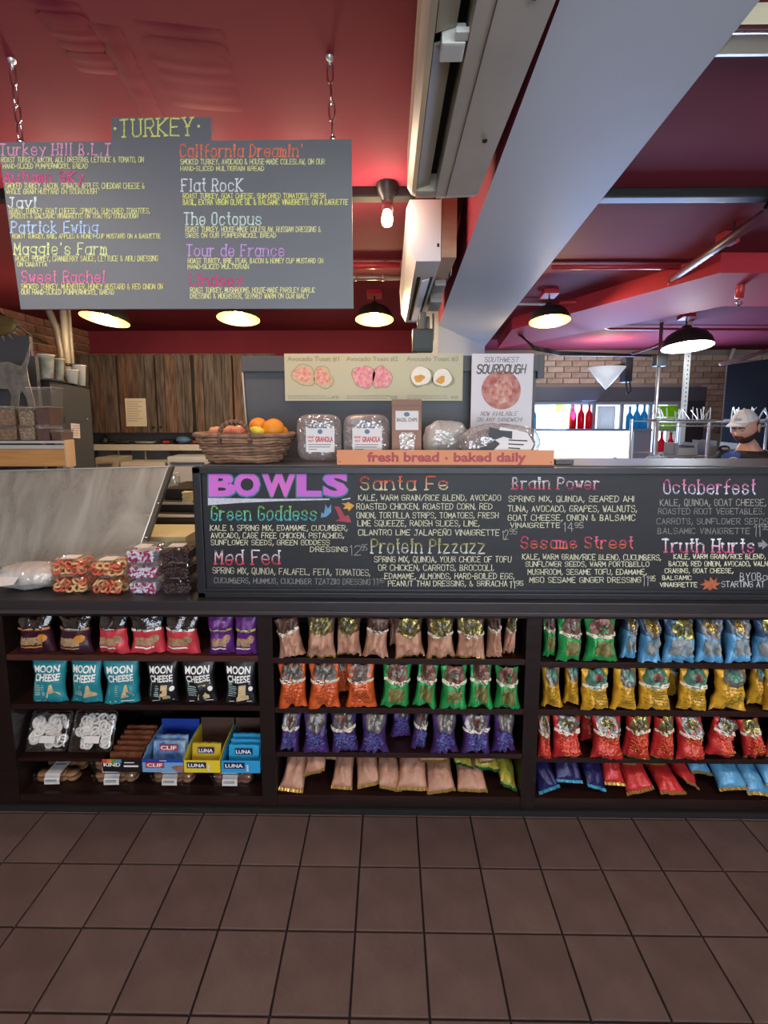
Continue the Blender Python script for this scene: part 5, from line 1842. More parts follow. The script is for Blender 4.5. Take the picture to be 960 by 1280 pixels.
bl('Truth Hurts', 827, 943, 674, 690, ('#e8e6ee', '#d4568c'), w=.0056, serif=True)
bl('KALE, WARM GRAIN/RICE BLEND, CUCUMBER,', 842, 1000, 692.5, 698.5)
bl('BACON, RED ONION, AVOCADO, WALNUTS,', 836, 975, 701.5, 707.5)
bl('CRAISINS, GOAT CHEESE,', 831, 916, 710.5, 716)
bl('BALSAMIC', 828, 864, 719.5, 724.5)
bl('VINAIGRETTE', 825, 871, 728, 733.5)
bl('BYOBowl', 925, 968, 716, 725, ('#c6c8cc',))
bl('STARTING AT', 902, 955, 726.5, 733.5, ('#c6c8cc',))

# ================================================================ RAISED LEDGE BEHIND THE BOARD
grey_p = mat('charcoal_paint', '#47494d', .5, var=(3, .1))
LY0, LY1 = YC + .055, YC + .33
ZL = at(480, 581.5, LY0).z
lx0 = at(258, 600, LY0).x
ledge = thing('serving_ledge', 'charcoal painted raised ledge behind the bowls board carrying bread and granola', 'ledge', (0, LY0 + .1, ZT + .0006))
MB().box(lx0 + .01, bx1 - .05, LY0 + .004, LY1 - .02, ZT + .0006, ZL - .016).build('body', grey_p, ledge)
MB().box(lx0 - .012, bx1 - .03, LY0 - .004, LY1, ZL - .016, ZL, b=.002).build('ledge_top', grey_p, ledge)
ZLt = ZL + .0006

# orange bread sign
os_ = thing('bread_sign', 'long orange sign reading fresh bread baked daily at the ledge front', 'sign', (at(557, 572, LY0).x, LY0 + .012, ZLt))
s4 = [at(421, 562.5, LY0 + .008), at(693, 564.5, LY0 + .008)]
YS = LY0 + .008
MB().hexa([(s4[0].x, YS, ZLt), (s4[1].x, YS, ZLt), (s4[1].x, YS + .006, ZLt), (s4[0].x, YS + .006, ZLt), (s4[0].x, YS, s4[0].z), (s4[1].x, YS, s4[0].z), (s4[1].x, YS + .006, s4[0].z), (s4[0].x, YS + .006, s4[0].z)]).build('panel', mat('sign_orange', '#d98a58', .5, var=(2, .08)), os_)
rd = mat('sign_red_letters', '#a8353a', .5)
def SG(px, py): return at(px, py, YS)
mb = MB(); printed(mb, 'fresh bread', SG(459, 565), SG(549, 565), SG(459, 577.5), NF, .035)
mb.build('lettering', rd, os_)
mb = MB(); printed(mb, 'baked daily', SG(567, 565.5), SG(658, 565.5), SG(567, 581), NF, .035)
mb.build('lettering', rd, os_)
mb = MB()
c = SG(558, 573)
mb.poly([c + Vector((cos(a) * (.008 if k % 2 else .0035), -.0008, sin(a) * (.008 if k % 2 else .0035))) for k, a in enumerate([q * pi / 5 for q in range(10)])]).build('star', rd, os_)
for px, py in ((425, 577), (689, 578)):
    MB().box(SG(px, py).x - .002, SG(px, py).x + .002, YS - .001, YS, SG(px, py).z - .002, SG(px, py).z + .002).build('pin', black, os_)

# granola clamshells standing on edge
pet_h = clear('ribbed_clear_tub', (.95, .95, .96), .16, .12, bump=(34, 1.4), haze=.26, hazecol=(.8, .78, .78))
gran = mat('granola', '#7a4a36', .85, var=(60, .6), bump=(70, 1.2))
r_t = mat('red_type', '#c8303a', .5)
logo_b = mat('label_blue', '#5d7794', .5)
def granola(px0, px1, pyt, label, seed):
    Y = LY0 + .075
    x0, x1 = at(px0, 545, Y).x, at(px1, 545, Y).x
    h = at(px0, pyt, Y).z - ZLt
    w = x1 - x0
    t = thing('granola_tub', label, 'tub', ((x0 + x1) / 2, Y + .05, ZLt + .003), group='granola tubs on the ledge')
    # rounded clear block: two domed halves joined at a rim
    def shell(sgn, dd, off):
        def fn(u, v):
            a, b = u * 2 - 1, v * 2 - 1
            q = 4.5
            rr = max(abs(a), abs(b)); 
            k = (abs(a) ** q + abs(b) ** q) ** (1 / q) if rr > 0 else 1
            s_ = rr / k if k > 0 else 1
            x, z = a * s_ * w / 2, b * s_ * h / 2
            dep = dd * (1 - min(1, rr) ** 6) ** .5 if rr < 1 else 0
            dep -= .003 * (sin(a * 16) * .5 + .5) * (1 - rr) if rr > .3 else 0
            return Vector((x, sgn * (dep + off), h / 2 + z))
        return fn
    MB().grid(shell(-1, .042, .002), 18, 18).build('front_shell', pet_h, t, smooth=True, local=True)
    MB().grid(shell(1, .03, .002), 14, 14, flip=True).build('back_shell', pet, t, smooth=True, local=True)
    MB().grid(lambda u, v: shell(-1, .030, .0)(.06 + u * .88, .05 + v * (.72 + .04 * sin(u * 9)) ) , 16, 14).build('granola_fill', gran, t, smooth=True, local=True, kind='stuff')
    lw, lh = w * .62, h * .50
    yl = -.0475
    lx, lz = .01 * (1 if seed == 1 else .5), h * .46
    MB().box(lx - lw / 2, lx + lw / 2, yl, yl + .0015, lz - lh / 2, lz + lh / 2).build('paper_label', mat('label_white', '#e2dcd8', .55), t, local=True)
    N = NF
    def LP_(u, v): return Vector((lx + (u - .5) * lw, yl, lz + (v - .5) * lh))
    mb = MB(); printed(mb, 'GRANOLA', LP_(.33, .66), LP_(.95, .66), LP_(.33, .42), N, .04); mb.build('lettering', r_t, t, local=True)
    mb = MB(); printed(mb, 'HONEY', LP_(.06, .68), LP_(.30, .68), LP_(.06, .57), N, .03); printed(mb, 'NUT', LP_(.08, .52), LP_(.28, .52), LP_(.08, .42), N, .03); mb.build('small_lettering', r_t, t, local=True)
    MB().poly([LP_(.5 + .09 * cos(a), .86 + .10 * sin(a)) + N * .0006 for a in [k * pi / 8 for k in range(16)]]).build('logo', logo_b, t, local=True)
    mb = MB()
    for k, wd in enumerate((.8, .75, .3)):
        mb.add([LP_(.08, .30 - k * .1) + N * .0006, LP_(.08 + wd, .30 - k * .1) + N * .0006, LP_(.08 + wd, .325 - k * .1) + N * .0006, LP_(.08, .325 - k * .1) + N * .0006], [(0, 1, 2, 3)])
    mb.build('small_print', mat('print_dark', '#2c2622', .6), t, local=True, kind='stuff')
granola(368, 425.5, 519, 'clear granola tub beside the fruit basket on the ledge', 1)
granola(427.5, 487, 519, 'clear granola tub beside the brown paper chip bag on the ledge', 2)

# paper bag of bagel chips
kp = mat('kraft_paper_bag', '#9a7560', .65, var=(5, .12), bump=(14, .3))
Y = LY0 + .07
x0, x1 = at(490, 540, Y).x, at(527, 540, Y).x
hB = at(508, 499, Y).z - ZLt
w = x1 - x0
t = thing('paper_chip_bag', 'brown paper bag of bagel chips with a clear window, rolled top', 'bag', ((x0 + x1) / 2, Y + .03, ZLt))
MB().hexa([(-w / 2, -.03, 0), (w / 2, -.03, 0), (w / 2, .03, 0), (-w / 2, .03, 0), (-w / 2, -.010, hB * .93), (w / 2, -.010, hB * .93), (w / 2, .006, hB * .93), (-w / 2, .006, hB * .93)]).build('pouch', kp, t, local=True)
MB().box(-w / 2 - .001, w / 2 + .001, -.014, .008, hB * .90, hB, b=.003).build('rolled_top', kp, t, local=True)
def face(u, v, off=.001): return Vector(((u - .5) * w, -.03 + .02 * v / .93 * 1.0 - off, v * hB))
def fq(nm, u0, u1, v0, v1, m, off): MB().add([face(u0, v0, off), face(u1, v0, off), face(u1, v1, off), face(u0, v1, off)], [(0, 1, 2, 3)]).build(nm, m, t, local=True)
fq('paper_label', .12, .90, .52, .82, mat('label_white', '#e2dcd8', .55), .0008)
mb = MB(); printed(mb, 'BAGEL CHIPS', face(.16, .71), face(.86, .71), face(.16, .65), NF, .02, .0006); mb.build('lettering', mat('brown_type', '#7a5a4c', .5), t, local=True)
MB().poly([face(.5 + .1 * cos(a), .765 + .035 * sin(a), .0014) for a in [k * pi / 8 for k in range(16)]]).build('logo', logo_b, t, local=True)
MB().poly([face(u, v, .0008) for u, v in ((.30, .14), (.72, .14), (.80, .44), (.68, .48), (.34, .48), (.24, .44))]).build('window_backing', mat('chips_seen', '#b39373', .7, var=(70, .5), bump=(70, 1)), t, local=True)
MB().poly([face(u, v, .0020) for u, v in ((.30, .14), (.72, .14), (.80, .44), (.68, .48), (.34, .48), (.24, .44))]).build('window_film', bagtop if False else clear('film', (.95, .93, .9), .18, .15, bump=(60, .8)), t, local=True)

# bread loaves in clear bags
def loaf(px0, px1, pyt, yd, m, film, label, seed, depth=.13, wrinkle=.006):
    Y = LY0 + yd
    x0, x1 = at(px0, 550, Y).x, at(px1, 550, Y).x
    h = at(px0, pyt, Y).z - ZLt - .004
    w = x1 - x0
    t = thing('bagged_bread', label, 'bread', ((x0 + x1) / 2, Y + depth / 2, ZLt + .001))
    sd = Vector((seed, seed * 2, 3))
    def sh(k, wr):
        def f(d):
            q = Vector((math.copysign(abs(d.x) ** .75, d.x), math.copysign(abs(d.y) ** .8, d.y), math.copysign(abs(d.z) ** .8, d.z)))
            n = noise.noise(sd + d * 2.2) * .10 + (abs(noise.noise(sd + Vector((d.x * 9, d.y * 4, d.z * 5)))) * wr * 14)
            q = q * (1 + n) * k
            q.z = max(q.z, -.93)
            return q
        return f
    MB().sphere((0, 0, h * .47), (w * .45, depth * .42, h * .44), 26, 16, sh(.92, .002)).build('loaf', m, t, smooth=True, local=True)
    MB().sphere((0, 0, h * .5), (w * .49, depth * .48, h * .53), 34, 20, sh(.95, wrinkle)).build('plastic_bag', film, t, smooth=True, local=True)
    return t, w, h, depth
crust_w = mat('pale_loaf', '#c9b6a0', .7, var=(14, .3), bump=(20, .4))
crust_d = mat('seeded_dark_loaf', '#7d5a4a', .8, var=(45, .5), bump=(60, .8))
film_w = clear('crinkled_film', (.93, .93, .93), .16, .16, bump=(30, 1.6), haze=.6, hazecol=(.85, .82, .78))
film_c = clear('crinkled_film_clear', (.93, .92, .92), .14, .14, bump=(24, 1.6), haze=.32, hazecol=(.85, .82, .8))
loaf(529, 590, 526, .165, crust_w, film_w, 'white sliced loaf in crinkled plastic next to the paper bag', 3, depth=.09)
t, w, h, dpt = loaf(576, 682, 530, .035, crust_d, film_c, 'dark seeded loaf in a clear bag with a black and white label', 8, depth=.11)
def lab_pt(u, v): return Vector(((u - .5) * w, -dpt * .5 - .004, v * h))
MB().poly([lab_pt(*p) for p in ((.30, .30), (.46, .95), (.78, .80), (.86, .52), (.80, .20), (.45, .10))]).build('paper_label', mat('label_white', '#e2dcd8', .55), t, local=True)
bl_ = mat('label_black', '#26262a', .5)
for pts in (((.20, .40), (.22, .28), (.36, .30), (.46, .52), (.40, .62), (.30, .46)), ((.33, .95), (.47, .86), (.60, .84), (.60, .64), (.50, .70), (.40, .62), (.34, .70))):
    MB().poly([lab_pt(*p) + NF * .001 for p in pts]).build('label_swirl', bl_, t, local=True)
mb = MB()
for k in range(3): mb.add([lab_pt(.56, .60 - k * .1) + NF * .0012, lab_pt(.78 - .04 * k, .58 - k * .1) + NF * .0012, lab_pt(.78 - .04 * k, .61 - k * .1) + NF * .0012, lab_pt(.56, .63 - k * .1) + NF * .0012], [(0, 1, 2, 3)])
mb.build('small_print', mat('print_dark', '#2c2622', .6), t, local=True, kind='stuff')

# wicker fruit basket -----------------------------------------------------
Yk = LY0 + .12
kx0, kx1 = at(248, 550, Yk).x, at(367, 550, Yk).x
kw = (kx1 - kx0) / 2
kh = at(300, 545, Yk - .1).z - ZLt
kc = Vector(((kx0 + kx1) / 2, Yk + .0, ZLt + .002))
wick = mat('wicker', '#967359', .7, var=(30, .45), bump=(60, .6))
wick2 = mat('wicker_dark', '#74543f', .7, var=(30, .4), bump=(60, .6))
bk_ = thing('fruit_basket', 'brown wicker basket of fruit with a loop handle at the ledge end', 'basket', kc)
mb = MB(); mb2 = MB()
nr = 10
for j in range(nr):
    v = (j + .5) / nr
    a_, b_ = kw * (.72 + .28 * v), .105 * (.74 + .26 * v)
    n = 56
    pts = []
    for k in range(n):
        an = 2 * pi * k / n
        wob = 1 + .022 * sin(an * 14 + (j % 2) * pi)
        q = 3.0
        cx = math.copysign(abs(cos(an)) ** (2 / q), cos(an)); cy = math.copysign(abs(sin(an)) ** (2 / q), sin(an))
        pts.append(Vector((a_ * cx * wob, b_ * cy * wob, kh * v + .002 * sin(an * 7 + j))))
    (mb if j % 3 else mb2).tube(pts, kh / nr * .62, 6, closed=True)
mb.build('woven_strand', wick, bk_, smooth=True, local=True, kind='stuff')
mb2.build('woven_strand_dark', wick2, bk_, smooth=True, local=True, kind='stuff')
MB().lathe([(.001, .001), (.09, .001), (.095, .006)], 20, M=Matrix.Scale(kw * .75 / .095, 4, (1, 0, 0))).build('basket_floor', wick2, bk_, local=True)
n = 60
rim = []
for k in range(n):
    an = 2 * pi * k / n; q = 3.0
    cx = math.copysign(abs(cos(an)) ** (2 / q), cos(an)); cy = math.copysign(abs(sin(an)) ** (2 / q), sin(an))
    rim.append(Vector((kw * 1.0 * cx, .106 * cy, kh + .003 * sin(an * 30))))
MB().tube(rim, .0085, 7, closed=True).build('rim', wick, bk_, smooth=True, local=True)
hx0, hx1 = at(275, 545, Yk - .1).x - kc.x, at(313, 545, Yk - .1).x - kc.x
hh = at(294, 527, Yk - .1).z - kc.z
mb = MB(); 
hp = [Vector((hx0, -.106, kh * .75))] + [Vector(((hx0 + hx1) / 2 + (hx0 - hx1) / 2 * cos(a), -.108, kh + (hh - kh) * sin(a))) for a in [k * pi / 10 for k in range(11)]] + [Vector((hx1, -.106, kh * .75))]
mb.tube(hp, .0075, 8).build('handle', wick2, bk_, smooth=True, local=True)
mb = MB()
for k in range(1, len(hp) - 1):
    mid = (hp[k] + hp[k + 1]) / 2; d = (hp[k + 1] - hp[k]).normalized()
    mb.tube([mid - d * .003, mid + d * .003], .0095, 8)
mb.build('handle_wrap', wick, bk_, smooth=True, local=True, kind='stuff')
def fruit(name, lab, cat, px, py, dy, r, m, kind):
    p = at(px, py, Yk + dy)
    t = thing(name, lab, cat, (p.x, Yk + dy, p.z - r))
    if kind == 'apple':
        f = lambda d: Vector((d.x, d.y, d.z * .92)) * (1 - .22 * max(0, abs(d.z) - .75) ** 1 * 2)
    elif kind == 'lemon':
        f = lambda d: Vector((d.x * 1.25 if abs(d.x) < .9 else d.x * 1.35, d.y * .9, d.z * .9))
    else:
        f = lambda d: Vector((d.x, d.y, d.z * .97))
    MB().sphere((0, 0, r), r, 18, 12, f).build('skin', m, t, smooth=True, local=True)
    if kind == 'apple':
        MB().tube([(0, 0, r * 1.7), (.002, 0, r * 2.1)], .0015, 5).build('stem', wick2, t, local=True)
    else:
        MB().lathe([(.0035, 0), (.003, .001), (.001, .0015)], 6, (0, 0, r * 1.965)).build('stem_button', mat('stem_green', '#5c6a30', .7), t, local=True)
apm = mat('apple_skin', '#b8343c', .35, var=(14, .0, '#d8956a'))
orm = mat('orange_skin', '#e8901e', .5, bump=(220, .25))
lem = mat('lemon_skin', '#d8c63a', .45, bump=(160, .2))
mgm = mat('mango_skin', '#d8a838', .45, var=(8, .2))
fruit('apple', 'red apple at the left end of the fruit basket', 'apple', 271, 541, .0, .030, apm, 'apple')
fruit('apple', 'red apple behind the basket handle', 'apple', 288, 540, .01, .031, apm, 'apple')
fruit('apple', 'second red apple right behind the basket handle', 'apple', 299, 540, -.035, .030, apm, 'apple')
fruit('lemon', 'yellow-green lemon in front of the oranges in the basket', 'lemon', 320, 540, -.045, .026, lem, 'lemon')
fruit('orange', 'orange lying higher at the back of the basket', 'orange', 323, 533, .025, .036, orm, 'orange')
fruit('orange', 'large bright orange right of centre in the basket', 'orange', 342, 536, -.02, .041, orm, 'orange')
fruit('orange', 'orange mostly hidden at the right end of the basket', 'orange', 351, 541, .035, .030, orm, 'orange')

# ================================================================ GREY HOOD WITH POSTERS
YH = YC + .50
hp0 = [at(304, 446, YH), at(671, 446, YH)]
hx0, hx1 = at(311, 540, YH).x, hp0[1].x
zt_, zl_ = hp0[0].z, at(480, 465, YH).z
hood = thing('grey_screen_cabinet', 'charcoal tall cabinet back carrying the toast poster, above the bread ledge', 'cabinet', ((hx0 + hx1) / 2, YH + .15, 0))
MB().hexa([(hx0 + .02, YH, 0), (hx1, YH, 0), (hx1, YH + .3, 0), (hx0 + .02, YH + .3, 0), (hp0[0].x, YH, zt_), (hx1, YH, zt_), (hx1, YH + .3, zt_), (hp0[0].x, YH + .3, zt_)]).build('body', grey_p, hood)
MB().box(hp0[0].x - .004, hx1 + .006, YH - .022, YH, zl_, zt_ + .002, b=.004).build('top_lip', grey_p, hood)
MB().box(hx1, hx1 + .03, YH - .02, YH + .1, zl_ - .03, zt_ + .005, b=.004).build('side_bracket', grey_p, hood)
tag(MB().tube([at(303, 464, YH - .014), at(306, 505, YH - .016), at(309, 540, YH - .016), at(310, 575, YH - .016)], .004, 6).build('white_cable', mat('cable_pale', '#a6a3a0', .5), smooth=True), 'pale cable running down the left edge of the charcoal cabinet', 'cable')

post_m = mat('poster_sage', '#b9b596', .55)
post_w = mat('poster_white', '#d8d3d6', .55)
ptx = mat('poster_type_sage', '#948f78', .6)
ptd = mat('poster_type_grey', '#6d6a68', .6)
def poster(name, label, x0, x1, y0, y1, m, Y):
    a, b = at(x0, y0, Y), at(x1, y1, Y)
    t = thing(name, label, 'poster', ((a.x + b.x) / 2, Y, b.z))
    MB().box(a.x, b.x, Y, Y + .005, b.z, a.z, b=.001).build('panel', m, t)
    return t
YP = YH - .03
pa = poster('toast_poster', 'wide sage poster showing three avocado toasts', 355, 578, 442, 501, post_m, YP)
def PP(px, py): return at(px, py, YP)
for k, x in enumerate((359, 432.5, 508)):
    mb = MB(); printed(mb, 'Avocado Toast #%d' % (k + 1), PP(x, 445.5), PP(x + 65, 445.5), PP(x, 452), NF, .02, .0008); mb.build('lettering', ptx, pa)
    mb = MB()
    r = random.Random(k)
    for q in range(2):
        x_ = x + 1
        while x_ < x + 50:
            L = r.uniform(3, 8)
            ribbon(mb, [PP(x_ + L * i / 4, 494.5 + q * 2.8 + (i % 2) * .8) + NF * .0009 for i in range(5)], .0016, NF)
            x_ += L + 1.2
    mb.build('small_print', ptd, pa, kind='stuff')
    mb = MB(); letter(mb, ('14.95', '14.95', '14.95')[k], PP(x + 56, 495), PP(x + 64.5, 495), PP(x + 56, 498.5), NF, .0013); mb.build('price', ptd, pa)
def blob(cx, cy, rx, ry, m, nm, layer, seed, amp=.12, n=22, par=None, fnp=PP):
    r = random.Random(seed)
    ph = [r.uniform(0, 6.28) for _ in range(4)]
    pts = []
    for k in range(n):
        a = 2 * pi * k / n
        rr = 1 + amp * (sin(2 * a + ph[0]) + .7 * sin(3 * a + ph[1]) + .5 * sin(5 * a + ph[2])) / 2
        pts.append(fnp(cx + rx * rr * cos(a), cy + ry * rr * sin(a)) + NF * (.0008 + .0004 * layer))
    return MB().poly(pts[::-1]).build(nm, m, par or pa)
bread_e = mat('toast_crust_print', '#c9b48e', .6, var=(60, .15))
t_pink = mat('toast_tomato_print', '#c9796c', .6, var=(70, 0, '#dcae98'))
t_ham = mat('toast_ham_print', '#cf7080', .6, var=(60, 0, '#e0a8a4'))
t_egg = mat('toast_egg_print', '#e9e4d4', .6, var=(30, .06))
t_yol = mat('toast_yolk_print', '#dca040', .6, var=(60, .2))
t_av = mat('toast_avocado_print', '#9c9a78', .6, var=(50, .2))
for (cx, cy, rx, ry, m1, m2, s) in ((380, 469, 14, 15, bread_e, t_pink, 1), (404, 472, 13, 14, bread_e, t_pink, 2), (455, 471, 14, 16, t_ham, t_ham, 3), (477, 472, 12, 16, t_ham, t_ham, 4)):
    blob(cx, cy, rx, ry, t_av, 'toast_picture', 0, s, .22)
    blob(cx, cy, rx * .92, ry * .92, m1, 'toast_picture', 1, s, .22)
    blob(cx - 1, cy - 1, rx * .72, ry * .68, m2, 'topping_picture', 2, s + 20, .3)
for (cx, cy, r_, s) in ((526, 470, 13, 7), (553, 472, 12, 8)):
    blob(cx + 1, cy + 1, r_ * 1.08, r_ * 1.1, t_av, 'toast_picture', 0, s, .2)
    blob(cx, cy, r_ * .92, r_ * .95, t_egg, 'egg_picture', 1, s, .1)
    blob(cx - 2, cy + 3, r_ * .45, r_ * .4, t_yol, 'yolk_picture', 2, s + 9, .3)
YP2 = YH - .06
pb = poster('sourdough_poster', 'upright white poster advertising southwest sourdough', 590, 663, 442, 562, post_w, YP2)
def PQ(px, py): return at(px, py, YP2)
def pl(text, x0, x1, y0, y1, w, jit=.15, sh=0):
    mb = MB(); letter(mb, text, PQ(x0, y0), PQ(x1, y0), PQ(x0 - sh, y1), NF, w, jit=jit, off=.0009); mb.build('lettering', ptd, pb)
pl('SOUTHWEST', 607, 649, 446.5, 452.5, .0022, sh=1.5)
pl('SOURDOUGH', 598, 658, 456, 466.5, .0055, sh=2)
pl('NOW AVAILABLE', 602, 647, 514.5, 519.5, .0017, sh=1.2)
pl('ON ANY SANDWICH!', 597, 653, 522, 526.8, .0017, sh=1.2)
blob(626.5, 487.5, 24.5, 24.5, mat('bread_photo', '#c9988a', .6, var=(28, 0, '#a84e44')), 'bread_picture', 0, 1, .015, 30, pb, PQ)
blob(627, 490, 15, 14, mat('bread_photo_cut', '#d9b09c', .6, var=(40, 0, '#b4564c')), 'bread_picture', 1, 5, .15, 26, pb, PQ)
MB().box(PQ(626, 548).x - .05, PQ(626, 548).x + .05, YP2 + .006, YH - .0005, PQ(626, 560).z - .01, PQ(626, 540).z).build('stand_strut', grey_p, pb)

# ================================================================ TUBS ON THE LEFT OF THE WORKTOP
Zc = ZT + .0008
def candy_tub(px0, px1, row_, h, dep, label, grp, fill, seed, yaw=0, d=.11):
    Yf = YC + .012 + dep
    x0, x1 = at(px0, 740, Yf).x, at(px1, 740, Yf).x
    w = x1 - x0
    t = thing('candy_tub', label, 'tub', ((x0 + x1) / 2, Yf + d / 2, Zc + row_ * (h + .0008)), (0, 0, radians(yaw)), grp)
    tub_shell(w, d, h, t)
    fill(t, w, d, h, random.Random(seed))
    MB().box(-w * .22, w * .22, -d * .30, d * .1, h + .0003, h + .0012).build('paper_label', paper, t, local=True)
    return t
ring_r = mat('peach_ring_red', '#d8503c', .5, var=(40, 0, '#e88a60'))
ring_y = mat('peach_ring_yellow', '#e8b070', .5, var=(40, .1, '#f0c890'))
_rm = [MB(), MB()]
for mbb in _rm: ring_candy(mbb, Vector((0, 0, 0)), .0125, .0052, Matrix.Identity(3), 10, 6)
ring_mesh = [_rm[0].mesh('ring_candy', ring_r, smooth=True), _rm[1].mesh('ring_candy', ring_y, smooth=True)]
def fill_rings(t, w, d, h, r):
    for lay in range(3):
        for j in range(3):
            for i in range(5):
                if lay == 1 and (i + j) % 2: continue
                o = bpy.data.objects.new('ring_candy', ring_mesh[r.random() > .5])
                COL.objects.link(o); o.parent = t
                o.location = ((-.33 + .165 * i + r.uniform(-.03, .03)) * w, (-.27 + .26 * j + r.uniform(-.04, .04)) * d, .0195 + lay * (h - .042) / 2)
                o.rotation_euler = (r.uniform(-1, 1), r.uniform(-1, 1), r.uniform(0, 3)) if lay else (r.uniform(.4, 1.3), r.uniform(-.4, .4), r.uniform(-.5, .5))
def fill_beans(cols, size, n, elong):
    def f(t, w, d, h, r):
        for ci, m in enumerate(cols):
            mb = MB()
            for k in range(n):
                fx = 1 - .0
                z = .006 + r.random() * (h * .80 - .012)
                s = .80 + .12 * z / h
                c = Vector((r.uniform(-.47, .47) * w * s, r.choice((-1, -1, 1, r.uniform(-1, 1))) * .44 * d * s * r.uniform(.8, 1), z))
                R = Matrix.Rotation(r.uniform(0, 3), 4, 'Z') @ Matrix.Rotation(r.uniform(-1, 1), 4, 'Y')
                m2 = MB().sphere((0, 0, 0), (size * elong, size, size), 6, 4)
                m2.xf(Matrix.Translation(c) @ R)
                mb.join(m2)
            mb.build('candies', m, t, smooth=True, local=True, kind='stuff')
        # solid heart of the heap so the pieces hide what is behind
        MB().hexa([(-w * .36, -d * .32, .003), (w * .36, -d * .32, .003), (w * .36, d * .34, .003), (-w * .36, d * .34, .003), (-w * .40, -d * .37, h * .7), (w * .40, -d * .37, h * .7), (w * .40, d * .38, h * .7), (-w * .40, d * .38, h * .7)]).build('candy_heap', cols[0], t, local=True, kind='stuff')
    return f
wc = mat('candy_white', '#e2dfe8', .35); mc = mat('candy_magenta', '#a8205c', .35)
dc = mat('dark_chocolate_candy', '#2c1c20', .35); dc2 = mat('dark_plum_candy', '#3e2429', .35)
for k in range(2):
    nm = ['lower', 'upper'][k]
    candy_tub(60, 105, k, .068, .02, '%s tub of red and yellow ring candy in the left stack on the worktop' % nm, 'ring candy tubs', fill_rings, 50 + k, yaw=2)
    candy_tub(109, 153, k, .066, .015, '%s tub of red and yellow ring candy in the right stack on the worktop' % nm, 'ring candy tubs', fill_rings, 60 + k, yaw=-2)
for k in range(3):
    nm = ['bottom', 'middle', 'top'][k]
    candy_tub(156, 196, k, .060, .02, '%s tub of white and magenta candies in their stack of three' % nm, 'white and magenta candy tubs', fill_beans([wc, mc], .0055, 110, 1.5), 70 + k, yaw=(0, 4, -5)[k])
    candy_tub(198, 239, k, .061, .02, '%s tub of dark chocolate candies in the stack beside the bowls board' % nm, 'dark candy tubs', fill_beans([dc, dc2], .006, 90, 1.1), 80 + k, yaw=(2, -3, 3)[k])

# bag of white flatbread at the left edge
Yb_ = YC + .07
p = at(13, 743, Yb_ - .05)
t = thing('bagged_flatbread', 'pale baked goods in a clear plastic bag with a white label at the left edge', 'bread', (p.x, Yb_ + .05, Zc))
sdv = Vector((4, 9, 2))
def bsh(k, wr):
    def f(d):
        n = noise.noise(sdv + d * 2) * .12 + abs(noise.noise(sdv + Vector((d.x * 8, d.y * 5, d.z * 5)))) * wr
        q = Vector((math.copysign(abs(d.x) ** .8, d.x), math.copysign(abs(d.y) ** .8, d.y), d.z)) * (1 + n) * k
        q.z = max(q.z, -.9)
        return q
    return f
MB().sphere((0, 0, .043), (.115, .062, .046), 24, 14, bsh(.88, .06)).build('baked_goods', mat('pale_dough', '#bfb09a', .7, var=(25, .3), bump=(30, .6)), t, smooth=True, local=True)
MB().sphere((0, 0, .048), (.128, .072, .052), 34, 20, bsh(.92, .16)).build('plastic_bag', film_w, t, smooth=True, local=True)
MB().box(-.09, .02, -.06, .0, .100, .1015, M=Matrix.Rotation(radians(-8), 4, 'Y') @ Matrix.Rotation(radians(32), 4, 'X') @ Matrix.Translation((0, -.0, -.012))).build('paper_label', paper, t, local=True)

# ================================================================ SNEEZE GUARD AND PREP COUNTER (left)
ga, gb = atz(0, 718, ZT + .0), at(180, 672, YC + .37)
Yg0 = YC + .30
Yg1 = Yg0 + .24
Gt = at(212, 583.5, Yg1)
Gb = Vector((at(168, 712, Yg0).x, Yg0, ZT + .02))
Lt = Vector((XL + .6, Yg1, at(0, 592, Yg1).z)); Lt.x = at(-120, 592, Yg1).x
Lb = Vector((Lt.x, Yg0, ZT + .02))
sg = thing('sneeze_guard', 'smeared slanting clear guard panel with a steel edge post behind the candy tubs', 'guard', (Gb.x - .5, (Yg0 + Yg1) / 2, ZT))
ng = (Gt - Gb).cross(Lb - Gb).normalized()
if ng.y > 0: ng = -ng
hz = clear('smeared_guard', (.90, .90, .88), .10, .25, haze=.80, hazecol=(.43, .415, .36))
th_ = ng * .006
Gt_, Gb_ = Gt.copy(), Gb.copy()
MB().hexa([Lb, Gb_, Gb_ - th_, Lb - th_, Lt, Gt_, Gt_ - th_, Lt - th_]).build('panel', hz, sg)
MB().hexa([Gb + Vector((0, -.004, 0)), Gb + Vector((.018, -.004, 0)), Gb + Vector((.018, .02, 0)), Gb + Vector((0, .02, 0)), Gt + Vector((0, -.006, 0)), Gt + Vector((.018, -.006, 0)), Gt + Vector((.018, .018, 0)), Gt + Vector((0, .018, 0))]).build('edge_post', mat('post_dark_steel', '#6c6862', .35, .7), sg)
MB().tube([Gb + Vector((-.004, -.006, 0)), Gt + Vector((-.004, -.008, 0))], .0035, 6).build('edge_bead', steel_bright, sg)
MB().tube([Lt + Vector((0, -.004, .002)), Gt + Vector((0, -.004, .002))], .0035, 6).build('top_bead', steel_bright, sg)
for k in (.28, .62):
    q = Gb.lerp(Gt, k) + Vector((.009, -.006, 0)); MB().sphere(q, .005, 8, 6).build('bolt', chrome, sg, smooth=True)
MB().box(Lb.x, Gb.x + .02, Yg0 - .01, Yg0 + .03, ZT + .0006, ZT + .02, b=.003).build('bottom_rail', steel, sg)

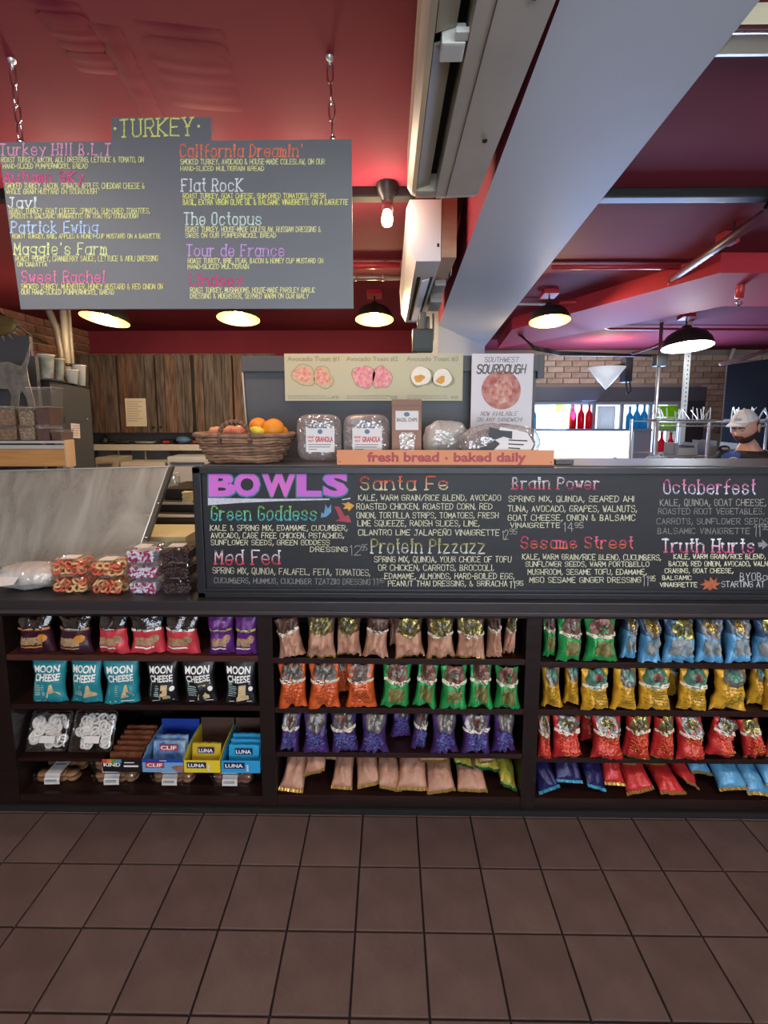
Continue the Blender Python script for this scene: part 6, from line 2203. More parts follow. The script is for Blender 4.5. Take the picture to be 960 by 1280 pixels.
# prep fridge below / behind the guard
pz = ZT - .02
pu = thing('prep_table', 'low stainless prep counter with a steel top behind the sneeze guard', 'counter', (-1.6, YC + .9, 0))
px_r = at(247, 700, YC + .45).x
MB().box(XL + .1, px_r, YC + .44, YC + 1.45, 0, pz - .03).build('body', steel, pu)
MB().box(XL + .1, px_r, YC + .43, YC + 1.46, pz - .03, pz, b=.004).build('steel_top', steel, pu)
MB().box(XL + .3, at(150, 660, YC + .8).x, YC + .62, YC + 1.44, pz, pz + .05).build('ingredient_rail', mat('rail_dark', '#4c4a46', .4, .5), pu)
q = at(205, 676, YC + .46)
cbm = mat('cutting_board_cream', '#c8bf96', .6, var=(8, .08))
cut_ = thing('cutting_board', 'cream cutting board behind the stacked dark candy tubs', 'board', (at(200, 700, YC + .55).x, YC + .58, pz + .0006))
MB().box(at(168, 700, YC + .55).x - cut_.location.x, at(244, 700, YC + .55).x - cut_.location.x, -.12, .12, 0, at(200, 671, YC + .46).z - pz, b=.004).build('board', cbm, cut_, local=True)
# stepped black warmer right of the guard
wm = thing('black_warmer', 'stepped black appliance with two steel edge strips right of the guard', 'appliance', (at(220, 640, YC + .85).x, YC + .98, pz + .0006))
wx0, wx1 = at(186, 640, YC + .8).x - wm.location.x, at(262, 640, YC + .8).x - wm.location.x
a1 = at(215, 645, YC + .74).z - wm.location.z; a2 = at(215, 629, YC + .86).z - wm.location.z; a3 = at(215, 611, YC + .98).z - wm.location.z
MB().box(wx0, wx1, -.24, .3, 0, a1, b=.003).box(wx0, wx1, -.12, .3, a1, a2, b=.003).box(wx0, wx1, 0, .3, a2, a3, b=.003).build('body', mat('appliance_black', '#2e2d2c', .4, .3), wm, local=True)
MB().box(wx0, wx1, -.245, -.23, a1 - .006, a1 + .006, b=.002).build('edge_strip', steel_bright, wm, local=True)
MB().box(wx0, wx1, -.125, -.11, a2 - .008, a2 + .004, b=.002).build('edge_strip', steel_bright, wm, local=True)
t = thing('glass_jar', 'small clear glass jar on the black appliance', 'jar', (at(216, 611, YC + 1.05).x, YC + 1.08, wm.location.z + a3 + .001))
MB().lathe([(.001, 0), (.028, 0), (.03, .01), (.03, .05), (.022, .062), (.022, .07)], 16).build('jar_body', clear('jar_glass', (.9, .92, .92), .15, .05), t, smooth=True, local=True)
MB().lathe([(.001, .07), (.024, .07), (.024, .078), (.001, .079)], 16).build('lid', steel_bright, t, local=True)
t = thing('cheese_stack', 'small pile of cream coloured slices on the black appliance beside the board', 'food', (at(237, 628, YC + .92).x, YC + .90, wm.location.z + a2 + .001))
for k in range(5):
    MB().box(-.025 + .004 * (k % 2), .025, -.02, .02, k * .012, k * .012 + .010, b=.003).build('slice', mat('cream_slice', '#d8c896', .6, var=(40, .15)), t, local=True)

# oak-edged shelf over the guard with grain bins
oak = mat('oak', '#b8854f', .5, var=(6, .25), bump=(20, .1), stretch=(1, 6, 14))
Yo = YC + .52
z_t, z_m, z_b = at(40, 551, Yo).z, at(40, 561, Yo).z, at(40, 583, Yo).z
ox0, ox1 = at(-200, 560, Yo).x, at(85, 565, Yo).x
sh_ = thing('overshelf', 'oak-faced shelf with steel channel at the left, holding grain tubs', 'shelf', (ox0 + .3, Yo + .12, z_b))
MB().box(ox0, ox1 - .014, Yo, Yo + .02, z_b, z_m, b=.001).build('oak_face', oak, sh_)
MB().box(ox1 - .014, ox1, Yo - .004, Yo + .05, z_b - .004, z_t + .004, b=.003).build('oak_end', mat('oak_end', '#c9a478', .5, var=(6, .2)), sh_)
oxb = at(80, 552, Yo + .24).x
MB().hexa([(ox0, Yo + .002, z_t - .01), (ox1 - .014, Yo + .002, z_t - .01), (oxb, Yo + .24, z_t - .01), (ox0, Yo + .24, z_t - .01), (ox0, Yo + .002, z_t), (ox1 - .014, Yo + .002, z_t), (oxb, Yo + .24, z_t), (ox0, Yo + .24, z_t)]).build('shelf_board', steel, sh_)
MB().box(ox0, ox1 - .014, Yo - .004, Yo + .004, z_m, z_m + .018, b=.002).box(ox0, ox1 - .014, Yo - .004, Yo + .004, z_t - .012, z_t, b=.002).build('steel_channel', steel_bright, sh_, kind='stuff')
# shelf legs down to the prep table
for x in (ox1 - .05, ox0 + .6):
    MB().box(x, x + .03, Yo + .03, Yo + .06, pz + .0006, z_t - .01).build('leg', steel, sh_)
grain1 = mat('dark_granola', '#6c4a34', .9, var=(110, 0, '#a98c66'), bump=(120, 1))
grain2 = mat('rolled_oats', '#b8a488', .9, var=(110, 0, '#7c644c'), bump=(120, 1))
grain3 = mat('cocoa_mix', '#5a3028', .9, var=(60, .3), bump=(80, .6))
bin_m = clear('grain_bin_plastic', (.93, .93, .92), .10, .1)
zsh = z_t + .0008
def grain_bin(px0, px1, py0, py1, m, fillk, dy, label, z=None):
    Y = Yo + dy
    x0, x1 = at(px0, py1, Y).x, at(px1, py1, Y).x
    h = at(px0, py0, Y).z - at(px0, py1, Y).z
    w = x1 - x0
    zz = zsh if z is None else z
    t = thing('grain_tub', label, 'tub', ((x0 + x1) / 2, Y + .05, zz), group='grain tubs on the oak shelf')
    MB().hexa([(-w * .44, -.042, 0), (w * .44, -.042, 0), (w * .44, .042, 0), (-w * .44, .042, 0), (-w * .485, -.047, h * .93), (w * .485, -.047, h * .93), (w * .485, .047, h * .93), (-w * .485, .047, h * .93)]).build('tub_body', bin_m, t, local=True)
    MB().box(-w * .5, w * .5, -.05, .05, h * .93, h, b=.003).build('lid_rim', clear('rim_plastic', (.9, .9, .9), .35, .15), t, local=True)
    if m:
        MB().hexa([(-w * .42, -.040, .003), (w * .42, -.040, .003), (w * .42, .04, .003), (-w * .42, .04, .003), (-w * .45, -.043, h * fillk), (w * .45, -.043, h * (fillk + .05)), (w * .45, .043, h * fillk), (-w * .45, .043, h * fillk)]).build('grain_fill', m, t, local=True, kind='stuff')
    return zz + h + .0008
za = grain_bin(-16, 22, 534, 552, grain1, .8, .01, 'bottom tub of dark granola at the left edge of the oak shelf')
zb2 = grain_bin(23, 44, 534, 552, grain2, .85, .01, 'bottom tub of pale oats on the oak shelf')
zc2 = grain_bin(45, 62, 533, 552, grain3, .75, .01, 'bottom tub of brown cocoa mix on the oak shelf')
grain_bin(63, 76, 539, 552, grain3, .75, .01, 'small end tub of red-brown mix on the oak shelf')
za = grain_bin(-16, 20, 508, 533, grain1, .8, .01, 'upper tub of dark granola at the left edge', za)
zb2 = grain_bin(22, 43, 509, 533, grain2, .75, .01, 'upper tub of pale oats, over the other oats', zb2)
zc2 = grain_bin(44, 62, 509, 533, grain3, .88, .01, 'upper tub filled with brown cocoa mix', zc2)
grain_bin(33, 63, 484, 508, None, 0, .01, 'empty clear tub at the top of the grain tub stacks', zc2)

# metal pig cut-out, sun ornament, grey boards
galv = mat('galvanised_cutout', '#8d8a82', .5, .5, var=(22, .4), bump=(30, .3))
Yp = Yo + .20
def PG(px, py): return at(px, py, Yp)
pg_pts = [(-34, 462), (-10, 454), (10, 452), (26, 458), (31, 450), (37, 430), (36, 446), (33, 459), (35, 474), (41, 496), (44, 512), (36, 513), (32, 496), (27, 488), (24, 492), (22, 512), (13, 512), (14, 494), (10, 486), (-4, 486), (-20, 490), (-34, 488)]
zs_ = zsh
base_y = PG(30, 512)
pg = thing('pig_cutout', 'weathered metal animal silhouette with raised tail behind the grain tubs', 'ornament', (PG(10, 500).x, Yp, zs_))
MB().poly([PG(*p) for p in pg_pts], (0, .006, 0)).build('silhouette', galv, pg)
MB().box(PG(14, 500).x, PG(22, 500).x, Yp, Yp + .02, zs_, PG(18, 508).z).box(PG(35, 500).x, PG(44, 500).x, Yp, Yp + .02, zs_, PG(40, 508).z).build('foot', galv, pg, kind='stuff')
Yq = Yo + .34
gb_ = thing('grey_side_board', 'tall dark grey board standing behind the metal animal cut-out', 'board', (at(0, 500, Yq).x, Yq + .01, 0))
zq = pz + .0508
MB().hexa([(at(-160, 480, Yq).x, Yq, zq), (at(47, 480, Yq).x, Yq, zq), (at(47, 480, Yq).x, Yq + .02, zq), (at(-160, 480, Yq).x, Yq + .02, zq), (at(-160, 480, Yq).x, Yq, at(0, 395, Yq).z), (at(38, 440, Yq).x, Yq, at(38, 420, Yq).z), (at(38, 440, Yq).x, Yq + .02, at(38, 420, Yq).z), (at(-160, 480, Yq).x, Yq + .02, at(0, 395, Yq).z)]).build('panel', grey_p, gb_)
MB().box(at(30, 480, Yq).x, at(47, 480, Yq).x, Yq - .002, Yq + .022, zq, at(45, 445, Yq).z).build('edge_strip', grey_p, gb_)
sun = thing('sun_ornament', 'olive metal half sun with pointed rays at the left edge', 'ornament', at(-2, 415, Yq - .012))
MB().sphere((0, 0, .035), (.098, .012, .055), 20, 12).build('disc', mat('olive_metal', '#6b5a34', .5, .4, var=(20, .3)), sun, smooth=True, local=True)
for k in range(9):
    a = radians(-158 + k * 20)
    a0, a1_ = a - .09, a + .09
    MB().poly([(.098 * cos(a0), 0, .035 + .056 * sin(a0)), (.098 * cos(a1_), 0, .035 + .056 * sin(a1_)), (.135 * cos(a), 0, .035 + .086 * sin(a))], (0, .006, 0)).build('ray', mat('ray_metal', '#8c7f66', .5, .4), sun, local=True)

# grey tall box with paper cups on top
Yc1 = YC + .92
A_, B_ = at(62, 475, Yc1), at(112, 487, Yc1 + .36)
zb0 = pz
gx = thing('grey_tall_box', 'tall dark grey metal box with a small notice, paper cups standing on it', 'box', ((A_.x + B_.x) / 2, Yc1 + .2, 0))
q0, q1 = Vector((A_.x, Yc1, 0)), Vector((B_.x, Yc1 + .36, 0))
q2, q3 = q1 + Vector((-.30, .12, 0)), q0 + Vector((-.32, .10, 0))
topz_ = [A_.z, B_.z, B_.z, A_.z]
MB().hexa([q + Vector((0, 0, pz + .0508)) for q in (q0, q1, q2, q3)] + [Vector((q.x, q.y, z_)) for q, z_ in zip((q0, q1, q2, q3), topz_)]).build('body', mat('grey_box_paint', '#3c3e3d', .5), gx)
fn_ = (q1 - q0).normalized(); fnn = Vector((fn_.y, -fn_.x, 0))
def GX(px, py):
    return atp(px, py, q0, fnn)
MB().poly([GX(*p) + fnn * .002 for p in ((88, 529), (99, 530), (100, 548), (89, 547))][::-1]).build('notice', paper, gx)
mb = MB()
for k in range(5): ribbon(mb, [GX(90, 532 + k * 3) + fnn * .003, GX(98, 532.5 + k * 3) + fnn * .003], .003, fnn)
mb.build('notice_print', mat('notice_red', '#a05050', .6), gx, kind='stuff')
MB().poly([GX(*p) + fnn * .004 for p in ((80, 520), (109, 523), (109, 526), (84, 525), (84, 530), (80, 528))][::-1], -fnn * .003).build('raised_bracket', mat('grey_box_paint', '#3c3e3d', .5), gx)
for p in ((108, 524), (84, 560)): MB().sphere(GX(*p) + fnn * .004, .006, 8, 6).build('latch', chrome, gx, smooth=True)
cupw = mat('paper_cup', '#d2cfc0', .6, var=(14, 0, '#7f8478'))
cupp = mat('paper_cup_plain', '#d6d2c6', .6, var=(8, .1))
def topz_at(x):
    k = (x - q0.x) / (q1.x - q0.x); return A_.z + (B_.z - A_.z) * k
def cup(px, py0, py1, wpx, dy, m, label):
    Y = Yc1 + dy
    p = at(px, py1, Y)
    h = at(px, py0, Y).z - p.z; r = wpx * .47 * (at(px + 1, py1, Y).x - p.x)
    p.z += .004
    t = thing('paper_cup', label, 'cup', p)
    MB().lathe([(.001, .001), (r * .72, 0), (r * .97, h * .97), (r * 1.03, h * .98), (r * 1.03, h), (r * .95, h), (r * .70, .01)], 18).build('cup_wall', m, t, smooth=True, local=True)
    MB().tube([(r * cos(a) * 1.02, r * sin(a) * 1.02, h) for a in [k * pi / 9 for k in range(18)]], .003, 5, closed=True).build('rolled_rim', cupp, t, smooth=True, local=True)
    return p
for px, py0, py1, wp, dy, m, lab in ((59, 445, 474, 20, .03, cupw, 'large patterned paper cup stack leftmost on the grey box'), (74.5, 450, 476, 13, .13, cupw, 'patterned paper cup right of the large one on the grey box'), (91, 464, 481, 15, .20, cupp, 'short plain paper cup on the grey box'), (101, 458, 483, 15, .28, cupp, 'plain paper cup rightmost on the grey box')):
    cup(px, py0, py1, wp, dy, m, lab)
MB().hexa([at(44, 474.3, Yc1 - .03), at(66, 475, Yc1 - .03), at(112, 483.5, Yc1 + .36), at(84, 482.5, Yc1 + .40)] + [p + Vector((0, 0, .002)) for p in (at(44, 474.3, Yc1 - .03), at(66, 475, Yc1 - .03), at(112, 483.5, Yc1 + .36), at(84, 482.5, Yc1 + .40))]).build('top_plate', mat('grey_box_paint', '#3c3e3d', .5), gx)

# wall pipes on the left
pipe_g = mat('galvanised_pipe', '#a39b90', .5, .15, var=(10, .15))
def wpipe(px, py0, Y, r, label, pts=None, m=None):
    p = at(px, 440, Y)
    pts = pts or [Vector((p.x, Y, at(px, 475, Y).z)), Vector((p.x, Y, CEIL))]
    t = thing('wall_pipe', label, 'pipe', pts[0])
    MB().tube(pts, r, 12).build('pipe', m or pipe_g, t, smooth=True)
    mid = pts[0].lerp(pts[-1], .2) if len(pts) == 2 else pts[len(pts) // 2]
    dd = (pts[-1] - pts[0]).normalized()
    if len(pts) == 2: MB().tube([mid - dd * .01, mid + dd * .01], r * 1.25, 12).build('coupling', black, t, smooth=True)
    return t
wpipe(83, 386, 3.55, .026, 'thick pale vertical pipe at the left brick wall above the paper cups')
wpipe(90, 386, 3.6, .012, 'thin pale vertical pipe beside the thick one left of the wooden cabinets')
c0_ = [at(78, 470, 3.5), at(76, 440, 3.5), at(71, 412, 3.5), at(60, 386, 3.5), at(46, 360, 3.5), at(40, 320, 3.5)]
wpipe(70, 386, 3.5, .024, 'curved grey pipe left of the straight wall pipes', c0_, mat('pipe_dull', '#6f6a64', .5, .4))
tag(MB().tube([at(-5, 388, 3.2), at(15, 402, 3.25), at(38, 419, 3.3), at(60, 430, 3.5)], .008, 6).build('wall_cable', black, smooth=True), 'black cable sagging across the left brick wall', 'cable')

# ================================================================ KITCHEN WALL CABINETS
barn = mat('barnwood', '#6c5f56', .6, var=(7, 0, '#3a302b'), bump=(10, .35), stretch=(6, 1, .7))
barn2 = mat('barnwood_warm', '#785f50', .6, var=(7, 0, '#43332a'), bump=(10, .35), stretch=(6, 1, .7))
edge_o = mat('barnwood_edge', '#7c5030', .6, var=(12, .4))
Yk2 = 4.36
kz1, kz0 = at(200, 444, Yk2).z, at(200, 541, Yk2).z
def KX(px): return at(px, 490, Yk2).x
wc_ = thing('wall_cabinets', 'row of dark weathered barnwood wall cabinets over the kitchen shelf', 'cabinet', ((KX(90) + KX(330)) / 2, Yk2 + .18, kz0))
MB().box(KX(60), KX(345), Yk2 + .026, YL - .021, kz0 + .01, kz1 - .01).build('body', mat('cabinet_inner', '#1c1512', .7), wc_)
rr_ = random.Random(2)
for (a, b) in ((66, 98), (99.5, 146), (148, 194), (195.5, 239.5), (243, 290), (292, 340)):
    d_ = bpy.data.objects.new('door', MB().box(KX(a) + .004, KX(b) - .004, Yk2 + .016, Yk2 + .025, kz0 + .006, kz1 - .006).mesh('door', barn, base_of(wc_)))
    COL.objects.link(d_); d_.parent = wc_
    n = 4; xs = [KX(a)]
    for k in range(n - 1): xs.append(KX(a) + (KX(b) - KX(a)) * (k + 1 + rr_.uniform(-.2, .2)) / n)
    xs.append(KX(b))
    for k in range(n):
        me = MB().box(xs[k] + .003, xs[k + 1] - .003, Yk2 + rr_.uniform(0, .005), Yk2 + .017, kz0, kz1, b=.004).mesh('plank', rr_.choice((barn, barn, barn2)), base_of(wc_))
        o = bpy.data.objects.new('plank', me); COL.objects.link(o); o.parent = d_
        if rr_.random() < .4:
            me = MB().box(xs[k + 1] - .006, xs[k + 1] + .002, Yk2 - .001, Yk2 + .014, kz0 + .01, kz1 - .004).mesh('worn_edge', edge_o, base_of(wc_))
            o = bpy.data.objects.new('worn_edge', me); COL.objects.link(o); o.parent = d_
for px in (190, 199):
    MB().sphere((KX(px), Yk2 - .012, at(190, 534, Yk2).z), .012, 10, 8).build('knob', black, wc_, smooth=True)
MB().box(KX(60), KX(345), Yk2 - .01, Yk2 + .03, kz1, kz1 + .012).build('top_trim', barn2, wc_)
nt_ = thing('paper_notice', 'white paper notice taped to the middle wooden cabinet door', 'notice', at(169, 534, Yk2 - .008))
MB().box(KX(156), KX(182), Yk2 - .009, Yk2 - .006, at(169, 533, Yk2).z, at(169, 498, Yk2).z).build('sheet', mat('notice_paper', '#d8d0bc', .7), nt_)
mb = MB()
for k in range(9):
    L = rr_.uniform(12, 20)
    ribbon(mb, [at(159, 502 + k * 3, Yk2 - .0095), at(159 + L, 502 + k * 3, Yk2 - .0095)], .006, NF)
mb.build('notice_print', mat('notice_print_grey', '#9c968a', .7), nt_, kind='stuff')

# shelf under the cabinets, with clutter
Ys = 4.3
zs1 = at(180, 556, Ys).z
ks = thing('kitchen_shelf', 'white edged steel kitchen shelf below the wooden cabinets', 'shelf', (KX(190), Ys + .2, zs1 - .04))
MB().box(XL + .02, KX(345), Ys, YL - .001, zs1 - .012, zs1).build('shelf_board', steel, ks)
MB().box(XL + .02, KX(345), Ys - .012, Ys, at(180, 563, Ys).z, zs1 + .004, b=.002).build('white_edge', mat('enamel_white', '#c9c7c2', .4), ks)
for px in (130, 200, 270):
    MB().poly([(KX(px), Ys + .02, zs1 - .012), (KX(px), YL, zs1 - .012), (KX(px), YL, zs1 - .25)], (.02, 0, 0)).build('bracket', steel, ks)
MB().box(XL + .02, .85, YL - .012, YL - .0008, .9, zs1 - .02).build('splash_panel', mat('splash_grey', '#d2cfca', .45, var=(2, .12)), ks)
bd = [(200, 216, 549, 'black box with a red label on the kitchen shelf', 'carton', '#241a1c'), (238, 252, 549, 'second dark box with a red label beside the basket on the kitchen shelf', 'carton', '#2a1a1c'), (217, 236, 545, 'blue folded bag on the kitchen shelf between the dark boxes', 'bag', '#5f7fa8'), (122, 132, 546, 'small black canister at the left of the kitchen shelf', 'canister', '#1e1c1c'), (134, 160, 550, 'dark tray of utensils on the kitchen shelf', 'tray', '#33302c'), (163, 192, 551, 'pale dish on the kitchen shelf', 'dish', '#a8a294')]
for a, b, yt, lab, nm, c in bd:
    xa, xb = at(a, 556, Ys + .08).x, at(b, 556, Ys + .08).x
    hh_ = at(a, yt, Ys + .08).z - zs1 - .006
    t = thing(nm, lab, nm, ((xa + xb) / 2, Ys + .14, zs1 + .0008))
    m_ = mat('shelf_item_' + c[1:], c, .5)
    w2_ = (xb - xa) / 2
    if nm in ('carton',):
        MB().box(-w2_, w2_, -.06, .06, 0, hh_, b=.004).build('card_body', m_, t, local=True)
        MB().box(-w2_ * .5, w2_ * .5, -.062, -.0602, hh_ * .3, hh_ * .75).build('red_label', r_t, t, local=True)
    elif nm == 'canister':
        MB().lathe([(.001, 0), (w2_, 0), (w2_, hh_ * .7), (w2_ * .4, hh_ * .9), (w2_ * .3, hh_ * 1.3), (.001, hh_ * 1.3)], 14).build('tin', m_, t, smooth=True, local=True)
    elif nm == 'bag':
        MB().sphere((0, 0, hh_ * .5), (w2_, .06, hh_ * .5), 14, 10, lambda d: d * (1 + .15 * noise.noise(d * 3))).build('folded_cloth', m_, t, smooth=True, local=True)
    else:
        MB().lathe([(.001, .004), (w2_ * .6, 0), (w2_, hh_ * .8), (w2_ * .95, hh_ * .8), (w2_ * .55, .008), (.001, .008)], 20, M=Matrix.Scale(.4, 4, (0, 1, 0))).build('dish_wall', m_, t, smooth=True, local=True)
        if nm == 'tray':
            for k in range(5):
                MB().tube([(-w2_ * .6 + k * .03, 0, .01), (-w2_ * .7 + k * .04, .01, hh_ * 1.4)], .006, 6).build('utensil', m_, t, local=True)
# steel counter and machines below
kc2 = thing('kitchen_counter', 'steel counter along the kitchen rear wall below the shelf', 'counter', (-1.2, YL - .35, 0))
MB().box(XL + .02, .5, YL - .78, YL - .02, 0, .88).build('body', steel, kc2)
MB().box(XL + .02, .5, YL - .80, YL - .02, .88, .92, b=.004).build('counter_top', steel_bright, kc2)
t = thing('paper_holder', 'white rail with order slips under the kitchen shelf', 'rail', at(165, 576, 4.36))
MB().box(-.30, .30, -.01, .01, -.015, .0).build('rail', steel_bright, t, local=True)
MB().box(-.27, -.05, -.004, .0, -.10, -.015).build('slip', paper, t, local=True)
MB().box(.0, .10, -.004, .0, -.09, -.015).build('slip', paper, t, local=True)
for s in (-.13, .13): MB().box(s, s + .015, -.006, .006, .0, zs1 - .0125 - t.location.z).build('arm', steel_bright, t, local=True)

# white-fronted kitchen machines under the shelf
Ye = 4.02
ew = mat('enamel_front', '#cfcbc4', .45, var=(5, .1))
def machine(a, b, yt, label, nd, m):
    xa, xb = at(a, 590, Ye).x, at(b, 590, Ye).x
    zt_ = at(a, yt, Ye).z
    t = thing('kitchen_machine', label, 'appliance', ((xa + xb) / 2, Ye + .2, .9206))
    MB().box(xa, xb, Ye + .012, Ye + .25, .9206, zt_, b=.006).build('body', m, t)
    for k in range(nd):
        u0, u1 = xa + (xb - xa) * k / nd + .008, xa + (xb - xa) * (k + 1) / nd - .008
        d_ = MB().box(u0, u1, Ye, Ye + .0115, .94, zt_ - .02, b=.004).build('door', m, t)
        h_ = MB().box(u0 + .03, u1 - .03, Ye - .02, Ye - .008, zt_ - .06, zt_ - .045, b=.003).box(u0 + .03, u0 + .04, Ye - .01, Ye, zt_ - .06, zt_ - .045).box(u1 - .04, u1 - .03, Ye - .01, Ye, zt_ - .06, zt_ - .045).build('handle', steel, d_, label='steel bar handle')
machine(119, 147, 572, 'narrow pale appliance under the kitchen shelf beside the grey box', 1, mat('grey_enamel', '#aaa49c', .45))
machine(150, 206, 578, 'wide pale two-door appliance under the kitchen shelf', 2, ew)
machine(209, 262, 571, 'white appliance under the kitchen shelf beside the bowls board', 1, mat('cool_enamel', '#c4cad4', .45))

# ================================================================ REAR RIGHT: racks, table, domes
wire = mat('wire_shelving', '#b9bcbe', .3, .7)
Yr = 3.75
def RX(px): return at(px, 530, Yr).x
rk = thing('wire_rack', 'tall wire shelving rack crowded with kitchenware behind the man', 'shelves', ((RX(818) + RX(960)) / 2, Yr + .2, 0))
rx0, rx1 = RX(822), RX(1010)
zA, zB_ = at(880, 528, Yr).z, at(880, 571, Yr).z
for x, zt_p in ((rx0, 526), (RX(887), 528), (rx1, 470)):
    MB().tube([(x, Yr, 0), (x, Yr, at(880, zt_p, Yr).z)], .012, 8).build('post', wire, rk, smooth=True)
for x in (rx0, RX(887), rx1): MB().tube([(x, Yr + .4, 0), (x, Yr + .4, zA + .02)], .012, 8).build('post', wire, rk, smooth=True)
for z_ in (zA, zB_, zB_ - .5):
    mb = MB()
    mb.tube([(rx0, Yr, z_), (rx1, Yr, z_)], .006, 6).tube([(rx0, Yr, z_ - .03), (rx1, Yr, z_ - .03)], .005, 6).tube([(rx0, Yr + .4, z_), (rx1, Yr + .4, z_)], .006, 6)
    n = 34
    for k in range(n + 1):
        x = rx0 + (rx1 - rx0) * k / n
        mb.tube([(x, Yr, z_ + .002), (x, Yr + .4, z_ + .002)], .0025, 4)
        if k < n: mb.tube([(x, Yr, z_ - .03), (x + (rx1 - rx0) / n / 2, Yr, z_), (x + (rx1 - rx0) / n, Yr, z_ - .03)], .002, 4)
    mb.build('wire_shelf', wire, rk, kind='stuff')
# utensils standing in trays on the upper rack shelf
tray_m = mat('black_tray', '#26282b', .5)
tray_s = mat('steel_tray', '#8f9294', .4, .5)
rs_ = random.Random(4)
for i, (a, b) in enumerate(((826, 850), (852, 876), (878, 902), (930, 958), (962, 990))):
    t = thing('utensil_tray', 'tray of upright steel utensils, %s from the left on the upper rack shelf' % ORD[i], 'tray', ((RX(a) + RX(b)) / 2, Yr + .15, zA + .0055), group='utensil trays on the rack')
    w_ = (RX(b) - RX(a)) / 2 * .94
    MB().box(-w_, w_, -.09, .09, 0, .018, b=.004).build('tray', tray_s, t, local=True)
    for k in range(9):
        x = -w_ * .9 + k * w_ * .225
        MB().tube([(x, rs_.uniform(-.05, .05), .018), (x + rs_.uniform(-.01, .01), rs_.uniform(-.06, .06), rs_.uniform(.07, .12))], rs_.uniform(.003, .006), 5).build('utensil', steel_bright, t, local=True)
for i, (a, b, hgt) in enumerate(((855, 882, .10), (893, 906, .12), (930, 960, .1))):
    t = thing('storage_bin', 'clear bin of lids and wrap, %s from the left on the lower rack shelf' % ORD[i], 'bin', ((RX(a) + RX(b)) / 2, Yr + .16, zB_ + .0055), group='storage bins on the rack')
    w_ = (RX(b) - RX(a)) / 2 * .92
    MB().box(-w_, w_, -.1, .1, 0, .008).box(-w_, w_, -.1, -.096, .008, hgt * .6).box(-w_, -w_ + .004, -.096, .1, .008, hgt).box(w_ - .004, w_, -.096, .1, .008, hgt).build('bin_walls', mat('bin_plastic', '#a8adb0', .3), t, local=True)
    for k in range(4):
        MB().box(-w_ * .9 + rs_.uniform(0, .02), w_ * .8, -.08, .08, .010 + k * hgt * .2, .010 + k * hgt * .2 + .006, M=Matrix.Rotation(rs_.uniform(-.06, .06), 4, 'Y')).build('lid', rs_.choice((wht, tray_m, paper)), t, local=True)
t = thing('price_tag_holder', 'oval dark digital tag clipped on the rack beside the man', 'tag', (RX(903), Yr - .035, at(903, 560, Yr).z))
MB().sphere((0, -.004, 0), (.05, .012, .025), 16, 10).build('case', tray_m, t, smooth=True, local=True)
MB().box(-.025, .025, -.0175, -.015, -.008, .008).build('display', wht, t, local=True)
MB().tube([(0, 0, -.02), (0, .024, at(903, 571, Yr).z - at(903, 560, Yr).z)], .003, 5).build('clip', wire, t, local=True)

# tall perforated white upright and slim pipe
t = thing('steel_upright', 'white perforated steel upright below the cool pendant lamp', 'post', (at(857, 480, 4.3).x, 4.3, 0))
MB().box(-.022, .022, -.012, .012, 0, CEIL).build('post', steel_bright, t, local=True)
mb = MB()
for k in range(22): mb.box(-.004, .004, -.0135, -.0118, 1.45 + k * .04, 1.465 + k * .04)
mb.build('slot', black, t, local=True, kind='stuff')
t = thing('slim_upright', 'slim grey post left of the white perforated upright', 'post', (at(822, 480, 4.4).x, 4.4, 0))
MB().tube([(0, 0, 0), (0, 0, CEIL)], .016, 8).build('post', steel, t, smooth=True, local=True)
MB().box(-.05, .05, -.05, .03, at(815, 458, 4.4).z, at(815, 444, 4.4).z, b=.005).build('black_bracket', black, t, local=True)
t = thing('white_pipe', 'thin white vertical pipe on the rear brick wall above the man', 'pipe', (at(908, 480, 6.1).x, 6.1, 1.1))
MB().tube([(0, 0, 0), (0, 0, at(905, 458, 6.1).z - 1.1), (.05, 0, CEIL - 1.1 - .02), (.06, 0, CEIL - 1.1)], .022, 8).build('pipe', mat('pipe_white', '#d8d2cc', .5), t, smooth=True, local=True)
MB().box(-.05, .05, .03, YB - 6.1 + .0, .2, .3).build('wall_clip', steel, t, local=True)

# white cone-shaped wall lamp
Yw = 5.3
p = at(757, 487, Yw)
t = thing('cone_wall_lamp', 'white cone-shaped lamp pointing down on the rear brick wall', 'lamp', p)
rC = (at(779, 459, Yw).x - at(735, 459, Yw).x) / 2; hC = at(757, 459, Yw).z - p.z
MB().lathe([(.002, 0), (rC * .5, hC * .45), (rC, hC), (rC * .97, hC), (.002, hC * .96)], 28).build('lamp_shade', mat('cone_white', '#d6dae4', .5, emit=((.85, .92, 1.0), .35)), t, smooth=True, local=True)
l = bpy.data.lights.new('cone_glow', 'POINT'); l.energy = 9; l.color = (1.0, .92, .82); l.shadow_soft_size = .06
lo = bpy.data.objects.new('cone_glow', l); COL.objects.link(lo); lo.parent = t; lo.location = (0, 0, hC + .08)
MB().tube([(rC * .5, .05, hC), (rC * 1.3, .1, hC + .05), (rC * 1.5, YB - Yw, hC + .06)], .012, 8).build('arm', black, t, smooth=True, local=True)
MB().box(rC * 1.25, rC * 1.7, .08, .2, hC - .16, hC + .12, b=.01).build('bracket', tray_m, t, local=True)
mb = MB().tube([(rC * 1.4, .1, hC - .15), (rC * 1.5, .1, hC - .3), (rC * 1.7, .1, hC - .26), (rC * 1.6, .1, hC - .14)], .01, 6)
mb.build('cord', black, t, smooth=True, local=True)

